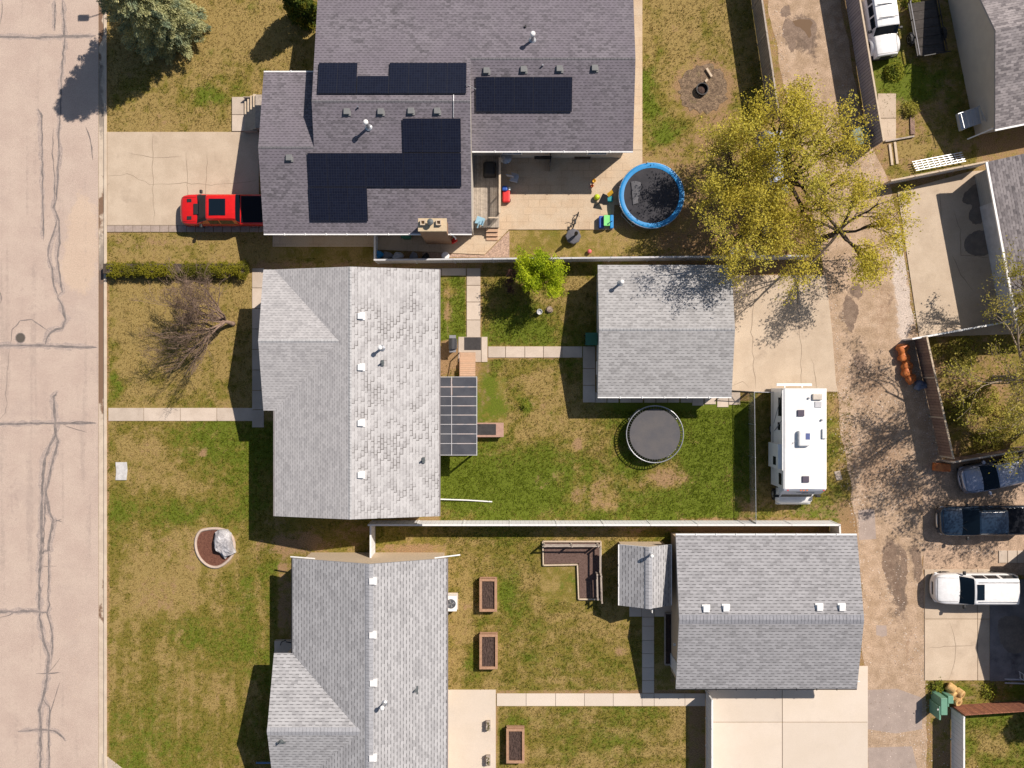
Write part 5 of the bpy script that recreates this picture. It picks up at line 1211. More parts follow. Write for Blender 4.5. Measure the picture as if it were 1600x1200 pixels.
# ladder and planks
ld = empty('step_ladder', P(1590,1055), 0, 'white metal ladder lying on the dark asphalt', 'ladder')
k = MB(); k.beam(P(1592,1049,.2), P(1606,1058,.2), .04, .04); k.build('side_rail', M['white'], ld); k = MB(); k.beam(P(1593,1059,.2), P(1607,1068,.2), .04, .04); k.build('side_rail', M['white'], ld)
for t in (.1,.5,.9): k = MB(); k.beam(P(1592+14*t,1049+9*t,.2), P(1593+14*t,1059+9*t,.2), .03, .03); k.build('rung', M['white'], ld)
for y, lb in ((1061,'upper white plank on the ground beside the ladder'),(1067,'lower white plank on the ground beside the ladder')):
    k = MB(); k.beam(P(1570,y,.04), P(1600,y+1,.04), .09, .05); k.build('plank', M['lgrey'], label=lb, cat='plank')
# orange sacks
def sack(label, px, py, sx, sy, sz, m, rz, seed, name='sack'):
    r = random.Random(seed); k = MB(); n, q = 16, 10; G = []
    for j in range(q+1):
        ph = -math.pi/2+math.pi*j/q; row = []
        for i in range(n):
            a = 2*math.pi*i/n; s = max(.02, math.cos(ph))**.6
            f = 1+.14*math.sin(a*3+seed)+.10*math.sin(a*5+seed*2+j)+r.uniform(-.05,.05)
            row.append((sx*s*f*math.cos(a), sy*s*f*math.sin(a), sz*.5*(1+math.copysign(abs(math.sin(ph))**.8, ph)*(1+r.uniform(-.08,.08)))))
        G.append(row+[row[0]])
    k.grid(G); Mx = Matrix.Translation(P(px,py)) @ Matrix.Rotation(R(rz),4,'Z'); k.v = [tuple(Mx @ Vector(v)) for v in k.v]
    g = empty(name, P(px,py), 0, label, name, None); k.build('bag', m, g, smooth=True)
    kn = MB(); kn.lathe((0,0,0), [(.05,-.02),(.03,.04),(.09,.1)], 7, M=Mx @ Matrix.Translation((sx*.55,0,sz*.86)) @ Matrix.Rotation(R(50),4,'Y')); kn.build('knot', m, g)
for i, (x, y, lb) in enumerate(((1426,544,'topmost orange sack of the row along the brown fence'),(1428,557,'orange sack with a pointed flap, second in the row'),(1433,570,'plump orange sack in the middle of the row'),(1432,581,'orange sack fourth along the brown fence'),(1439,591,'small orange sack just above the grey blue sack'))):
    sack(lb, x*.97+24-.4, y+1, .42-.03*i, .36, .6, M['bagorange'], (20,-15,5,30,-20)[i], i+1)
sack('grey blue sack at the lower end of the orange sack row', 1435, 602, .42, .34, .5, M['bagblue'], 10, 9)
k = MB(); k.beam(P(1458,729,.3), P(1484,731,.3), .55, .35); k.build('orange_tote', M['bagorange'], label='orange tote box beside the silver car', cat='box', bevel=.06)

# ================================================================ patio of the solar roofed house
dk = empty('deck', P(760,300), 0, 'raised timber deck with lattice railing on the solar roofed house', 'deck')
zd = .6; k = MB(); k.box(X(733), Y(358), zd-.1, X(780,zd), Y(232), zd); k.build('deck_floor', M['deck'], dk)
k = MB(); k.box(X(735), Y(357), 0, X(779,zd)-.02, Y(233), zd-.1); k.build('skirting', M['greywood'], dk)
k = MB(); k.beam(P(781,246,1.62), P(781,333,1.62), .13, .06); k.build('railing_cap', M['palewood'], dk)
for y in (247,275,304,332): k = MB(); k.beam(P(780,y,.05), P(780,y,1.6), .09, .09); k.build('post', M['palewood'], dk)
k = MB()
for i in range(24): y = 248+i*3.6; k.beam(P(780,y,.72), P(780,y,1.58), .035, .05)
k.beam(P(780,248,.72), P(780,332,.72), .05, .06); k.build('balusters', M['palewood'], dk)
k = MB(); k.beam(P(763,340,1.5), P(779,340,1.5), .08, .05); 
for i in range(5): x = 765+i*3.4; k.beam(P(x,340,.72), P(x,340,1.48), .04, .05)
k.build('end_railing', M['palewood'], dk)
for i in range(3): k = MB(); k.box(X(760), Y(358+i*6+6), 0, X(778), Y(358+i*6), .45-.15*i); k.build('step', M['deckwarm'], dk)
k = MB(); k.box(-.45,-.55,.6,.45,.55,1.25); k.v = [(v[0]*(1 if v[2]<1 else .8)+X(765,1), v[1]*(1 if v[2]<1 else .8)+Y(264,1), v[2]) for v in k.v]; k.build('covered_barbecue', M['black'], label='black covered barbecue on the shaded deck', cat='barbecue', bevel=.12)
def chair(label, px, py, rz, z0, m, name='patio_chair'):
    g = empty(name, P(px,py,z0), R(rz), label, 'chair')
    k = MB(); k.box(-.26,-.25,.38,.26,.25,.43); k.build('seat', m, g, local=True, bevel=.02)
    k = MB(); k.beam((0,.26,.43),(0,.36,.95), .52, .05); k.build('backrest', m, g, local=True, bevel=.02)
    for sx in (-.23,.23):
        for sy in (-.22,.22): k = MB(); k.beam((sx,sy,0),(sx,sy,.38),.04,.04); k.build('leg', M['grey'], g, local=True)
        k = MB(); k.beam((sx*1.1,-.2,.62),(sx*1.1,.3,.62),.05,.04); k.build('armrest', m, g, local=True)
chair('pale blue patio chair at the sunny end of the deck', 751, 347, 160, .6, plain('pale_blue_fabric', (.25,.42,.52), .7))
chair('small grey chair on the shaded patio beside the deck', 804, 281, 75, .065, plain('grey_blue_seat', (.38,.41,.48), .6))
rt = empty('round_table', P(790,243), 0, 'round silver table under the eave beside the deck', 'table')
x, y = X(790,.9), Y(246,.9); k = MB(); k.lathe((x,y,.88), [(.02,-.02),(.40,-.02),(.42,.0),(.40,.02),(.02,.05)], 24); k.build('tabletop', M['galv'], rt, smooth=True); k = MB(); k.lathe((x,y,.065), [(.25,0),(.05,.05),(.05,.8)], 12); k.build('pedestal', M['grey'], rt)
tc = empty('toy_car', P(790,305), 0, 'red and blue ride on toy car at the corner of the deck', 'toy')
k = MB(); k.box(X(785,.4), Y(316,.4), .1, X(797,.4), Y(297,.4), .45); k.build('body', M['red'], tc, bevel=.09); k = MB(); k.box(X(784.5,.6), Y(298,.6), .3, X(793,.6), Y(290,.6), .62); k.build('cab', M['royal'], tc, bevel=.08); k = MB(); k.box(X(794,.5), Y(297,.5), .12, X(797.5,.5), Y(292,.5), .5); k.build('side', M['white'], tc, bevel=.04)
for sx, sy in ((785,300),(797,300),(785,313),(797,313)): k = MB(); k.lathe((0,0,0), [(.1,-.04),(.1,.04)], 10, M=Matrix.Translation(P(sx,sy,.165)) @ Matrix.Rotation(R(90),4,'Y')); k.build('wheel', M['black'], tc)
k = MB(); k.box(X(835,.5), Y(246,.5), .07, X(862,.5), Y(234,.5), .55); k.build('storage_bench', M['black'], label='dark storage bench under the eave on the patio', cat='bench', bevel=.04)
k = MB(); k.box(X(898,.4), Y(247,.4), .07, X(923,.4), Y(238,.4), .4); k.build('planter_trough', plain('dark_wood_trough', (.09,.065,.05), .8), label='dark wooden trough against the shaded patio wall', cat='planter', bevel=.02)
# small toys on the patio
def ball(label, px, py, r_, m, cat='ball'): k = MB(); k.lathe((X(px,r_),Y(py,r_),.065+r_), [(r_*math.cos(R(a)), r_*math.sin(R(a))) for a in range(-88,89,22)], 16); k.build('toy_ball', m, smooth=True, label=label, cat=cat)
ball('lime yellow ball beside the black toy cart', 932.5, 308.5, .21, M['lime']); ball('pink ball on the dry grass strip by the grey fence', 921, 393, .15, M['pink'])
t_ = empty('toy_slide', P(947,345), 0, 'blue and green toddler slide beside the blue trampoline', 'toy')
k = MB(); k.box(X(936,.5), Y(356,.5), .1, X(944,.5), Y(337,.5), .5); k.build('ladder_block', M['royal'], t_, bevel=.06)
k = MB(); k.add([P(943.5,353,.75),P(943.5,336,.75),P(953,336,.5),P(953,353,.5),P(943.5,353,.06),P(943.5,336,.06),P(953,336,.06),P(953,353,.06)], [(0,3,2,1),(4,5,6,7),(0,1,5,4),(1,2,6,5),(2,3,7,6),(3,0,4,7)]); k.build('chute', M['ltgreen'], t_, bevel=.04)
k = MB(); k.box(X(953,.3), Y(357,.3), .06, X(958.5,.3), Y(336,.3), .4); k.build('side_wall', plain('sky_plastic', (.02,.25,.6), .45), t_, bevel=.05)
k = MB(); k.tube([P(938,357,.2),P(957,345,.9)], .03, 6); k.build('grab_bar', M['royal'], t_)
t_ = empty('toy_cart', P(950,304), 0, 'teal and orange toy cart with a dark hood beside the blue trampoline', 'toy')
k = MB(); k.box(X(947,.35), Y(315,.35), .1, X(958,.35), Y(306,.35), .4); k.build('tub', M['teal'], t_, bevel=.06); k = MB(); k.add([P(948,303,.6),P(956,296,.75),P(959,302,.6),P(951,308,.45)], [(0,1,2,3)]); k.add([P(948,303,.55),P(956,296,.7),P(959,302,.55),P(951,308,.4)], [(3,2,1,0)]); k.build('seat', M['yellow'], t_)
k = MB(); k.add([P(934,318,.45),P(942,302,.7),P(949,305,.7),P(950,320,.5)], [(0,1,2,3)]); k.build('hood', M['black'], t_); k = MB(); k.tube([P(935,318,.4),P(928,324,.1)], .02, 6); k.build('handle', M['black'], t_)
def toy(label, px, py, m, s, kind):
    g = empty('beach_toy', P(px,py,.065), 0, label, 'toy')
    k = MB(); k.lathe((0,0,0), [(s*.7,0),(s,.14),(s*.85,.14),(s*.6,.03)], 10); k.build('bucket', m, g, local=True)
    k = MB(); k.tube([(-s,0,.14),(-s*.6,0,.14+s*.7),(s*.6,0,.14+s*.7),(s,0,.14)], .015, 5); k.build('handle', m, g, local=True)
toy('small yellow sand toy lying on the patio', 928, 283, M['yellow'], .13, 0); toy('small orange sand toy lying on the patio', 925, 291, M['orange'], .11, 0)
# bicycle lying on the patio
bk = empty('bicycle', P(899,342), 0, 'small black child bicycle standing on the sunny patio', 'bicycle')
for i, (px, py) in enumerate(((896.5,352),(902.5,336))):
    Mx = Matrix.Translation(P(px,py,.28)) @ Matrix.Rotation(R(-20),4,'Z') @ Matrix.Rotation(R(82),4,'Y')
    k = MB(); k.torus((0,0,0), .2, .03, 20, 6); k.v = [tuple(Mx @ Vector(v)) for v in k.v]; k.build('wheel', M['tyre'], bk)
k = MB(); k.tube([P(897,351,.3),P(900,344,.55),P(902,337,.3),P(899.5,343,.28),P(897,351,.3)], .025, 6); k.build('frame', M['black'], bk)
k = MB(); k.tube([P(895,337,.72),P(900,336,.68),P(906,338,.72)], .02, 6); k.build('handlebar', M['black'], bk)
k = MB(); k.box(X(898.5,.6)-.07,Y(347,.6)-.13,.58,X(898.5,.6)+.07,Y(347,.6)+.13,.64); k.build('saddle', M['black'], bk, bevel=.02)
# covered round fire table
ft = empty('closed_umbrella', P(893,373), 0, 'closed dark patio umbrella on an eight sided grey base', 'umbrella')
k = MB(); k.lathe((X(895),Y(371),0), [(.42,0),(.5,.2),(.53,.42),(.48,.46),(.02,.52)], 8); k.build('base', plain('dark_grey_cover', (.10,.10,.115), .7), ft)
k = MB(); k.lathe((X(898),Y(370),.5), [(.05,0),(.09,.2),(.13,.9),(.05,1.25),(.01,1.3)], 8); k.build('folded_canopy', M['black'], ft)
# junk along the grey fence
for i, (px, py, sx, sy, sz, m, lb) in enumerate(((592,399,.33,.3,.55,M['blue'],'blue bag in the corner of the grey fence'),(606,400,.34,.26,.4,M['grey'],'clear grey bag next to the blue bag by the fence'),(622,401,.40,.25,.4,M['lgrey'],'crumpled silver bag in the shaded fence corner'),(647,401,.28,.26,.5,M['grey'],'round grey bag standing alone by the fence'),(665,402,.3,.2,.3,M['black'],'black bag nearest the white bin by the fence'))): sack(lb, px, py, sx, sy, sz, m, 10*i, 20+i, 'rubbish_bag')
k = MB(); k.lathe((X(696,.6),Y(399.5,.6),0), [(.22,0),(.27,.6),(.2,.66),(.02,.68)], 16); k.build('white_barrel', M['white'], label='white barrel by the grey fence below the chimney', cat='barrel', smooth=False)
k = MB(); k.beam(P(706,378,.3), P(713,374,.55), .3, .2); k.build('red_shovel_box', M['red'], label='small red plastic box beside the downspout', cat='box', bevel=.04)
# yard at the top right: planks, ladders, stairs
ld = empty('lattice_trellis', P(1460,252), 0, 'row of pale metal ladder frames lying in the weedy yard', 'ladder')
for i in range(5):
    k = MB(); k.beam(P(1425+i*1.5,253+i*3.4,.25), P(1503+i*1.5,238+i*3.4,.25), .05, .05); k.build('side_rail', M['galv'], ld)
for i in range(9): k = MB(); k.beam(P(1430+i*8.6,252-i*1.65,.22), P(1436+i*8.6,265-i*1.65,.22), .04, .04); k.build('rung', M['galv'], ld)
bs = empty('back_steps', P(1520,185), 0, 'grey metal back steps with railing against the beige wall', 'steps')
k = MB(); k.add([P(1497,178,.9),P(1530,166,.9),P(1541,190,.9),P(1502,203,.9),P(1497,178,.8),P(1530,166,.8),P(1541,190,.8),P(1502,203,.8)], [(0,3,2,1),(4,5,6,7),(0,1,5,4),(1,2,6,5),(2,3,7,6),(3,0,4,7)]); k.build('landing', M['lgrey'], bs)
for i in range(5):
    k = MB(); k.beam(P(1501+i*7.4,176-i*2.8,1.5), P(1507+i*7.4,200-i*2.8,1.5), .03, .03); k.build('rail_bar', M['galv'], bs)
k = MB(); k.beam(P(1497,178,.1), P(1502,204,.1), .25, .9); k.build('riser', M['white'], bs)
k = MB(); k.tube([P(1497,178,1.6),P(1530,166,1.6),P(1541,190,1.6)], .03, 6); k.build('handrail', M['galv'], bs)
for i, (a, b_, lb) in enumerate((((1390,225),(1394,258),'pale plank nearest the alley fence in the weedy yard'),((1398,222),(1402,256),'second pale plank lying parallel in the weedy yard'),((1425,180),(1426,210),'brown plank at the edge of the garden shade'))): k = MB(); k.beam(P(*a,.05), P(*b_,.05), .16 if i < 2 else .3, .08); k.build('plank', M['palewood'] if i < 2 else M['fencebrown'], label=lb, cat='plank')
k = MB(); k.beam(P(1383,221,.1), P(1428,213,.1), .1, .15); k.build('timber_edge', M['greywood'], label='timber edging beam across the weedy yard', cat='beam')
# tarp under the trees
k = MB(); G = []
for i in range(15):
    t = i/14; G.append([P(1180+12*t+j*7+2*math.sin(i*1.3+j), 205+100*t+2*math.sin(j*2), .15+.75*math.sin(math.pi*j/6)+.10*math.sin(i*2.1+j*1.7)) for j in range(7)])
k.grid(G); k.build('tarp_cover', M['tarpblue'], smooth=True, label='blue grey tarp draped over a heap under the spring trees', cat='tarp')
k = MB(); k.beam(P(1140,393,.3), P(1182,398,.3), .5, .4); k.build('tarp_bundle', M['tarpblue'], label='blue grey tarp bundle behind the board fence', cat='tarp', bevel=.08)
k = MB(); k.box(-.28,-.3,0,.28,.3,.5, Matrix.Translation(P(1195,358)) @ Matrix.Rotation(R(25),4,'Z')); k.build('blue_bin', M['royal'], label='blue plastic tub under the bare twiggy shrub', cat='tub', bevel=.04)
# window well beside the large garage
ww = empty('soil_bed', P(1045,1000), 0, 'pale timber framed bed of dark soil in the shade of the large garage', 'garden bed')
k = MB()
for a, b_ in (((1039,958),(1039,1038)),((1039,1038),(1060,1038)),((1039,958),(1058,958))): k.beam(P(*a,.12), P(*b_,.12), .07, .24)
k.build('timber_frame', M['greywood'], ww); k = MB(); k.box(X(1040), Y(1037), 0, X(1064), Y(959), .08); k.build('soil', M['soil'], ww)
# street lamp outside the frame whose shadow reaches the street
sl_ = empty('street_lamp', P(278,-75), 0, 'grey street lamp pole standing on the street lawn', 'street lamp')
k = MB(); k.tube([P(278,-75,0), P(278,-75,7.0)], [.09,.05], 8); k.build('pole', M['galv'], sl_)
p = P(278,-75,0); k = MB(); k.tube([(p.x,p.y,6.9),(p.x-.5,p.y-.1,7.1),(p.x-.9,p.y-.2,7.1)], .035, 6); k.build('arm', M['galv'], sl_); k = MB(); k.box(p.x-1.5,p.y-.42,7.0,p.x-.8,p.y-.02,7.15); k.build('lamp_head', M['grey'], sl_, bevel=.04)
# ================================================================ vehicles (front towards local +x)
def wheel(par, x, y, r, w=.24):
    s = 1 if y > 0 else -1; Mx = Matrix.Translation((x, y-s*w/2, r)) @ Matrix.Rotation(R(90), 4, 'X')
    k = MB(); k.lathe((0,0,0), [(r*.62,-w/2),(r*.93,-w/2),(r,-w*.32),(r,w*.32),(r*.93,w/2),(r*.62,w/2)], 24, M=Mx); o = k.build('wheel', M['tyre'], par, local=True)
    k = MB(); k.lathe((0,0,0), [(r*.6,-w*.40),(r*.62,-w*.52),(r*.52,-w*.50),(r*.44,-w*.36),(.05,-w*.40),(.05,w*.40),(r*.44,w*.36),(r*.52,w*.5),(r*.62,w*.52),(r*.6,w*.4)], 18, M=Mx); k.build('rim', M['rim'], o, local=True)
def vehicle(name, label, cat, cx, cy, rz, L, W, paint, body, cab, front=None, bed=None, sunroof=None, rails=False, wheels=(.32,-.30), wr=.37, roofline=None, hoodvents=False, roofm=None, group=None):
    """body: (x fraction from the nose 0..1, half width factor, top z); cab: (x fraction, bottom half width, z bottom, roof half width, z roof, kind)"""
    v = empty(name, (cx, cy, 0), R(rz), label, cat, group)
    hw = W/2
    G = []
    for f, wf, zt in body:
        x = L/2-f*L; w = hw*wf; lo = .32
        G.append([(x,-w*.86,lo),(x,-w*.98,lo+.12),(x,-w,zt-.34),(x,-w*.985,zt-.16),(x,-w*.93,zt-.04),(x,-w*.80,zt),(x,-w*.4,zt+.03),(x,0,zt+.04),(x,w*.4,zt+.03),(x,w*.80,zt),(x,w*.93,zt-.04),(x,w*.985,zt-.16),(x,w,zt-.34),(x,w*.98,lo+.12),(x,w*.86,lo)])
    k = MB(); k.grid(G); n = len(G[0])
    k.add(G[0], [tuple(range(n))]); k.add(G[-1], [tuple(range(n))[::-1]])
    k.build('body', paint, v, local=True, smooth=True, bevel=0)
    k = MB(); k.box(-L/2+.15,-hw*.84,.22,L/2-.15,hw*.84,.36); k.build('chassis', M['black'], v, local=True)
    # cabin
    C = []
    for f, wb, zb, wr_, zr, kind in cab:
        x = L/2-f*L; a = hw*wb; r_ = hw*wr_; dz = zr-zb
        C.append([(x,-a,zb),(x,-(a*.25+r_*.75),zb+dz*.80),(x,-r_*.92,zb+dz*.975),(x,-r_*.5,zr+.02*min(1,dz*3)),(x,0,zr+.03*min(1,dz*3)),(x,r_*.5,zr+.02*min(1,dz*3)),(x,r_*.92,zb+dz*.975),(x,(a*.25+r_*.75),zb+dz*.80),(x,a,zb)])
    kinds = [c[5] for c in cab]
    def isw(i, j): return (kinds[i] == 'W' and 1 <= j <= 6) or (kinds[i] == 'B' and 1 <= j <= 6)
    def iss(i, j): return kinds[i] == 'S' and j in (0, 7)
    k = MB(); k.grid(C, lambda i, j: not isw(i, j) and not iss(i, j)); k.add(C[-1], [tuple(range(9))[::-1]]); k.build('cabin', roofm or paint, v, local=True, smooth=False, bevel=.012)
    for key, nm in (('W','windshield'),('B','rear_window')):
        if key in kinds: k = MB(); k.grid(C, lambda i, j: kinds[i] == key and 1 <= j <= 6); k.build(nm, M['carglass'], v, local=True, smooth=True)
    for side in (0, 7):
        for i0, kd in enumerate(kinds):
            if kd == 'S': k = MB(); k.grid(C, lambda i, j: i == i0 and j == side); k.build('side_window', M['carglass'], v, local=True)
    xs_ = L/2-cab[0][0]*L
    for s in (-1, 1):
        k = MB(); k.box(xs_-.40, s*hw*.97, cab[0][2]+.02, xs_-.22, s*(hw+.22), cab[0][2]+.20); k.build('mirror', M['black'] if paint is not M['carsilver'] else paint, v, local=True, bevel=.05)
        k = MB(); zt = body[1][2]; b0, b1 = body[0], body[2]
        x0 = L/2-.012*L
        k.box(x0-.34, s*hw*.50, zt-.24, x0-.05, s*hw*.76, zt-.03) if name != 'jeep' else k.box(x0-.1, s*hw*.46, zt-.34, x0+.06, s*hw*.70, zt-.12); k.build('headlight', M['lamp'], v, local=True, bevel=.04)
        for wx in wheels: wheel(v, L*wx, s*hw*.97, wr)
        k = MB(); zr_ = body[-1][2]; k.box(-L/2-.015, s*hw*.66, zr_-.45, -L/2+.1, s*hw*.9, zr_-.12); k.build('tail_light', M['red'], v, local=True, bevel=.02)
    k = MB(); k.box(L/2-.12,-hw*.42,.6,L/2+.015,hw*.42,body[0][2]-.12); k.build('grille', M['black'], v, local=True, bevel=.02)
    k = MB(); G = []
    for i in range(13):
        q = -1+i/6; bx = L/2+.05-(.30 if front != 'black' else .06)*abs(q)**2.6; by = q*hw*.95
        G.append([(bx-.25,by,.36),(bx,by,.38),(bx+.015,by,.50),(bx-.02,by,.62),(bx-.25,by,.64)])
    k.grid(G); k.build('bumper', M['chrome'] if front == 'chrome' else (paint if front == 'paint' else M['black']), v, local=True, smooth=True)
    for s in (-1, 1): k = MB(); k.tube([(xs_+.03, s*hw*.06+hw*.25, cab[0][2]+.035),(xs_-.25, s*hw*.3+hw*.35-.1, cab[0][2]+.20)], .012, 5); k.build('wiper', M['black'], v, local=True)
    g_ = MB(); zc_ = cab[0][2]; gm = M['black'] if paint is not M['carblack'] else M['chrome']
    f1 = cab[0][0]
    def zb(f): 
        for (fa, _, za), (fb, _, zb_) in zip(body[:-1], body[1:]):
            if fa <= f <= fb: return za+(zb_-za)*(f-fa)/(fb-fa)
        return body[-1][2]
    for s in (-1, 1):
        pts_ = [(L/2-f*L, s*hw*.76, zb(f)+.012) for f in (.03,.06,.10,.14,.18,f1-.01)]; g_.tube(pts_, .009, 4)
    g_.tube([(L/2-.03*L, -hw*.76, zb(.03)+.012),(L/2-.026*L, 0, zb(.03)+.05),(L/2-.03*L, hw*.76, zb(.03)+.012)], .009, 4)
    g_.build('hood_seam', M['black'], v, local=True)
    if sunroof:
        f0, f1, w_, z_ = sunroof; k = MB(); k.box(L/2-f1*L,-hw*w_,z_,L/2-f0*L,hw*w_,z_+.02); k.build('sunroof', M['carglass'], v, local=True, bevel=.008)
    if bed:
        f0, f1, z_, cover = bed
        k = MB(); k.box(L/2-f1*L,-hw*.84,z_,L/2-f0*L,hw*.84,z_+.05); k.build('bed_cover', cover, v, local=True, bevel=.02)
    if rails:
        for s in (-1,1): k = MB(); k.tube([(L/2-.45*L,s*hw*.62,rails),(L/2-.93*L,s*hw*.62,rails)], .025, 6); k.build('roof_rail', M['chrome'], v, local=True)
    if hoodvents:
        for s in (-1,1): k = MB(); k.box(L/2-.14*L,s*hw*.44,hoodvents,L/2-.09*L,s*hw*.66,hoodvents+.012); k.build('hood_vent', M['black'], v, local=True)
        k = MB(); k.box(L/2-.225*L,-hw*.34,hoodvents+.02,L/2-.165*L,hw*.34,hoodvents+.085); k.build('hood_scoop', M['black'], v, local=True, bevel=.02)
    return v
BODY = [(0,.46,.84),(.008,.62,.92),(.022,.76,.98),(.045,.87,1.03),(.08,.945,1.07),(.13,.985,1.10),(.24,1,1.14),(.5,1,1.16),(.75,1,1.15),(.93,.99,1.13),(.985,.95,1.08),(1,.90,1.0)]
PICK = [(0,.56,.88),(.007,.72,.97),(.02,.84,1.03),(.045,.93,1.09),(.10,.985,1.14),(.22,1,1.18),(.5,1,1.18),(.68,1,1.16),(.93,1,1.16),(.99,.99,1.14),(1,.96,1.1)]
v = vehicle('pickup_truck', 'bright red pickup truck with black bed cover, nose out of the driveway', 'pickup truck', X(283,.8)+3.0, Y(327.5,1.05), 180, 6.0, 2.1, M['carred'], PICK,
        [(.20,.92,1.16,.88,1.17,'W'),(.335,.93,1.17,.76,1.80,'P'),(.35,.93,1.17,.76,1.84,'S'),(.46,.93,1.17,.76,1.86,'P'),(.475,.93,1.17,.76,1.86,'S'),(.62,.93,1.17,.76,1.84,'P'),(.66,.93,1.17,.78,1.82,'B'),(.68,.92,1.17,.88,1.2,'P')],
        front='paint', bed=(.69,.985,1.155,M['tonneau']), sunroof=(.375,.555,.52,1.875), hoodvents=1.175)
vehicle('pickup_truck', 'dark blue black pickup truck in dappled shade, parked below the silver one', 'pickup truck', X(1467,.8)+2.95, Y(814,1.05), 181, 5.9, 2.0, M['carblack'], PICK,
        [(.225,.92,1.16,.86,1.17,'W'),(.37,.93,1.17,.76,1.78,'P'),(.385,.93,1.17,.76,1.82,'S'),(.50,.93,1.17,.76,1.84,'P'),(.515,.93,1.17,.76,1.84,'S'),(.66,.93,1.17,.76,1.82,'P'),(.69,.93,1.17,.78,1.78,'B'),(.72,.92,1.17,.88,1.2,'P')],
        front='chrome', bed=(.73,.985,1.15,M['tonneau']))
fx, fy = X(1504,.9), Y(752.5,.9)
vehicle('sport_utility', 'silver blue utility vehicle parked slanted beside the dark brown fence', 'car', fx+2.55*math.cos(R(12)), fy+2.55*math.sin(R(12)), 192, 5.1, 1.9, M['carsilver'], BODY,
        [(.225,.93,1.12,.88,1.13,'W'),(.385,.94,1.13,.76,1.68,'P'),(.40,.94,1.13,.76,1.72,'S'),(.56,.94,1.13,.76,1.75,'P'),(.575,.94,1.13,.76,1.75,'S'),(.74,.94,1.13,.76,1.74,'P'),(.755,.94,1.13,.76,1.74,'S'),(.93,.94,1.13,.76,1.70,'B'),(.985,.92,1.13,.86,1.2,'P')], front='paint', rails=1.76)
vehicle('sport_utility', 'long white utility vehicle with dark sunroof on the concrete pad', 'car', X(1457,.7)+2.75, Y(920.5,1.0), 180, 5.5, 2.06, M['carwhite'], [(a, b_, c+.04) for a, b_, c in BODY],
        [(.275,.92,1.16,.88,1.17,'W'),(.405,.94,1.17,.80,1.78,'P'),(.42,.94,1.17,.80,1.82,'S'),(.56,.94,1.17,.80,1.85,'P'),(.575,.94,1.17,.80,1.85,'S'),(.72,.94,1.17,.80,1.85,'P'),(.755,.94,1.17,.80,1.84,'S'),(.94,.94,1.17,.80,1.80,'B'),(.985,.92,1.17,.88,1.25,'P')], front='paint', sunroof=(.43,.515,.50,1.865), rails=1.87)
# boxy white four-wheel drive by the alley fence
a = -81.5
jx, jy = X(1388,1.2), Y(88,.9); dx, dy = math.cos(R(a)), math.sin(R(a))
BOX = [(0,.78,1.08),(.004,.80,1.14),(.02,.80,1.15),(.12,.82,1.17),(.30,.90,1.2),(.33,.98,1.2),(.6,.99,1.2),(.97,.99,1.2),(1,.97,1.15)]
J = vehicle('jeep', 'boxy white four wheel drive with roof bars beside the mauve fence', 'car', jx-2.2*dx, jy-2.2*dy, a, 4.4, 1.86, M['carwhite'], BOX,
        [(.30,.90,1.18,.84,1.19,'W'),(.385,.90,1.19,.82,1.78,'P'),(.40,.93,1.19,.83,1.82,'S'),(.56,.94,1.19,.84,1.86,'P'),(.585,.94,1.19,.84,1.86,'S'),(.74,.94,1.19,.84,1.86,'P'),(.765,.94,1.19,.84,1.86,'S'),(.965,.94,1.19,.84,1.84,'B'),(.995,.93,1.19,.84,1.78,'P')], front='black', wr=.42, wheels=(.31,-.32))
for f in (.50, .70): k = MB(); k.tube([(2.2-f*4.4,-.62,1.95),(2.2-f*4.4,.62,1.95)], .025, 6); k.build('roof_bar', M['black'], J, local=True)
for s in (-1,1):
    k = MB(); G = []
    for i in range(9): q = math.pi*i/8; G.append([(1.36+.62*math.cos(q), s*.68, .55+.55*math.sin(q)),(1.36+.62*math.cos(q), s*.97, .52+.53*math.sin(q)),(1.36+.60*math.cos(q), s*.97, .46+.50*math.sin(q))])
    k.grid(G); k.build('fender', M['carwhite'], J, local=True, smooth=True)
# utility trailer
a = -80
T_ = empty('utility_trailer', (X(1448,.6), Y(42,.6), 0), R(a), 'black flat utility trailer parked in shade beside the white four wheel drive', 'trailer')
for i in range(6): k = MB(); k.box(-1.75+i*.6,-.88,.52,-1.75+i*.6+.575,.88,.57); k.build('deck_board', boards('trailer_deck', (.07,.06,.055), (.05,.045,.04), .2, (0,1,0)) if i == 0 else bpy.data.materials['trailer_deck'], T_, local=True)
for s in (-1,1):
    k = MB(); k.beam((-1.8,s*.93,.86),(1.85,s*.93,.86),.05,.05); k.build('side_rail', M['grey'] if s < 0 else M['black'], T_, local=True)
    k = MB(); k.beam((-1.8,s*.93,.55),(1.85,s*.93,.55),.06,.1); k.build('frame_rail', M['black'], T_, local=True)
    for x in (-1.8,-.6,.6,1.85): k = MB(); k.beam((x,s*.93,.55),(x,s*.93,.86),.05,.05); k.build('stake', M['black'], T_, local=True)
    wheel(T_, .55, s*1.2, .34, .2)
    k = MB(); G = []
    for i in range(7): q = math.pi*i/6; G.append([(.55+.45*math.cos(q), s*.98, .3+.45*math.sin(q)),(.55+.45*math.cos(q), s*1.22, .3+.45*math.sin(q))])
    k.grid(G); k.build('fender', M['black'], T_, local=True)
k = MB(); k.beam((1.85,-.9,.6),(2.1,-.88,1.3),.05,.05); k.beam((1.85,.9,.6),(2.1,.88,1.3),.05,.05); k.beam((2.1,-.9,1.3),(2.1,.9,1.3),.05,.05)
for i in range(6): k.beam((1.87,-.75+i*.3,.6),(2.1,-.75+i*.3,1.3),.03,.03)
k.build('tail_ramp', M['black'], T_, local=True)
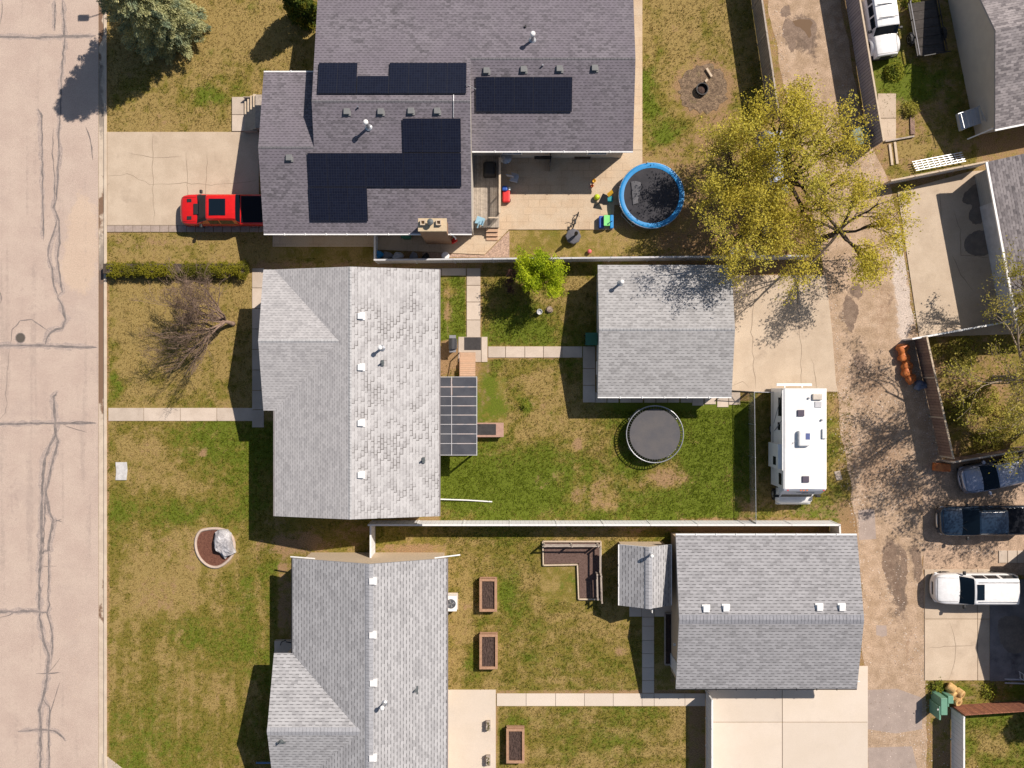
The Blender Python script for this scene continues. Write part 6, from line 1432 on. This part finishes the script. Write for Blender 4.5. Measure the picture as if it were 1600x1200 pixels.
k = MB(); k.beam((-1.8,-.8,.5),(-3.0,0,.48),.08,.1); k.beam((-1.8,.8,.5),(-3.0,0,.48),.08,.1); k.build('tow_bar', M['black'], T_, local=True)
# ---------------------------------------------------------------- motorhome
rv = empty('motorhome', (X(1250), Y(690), 0), 0, 'white motorhome parked between the chain link fence and the alley', 'motorhome')
zt = 3.15; x0, x1, yb, yf = X(1224.5,zt), X(1292,zt), Y(607,zt), Y(764,zt)
k = MB()
prof = [(x0,.55),(x1,.55),(x1,zt-.06),(x1-.10,zt),((x0+x1)/2,zt+.035),(x0+.10,zt),(x0,zt-.06)]
gprism(k, prof, yf, yb, 'y'); k.build('body', M['rvwhite'], rv)
# cab-over nose
zc = 1.95; yn_ = Y(773,2.1)
k = MB(); vs = [(x0+.01,yf+.02,zc),(x1-.01,yf+.02,zc),(x1-.01,yf+.02,zt-.05),(x0+.01,yf+.02,zt-.05),(x0+.06,yn_,zc+.02),(x1-.06,yn_,zc+.02),(x1-.05,yn_+.06,zc+.32),(x0+.05,yn_+.06,zc+.32),(x0+.03,yf-.10,zt-.08),(x1-.03,yf-.10,zt-.08)]
k.add(vs, [(0,4,5,1),(4,7,6,5),(7,8,9,6),(8,3,2,9),(0,3,8,7,4),(1,5,6,9,2)]); k.build('cab_over', mat('rv_front_shade', (.60,.62,.68), (.56,.58,.64), 2, .35, .02, world=False), rv, bevel=.04)  # white shell; the lavender shade on this face is put into its colour
for i, px in enumerate((1230,1250.5,1255,1260,1286)): k = MB(); xx = X(px,2.95); k.box(xx-.05, yf-.13, zt-.10, xx+.05, yf-.07, zt-.06); k.build('marker_light', M['red'] if i in (0,4) else M['orange'], rv)
# lettering-like emblem strokes on the cab-over face
k = MB(); r2 = random.Random(5)
def onface(px, t): 
    a_, b_ = Vector((X(px,2.7), yf-.10, zt-.08)), Vector((X(px,2.4), yn_+.06, zc+.32)); return a_+(b_-a_)*t+Vector((0,-.012,.012))
for i in range(9): x_ = 1243.5+i*2.0; k.beam(onface(x_,.35+.08*r2.random()), onface(x_+1.5,.62), .035, .01)
k.beam(onface(1252,.72), onface(1272,.60), .03, .01); k.build('emblem', M['dgreyvent'], rv)
# cab
c0, c1 = X(1213,1.0), X(1270,1.0); yh, ye = yf-.2, Y(787.5,.95)
k = MB(); G = []
for t, z, w in ((0,1.95,.90),(.05,1.92,.92),(.52,1.25,1.0),(.60,1.2,1.0),(.80,1.12,.985),(.93,1.02,.93),(.985,.9,.84),(1,.75,.78)):
    y = yh+(ye-yh)*t; cx_ = (c0+c1)/2; w_ = (c1-c0)/2*w
    G.append([(cx_-w_*.95,y,.4),(cx_-w_,y,.7),(cx_-w_*.98,y,max(.72,z-.15)),(cx_-w_*.85,y,z-.02),(cx_,y,z+.03),(cx_+w_*.85,y,z-.02),(cx_+w_*.98,y,max(.72,z-.15)),(cx_+w_,y,.7),(cx_+w_*.95,y,.4)])
k.grid(G, lambda i, j: not (i == 1 and 3 <= j <= 4)); k.add(G[-1], [tuple(range(9))]); k.build('cab', M['rvwhite'], rv, smooth=True)
k = MB(); k.grid(G, lambda i, j: i == 1 and 3 <= j <= 4); k.build('windshield', M['carglass'], rv, smooth=True)
k = MB(); k.box(c0+.1, ye-.08, .4, c1-.1, ye+.15, .6); k.build('bumper', M['white'], rv, bevel=.05)
for s, x_ in ((-1,c0+.25),(1,c1-.25)):
    k = MB(); k.box(x_-.14, ye-.03, .68, x_+.14, ye+.12, .86); k.build('headlight', M['lamp'], rv, bevel=.03)
    k = MB(); xx = c0-.15 if s < 0 else c1+.15; k.box(xx-.14, yh-.55, 1.25, xx+.14, yh-.40, 1.65); k.beam((xx,yh-.47,1.4),(xx-s*.25,yh-.47,1.3),.04,.04); k.build('mirror', M['black'], rv, bevel=.03)
# west side: windows, slide-out, compartment lines, wheels
for ya_, yb_, za_, zb_ in ((621,650,2.1,2.75),(660,672,2.0,2.5),(739,757,2.2,2.75)): k = MB(); k.box(x0-.015, Y(yb_,2.4), za_, x0+.01, Y(ya_,2.4), zb_); k.build('window', M['carglass'], rv)
k = MB(); k.box(x0-.24, Y(730,1.6), .75, x0+.2, Y(692,1.6), 2.75); so_ = k.build('slide_out', M['rvwhite'], rv, bevel=.02)
k = MB(); k.box(x0-.25, Y(726,2.0), 1.75, x0-.235, Y(713,2.0), 2.35); k.build('window', M['carglass'], so_)
k = MB()
for (ya_, za_), (yb_, zb_) in (((610,2.95),(662,1.2)),((655,2.9),(674,1.3)),((612,1.0),(735,1.0)),((664,2.2),(672,1.6))): k.beam((x0-.006,Y(ya_,2),za_),(x0-.006,Y(yb_,2),zb_),.02,.05)
k.build('side_stripe', M['grey'], rv)
k = MB(); k.beam((x0-.02,yb-.1,zt-.12),(x0-.02,Y(735,3),zt-.12),.10,.10); k.build('awning_rail', M['white'], rv)
def rvwheel(y):
    for s, x_ in ((-1,x0+.06),(1,x1-.06)):
        Mx = Matrix.Translation((x_-s*.12, y, .4)) @ Matrix.Rotation(R(90),4,'Y'); k = MB(); k.lathe((0,0,0), [(.22,-.13),(.38,-.13),(.4,-.08),(.4,.08),(.38,.13),(.22,.13)], 22, M=Mx); o = k.build('wheel', M['tyre'], rv)
        k = MB(); k.lathe((0,0,0), [(.22,-.135),(.1,-.15),(.1,.15),(.22,.135)], 16, M=Mx); k.build('rim', M['rim'], o)
rvwheel(Y(670)); 
for s, x_ in ((-1,c0-.02),(1,c1+.02)):
    Mx = Matrix.Translation((x_-s*.1, Y(771), .4)) @ Matrix.Rotation(R(90),4,'Y'); k = MB(); k.lathe((0,0,0), [(.22,-.12),(.38,-.12),(.4,-.07),(.4,.07),(.38,.12),(.22,.12)], 22, M=Mx); o = k.build('wheel', M['tyre'], rv)
    k = MB(); k.lathe((0,0,0), [(.22,-.125),(.1,-.14),(.1,.14),(.22,.125)], 16, M=Mx); k.build('rim', M['rim'], o)
# roof fittings
zr = zt+.02
def rbox(nm, px0, py0, px1, py1, h, m, bev=.02, z=zr): k = MB(); k.box(X(px0,z+h), Y(py1,z+h), z, X(px1,z+h), Y(py0,z+h), z+h); return k.build(nm, m, rv, bevel=bev)
rbox('roof_hatch', 1246.5,640.5,1257,650.5,.10,plain('smoked_lid', (.10,.085,.11), .3)); rbox('roof_hatch', 1254,744,1264.5,754,.10,bpy.data.materials['smoked_lid'])
o = rbox('air_conditioner', 1248,672.5,1267,697.5,.30,M['white'],.10); k = MB(); k.box(X(1259,3.5), Y(687,3.5), zr+.30, X(1266,3.5), Y(677,3.5), zr+.306); k.build('vent_grille', mat('blue_grey_grille', (.10,.13,.30), None, 4, .5, .05), o)
rbox('roof_vent', 1270,615,1285.5,625,.16,mat('cream_cover', (.62,.55,.47), None, 3, .5, .03),.06); rbox('roof_vent', 1273.5,627.5,1284,636.5,.05,M['lgrey'],.01); rbox('roof_vent', 1285,670,1292,685.5,.12,M['white'],.04)
for px, py in ((1264.5,622),(1285,656)): k = MB(); k.lathe((X(px,3.3),Y(py,3.3),zr), [(.07,0),(.07,.12),(.02,.15)], 10); k.build('vent_cap', M['lgrey'], rv)
k = MB(); k.tube([(X(1239,3.3),Y(694,3.3),zr+.03),(X(1244,3.3),Y(688,3.3),zr+.22)], .015, 5); k.build('antenna', M['lgrey'], rv)
k = MB(); zz = .75; k.beam(P(1213,601,zz), P(1268,601,zz), .16, .16); k.beam(P(1226,601,zz), (X(1226,zz),yb+.05,zz), .08,.08); k.beam(P(1253,601,zz), (X(1253,zz),yb+.05,zz), .08,.08); k.build('rear_bumper', M['white'], rv)
# ================================================================ trees and shrubs
def grow(r, p, d, L, rad, lvl, maxl, wood, tips, up=.15, wob=.22, kids=(4,4,4), ang=(.55,.75,.8), shrink=.62, sides=(8,6,4,3), tipstep=.25):
    n = max(3, int(L/.35)) if lvl < maxl else 4
    pts = [p.copy()]; dd = d.copy()
    for i in range(n):
        dd = (dd+Vector((r.gauss(0,wob),r.gauss(0,wob),r.gauss(0,wob)))*.5+Vector((0,0,up*.3))).normalized()
        pts.append(pts[-1]+dd*(L/n))
    rr = [max(.007, rad*(1-.68*i/n)) for i in range(n+1)]
    wood.tube(pts, rr, sides[min(lvl, 3)], cap=False)
    if lvl >= maxl-1:
        for i in range(1, n+1): tips.append(pts[i])
    if lvl < maxl:
        K = kids[min(lvl, len(kids)-1)]
        for k in range(K):
            t = .30+.68*(k+r.random()*.8)/K; i = min(n-1, int(t*n)); q = pts[i].lerp(pts[i+1], t*n-i) if i < n else pts[n]
            ax = (pts[i+1]-pts[i]).normalized(); a = r.random()*6.283; s = ax.cross(Vector((math.cos(a),math.sin(a),.3))).normalized()
            th = ang[min(lvl, len(ang)-1)]*r.uniform(.75,1.25)
            nd = (ax*math.cos(th)+s*math.sin(th)).normalized()
            if nd.z < -.15: nd.z *= .3; nd.normalize()
            grow(r, q, nd, L*shrink*r.uniform(.75,1.15), rr[i]*.6, lvl+1, maxl, wood, tips, up, wob, kids, ang, shrink, sides)
def tree(name, label, base, trunkh, limbs, L, rad, seed, leafm, per, size, spread, barkm, maxl=3, kids=(4,4,4), lean=(0,0), tilt=(.6,1.1), dirs=None, group=None, shrink=.6, wob=.22, up=.15, keep=1., cat='tree'):
    r = random.Random(seed); b = P(*base); t = empty(name, b, 0, label, cat, group)
    w = MB(); tips = []
    top = b+Vector((lean[0],lean[1],trunkh)); mid = b.lerp(top,.5)+Vector((r.uniform(-.08,.08),r.uniform(-.08,.08),0))
    w.tube([b-Vector((0,0,.05)), b+Vector((0,0,.15)), mid, top], [rad*1.5,rad*1.15,rad,rad*.85], 10)
    for k in range(limbs):
        a = (dirs[k] if dirs else 6.283*(k+r.uniform(-.25,.25))/limbs); th = r.uniform(*tilt)
        grow(r, top-Vector((0,0,r.uniform(0,.25*trunkh))), Vector((math.cos(a)*math.sin(th),math.sin(a)*math.sin(th),math.cos(th))), L*r.uniform(.8,1.15), rad*.62, 0, maxl, w, tips, up, wob, kids, shrink=shrink)
    w.build('trunk', barkm, t, smooth=True)
    if leafm:
        if keep < 1: tips = [q for q in tips if r.random() < keep]
        leaves('crown', tips, leafm, per, size, spread, seed, t, .4, off=b)
    return t, tips
# the big spring tree over the alley: two stems and a smaller neighbour
tree('alley_tree', 'broad yellow green spring tree leaning over the alley with dark limbs', (1208,296), 3.2, 9, 3.7, .26, 11, M['maple'], 5, .075, (.2,.2,.14), M['bark'], 3, (4,4,3), tilt=(.55,1.25), shrink=.62)
tree('alley_tree', 'yellow brown leafed tree hanging over the grey board fence by the garage', (1146,376), 3.2, 9, 3.1, .18, 29, M['maple'], 5, .075, (.2,.2,.14), M['bark'], 3, (4,4,3), tilt=(.4,1.2), shrink=.62)
tree('alley_tree', 'yellow brown leafed tree between the blue trampoline and the tarp heap', (1128,296), 3.0, 9, 3.1, .2, 23, M['maple'], 5, .075, (.2,.2,.14), M['bark'], 3, (4,4,3), tilt=(.4,1.2), shrink=.62)
tree('alley_tree', 'sparser yellow green tree below the broad one, its twigs over bare gravel', (1286,372), 3.0, 8, 3.4, .18, 37, M['maple2'], 4, .075, (.2,.2,.13), M['bark'], 3, (5,4,4), tilt=(.7,1.3), shrink=.6)
tree('alley_tree', 'upright yellow green tree nearest the grey green bin', (1196,236), 2.8, 8, 3.1, .17, 41, M['maple2'], 5, .075, (.2,.2,.13), M['bark'], 3, (4,4,3), tilt=(.5,1.2), shrink=.62)
# trees at the right edge
tree('young_tree', 'sparse pale stemmed tree over the brown fenced yard at the right edge', (1552,592), 4.2, 10, 4.4, .21, 53, M['sparse'], 4, .08, (.2,.2,.14), M['barkpale'], 3, (5,4,4), tilt=(.5,1.25), shrink=.62)
tree('young_tree', 'sparse young tree in front of the garage with white roof edge', (1572,474), 2.6, 8, 3.1, .13, 59, M['sparse'], 4, .075, (.16,.16,.12), M['barkpale'], 3, (4,3,3), tilt=(.5,1.25), shrink=.62)
tree('young_tree', 'sparse tree with low twigs above the silver car', (1632,646), 4.0, 10, 4.3, .2, 61, M['sparse'], 4, .08, (.2,.2,.15), M['barkpale'], 3, (5,4,4), tilt=(.6,1.3), shrink=.62)
tree('bare_shrub', 'leafless grey twiggy shrub among the spring trees', (1212,366), .4, 7, 1.1, .05, 67, None, 0, 0, 0, M['barkgrey'], 2, (5,4), tilt=(.5,1.2), cat='shrub', wob=.3)
# bare tree in the front yard (stem leaning south-west)
tree('bare_tree', 'bare leafless tree with reddish grey twigs on the front lawn', (364,506), .9, 10, 3.4, .13, 71, M['buds'] if 'buds' in M else M.setdefault('buds', leafmat('tiny_buds', (.22,.15,.105), (.17,.115,.08))), 3, .028, (.08,.08,.07), M['barkgrey'], 3, (6,5,4), tilt=(.45,1.1), shrink=.56, lean=(-.25,.1), dirs=[1.4,1.8,2.2,2.6,3.0,3.3,3.6,3.9,4.25,2.4], wob=.28, up=.1)
# small lime tree
tree('lime_green_tree', 'small bright lime green tree by the grey board fence', (842,434), 1.1, 13, 1.95, .1, 83, M['lime_leaf'], 11, .07, (.12,.12,.13), M['bark'], 2, (5,4), tilt=(.15,1.0), shrink=.6, up=.5)
tree('dark_shrub', 'dark purple twiggy shrub under the lime green tree', (800,440), .3, 5, .8, .04, 89, leafmat('purple_leaves', (.07,.03,.03), (.12,.06,.05)), 3, .05, (.08,.08,.08), M['bark'], 2, (4,3), tilt=(.4,1.1), cat='shrub')
# blue spruce
def spruce(label, base, h, rad, seed, m):
    r = random.Random(seed); b = P(*base); t = empty('spruce_tree', b, 0, label, 'tree'); w = MB()
    w.tube([b, b+Vector((0,0,h))], [.2,.03], 8); pts = []; dirs = []
    z = .35; whorl = 0
    while z < h*.985:
        f = z/h; rr = rad*(1-f)**.42*(1 if f > .12 else .9); n = 13 if f < .6 else 9
        for k in range(n):
            a = 6.283*(k+r.uniform(-.35,.35))/n+whorl*.5; L = rr*r.uniform(.62,1.12)
            if L < .15: continue
            p = b+Vector((0,0,z)); d = Vector((math.cos(a),math.sin(a),0)); q = []
            for i in range(7):
                s = i/6; q.append(p+d*(L*s)+Vector((0,0,-.22*L*s+.20*L*s*s)))
            w.tube(q, [.03*(1-.8*i/6)+.005 for i in range(7)], 3, cap=False)
            side = Vector((-d.y,d.x,0)); m_ = int(L/.13)+2
            for i in range(m_):
                s = .22+.78*i/(m_-1); c = p+d*(L*s)+Vector((0,0,-.22*L*s+.2*L*s*s)); wd = .42*(1-s)*L*.8+.10
                for u in (-1,-.5,0,.5,1):
                    if abs(u)*wd < .06 and u: continue
                    pts.append(c+side*(u*wd)-d*(abs(u)*wd*.55)*-.55+Vector((0,0,r.uniform(-.05,.03)))); dirs.append((d+side*u*.7).normalized())
        z += .30*(1 if f < .5 else .8); whorl += 1
    w.build('trunk', M['bark'], t, smooth=True)
    nr_ = np.random.default_rng(seed); C = np.repeat(np.array(pts), 4, 0); D = np.repeat(np.array(dirs), 4, 0); k = len(C)
    C = C+nr_.normal(0,.035,(k,3)); D = D+nr_.normal(0,.35,(k,3)); D /= np.linalg.norm(D,axis=1)[:,None]
    N = np.cross(D, nr_.normal(0,1,(k,3))); N /= np.linalg.norm(N,axis=1)[:,None]
    l = nr_.uniform(.06,.12,k)[:,None]; wd = l*.28
    V = np.stack([C-D*l, C+N*wd, C+D*l, C-N*wd],1).reshape(-1,3); F = np.arange(len(V)).reshape(-1,4)
    np_mesh('crown', V, F, m, t, off=b)
spruce('blue green spruce tree shading the street kerb', (266,40), 9.8, 3.1, 97, M['spruce'])
spruce('dark spruce tree beyond the lower right corner, casting shade on the lawn', (1668,1075), 5.5, 2.0, 98, M['spruce'])
# columnar cedar
def column(name, label, base, h, rad, seed, m, n, size, cat='tree', dens=1., top=.5):
    r = random.Random(seed); b = P(*base); t = empty(name, b, 0, label, cat); w = MB(); w.tube([b, b+Vector((0,0,h*.9))], [.1,.02], 6); w.build('trunk', M['bark'], t)
    pts = []
    for i in range(n):
        f = r.random(); a = r.random()*6.283; R_ = rad*(1-f**2.2)**top*(.55+.5*r.random()**.5)*(1+.16*math.sin(a*4+f*9))
        pts.append(b+Vector((R_*math.cos(a), R_*math.sin(a), .1+f*h)))
    leaves('crown', pts, m, 5, size, (.07,.07,.10), seed, t, .2, off=b)
column('cedar_tree', 'dark green columnar cedar with golden tips beside the solar roofed house', (479,24), 4.6, .95, 101, M['cedar'], 2600, .085)
# hedge
hb = empty('hedge', P(277,421), 0, 'long clipped green hedge between the two front lawns', 'hedge')
pts = []; r = random.Random(5)
for i in range(7000):
    px = r.uniform(167,388); w_ = 10.5*(1+.16*math.sin(px*.22)+.14*math.sin(px*.61)+.1*math.sin(px*1.3)); py = 421.5+r.uniform(-1,1)*w_; z = r.random()**.6*(.95+.08*math.sin(px*.17+1))*(1-.35*abs((py-421.5)/w_)**3)
    if px > 376: py = 421+ (py-421)*1.15
    pts.append(P(px,py,z)) if vnoise(np.array([px]),np.array([py]),9,3)[0] > .22 else None
leaves('foliage', pts, M['hedge'], 4, .045, (.05,.05,.04), 5, hb, .6, off=root_loc(hb))
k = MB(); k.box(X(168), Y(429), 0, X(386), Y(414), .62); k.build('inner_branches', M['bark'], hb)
# low shrubs and weeds
def shrub(label, px, py, rad, h, n, m, size, seed, name='shrub'):
    r = random.Random(seed); b = P(px,py); t = empty(name, b, 0, label, 'shrub'); pts = []; w = MB()
    for i in range(n):
        a = r.random()*6.283; q = r.random()**.5; pts.append(b+Vector((rad*q*math.cos(a), rad*q*math.sin(a), .05+h*(1-q*q)*r.uniform(.4,1))))
        if i < 12: w.tube([b, pts[-1]], [.015,.005], 4, cap=False)
    w.build('stems', M['bark'], t); leaves('foliage', pts, m, 6, size, (.08,.08,.06), seed, t, .5, off=b)
shrub('bright green leafy shrub in front of the white four wheel drive', 1396, 113, .62, .7, 120, M['shrub'], .085, 3)
shrub('low yellow green shrub behind the white four wheel drive', 1424, 4, .6, .5, 110, M['shrub'], .085, 4)
shrub('small yellow green shrub at the edge of the shaded yard', 1422, 172, .55, .6, 70, M['sparse'], .07, 6)
shrub('small green shrub on the lawn east of the covered deck', 820, 634, .3, .35, 30, M['shrub'], .05, 8)
shrub('weedy green shrub beside the dark asphalt pad', 1545, 1080, .55, .45, 60, M['shrub'], .07, 12)
shrub('leafy weed clump beside the parking pad and the tan rolls', 1462, 1074, .55, .4, 60, M['shrub'], .07, 13)
shrub('green ground shrub under the trees at the right edge', 1570, 660, 1.1, .6, 160, M['sparse'], .075, 14)
shrub('yellow green ground shrub below the low grey fence', 1500, 552, 1.1, .7, 150, M['sparse'], .075, 15)

shrub('olive ground shrub against the brown fence below the orange sacks', 1490, 640, .9, .8, 150, M['sparse'], .075, 16)
shrub('dense olive shrub in the middle of the brown fenced yard', 1532, 622, 1.2, .9, 200, M['sparse'], .08, 17)
shrub('olive shrub along the dark brown fence above the silver car', 1540, 690, 1.0, .6, 150, M['sparse'], .075, 18)
# ================================================================ camera, sun, sky
cam = bpy.data.cameras.new('camera'); co = bpy.data.objects.new('camera', cam); COL.objects.link(co)
co.location = (0, 0, H); co.rotation_euler = (0, 0, 0)
cam.sensor_width = 36; cam.lens = S*H/1600*36; cam.clip_end = 3000; cam.clip_start = 1
SC.camera = co
EL, AZ = 46.2, 51.0
d = Vector((-math.sin(R(AZ))*math.cos(R(EL)), -math.cos(R(AZ))*math.cos(R(EL)), -math.sin(R(EL))))
sl = bpy.data.lights.new('sun', 'SUN'); sl.energy = 4.6; sl.angle = R(.5); sl.color = (1, .90, .80)
so = bpy.data.objects.new('sun', sl); COL.objects.link(so); so.rotation_euler = d.to_track_quat('-Z', 'Y').to_euler(); so.location = (20, 20, 60)
w = bpy.data.worlds.new('World'); SC.world = w; w.use_nodes = True
nt = w.node_tree; sky = nt.nodes.new('ShaderNodeTexSky'); sky.sky_type = 'NISHITA'; sky.sun_disc = False
sky.sun_elevation = R(EL); sky.sun_rotation = R(AZ)
bg = nt.nodes['Background']; nt.links.new(sky.outputs[0], bg.inputs[0]); bg.inputs[1].default_value = .062
SC.view_settings.view_transform = 'Standard'; SC.view_settings.look = 'None'; SC.view_settings.exposure = .40; SC.view_settings.gamma = 1
SC.cycles.use_denoising = True
SC.cycles.max_bounces = 6; SC.cycles.transparent_max_bounces = 8
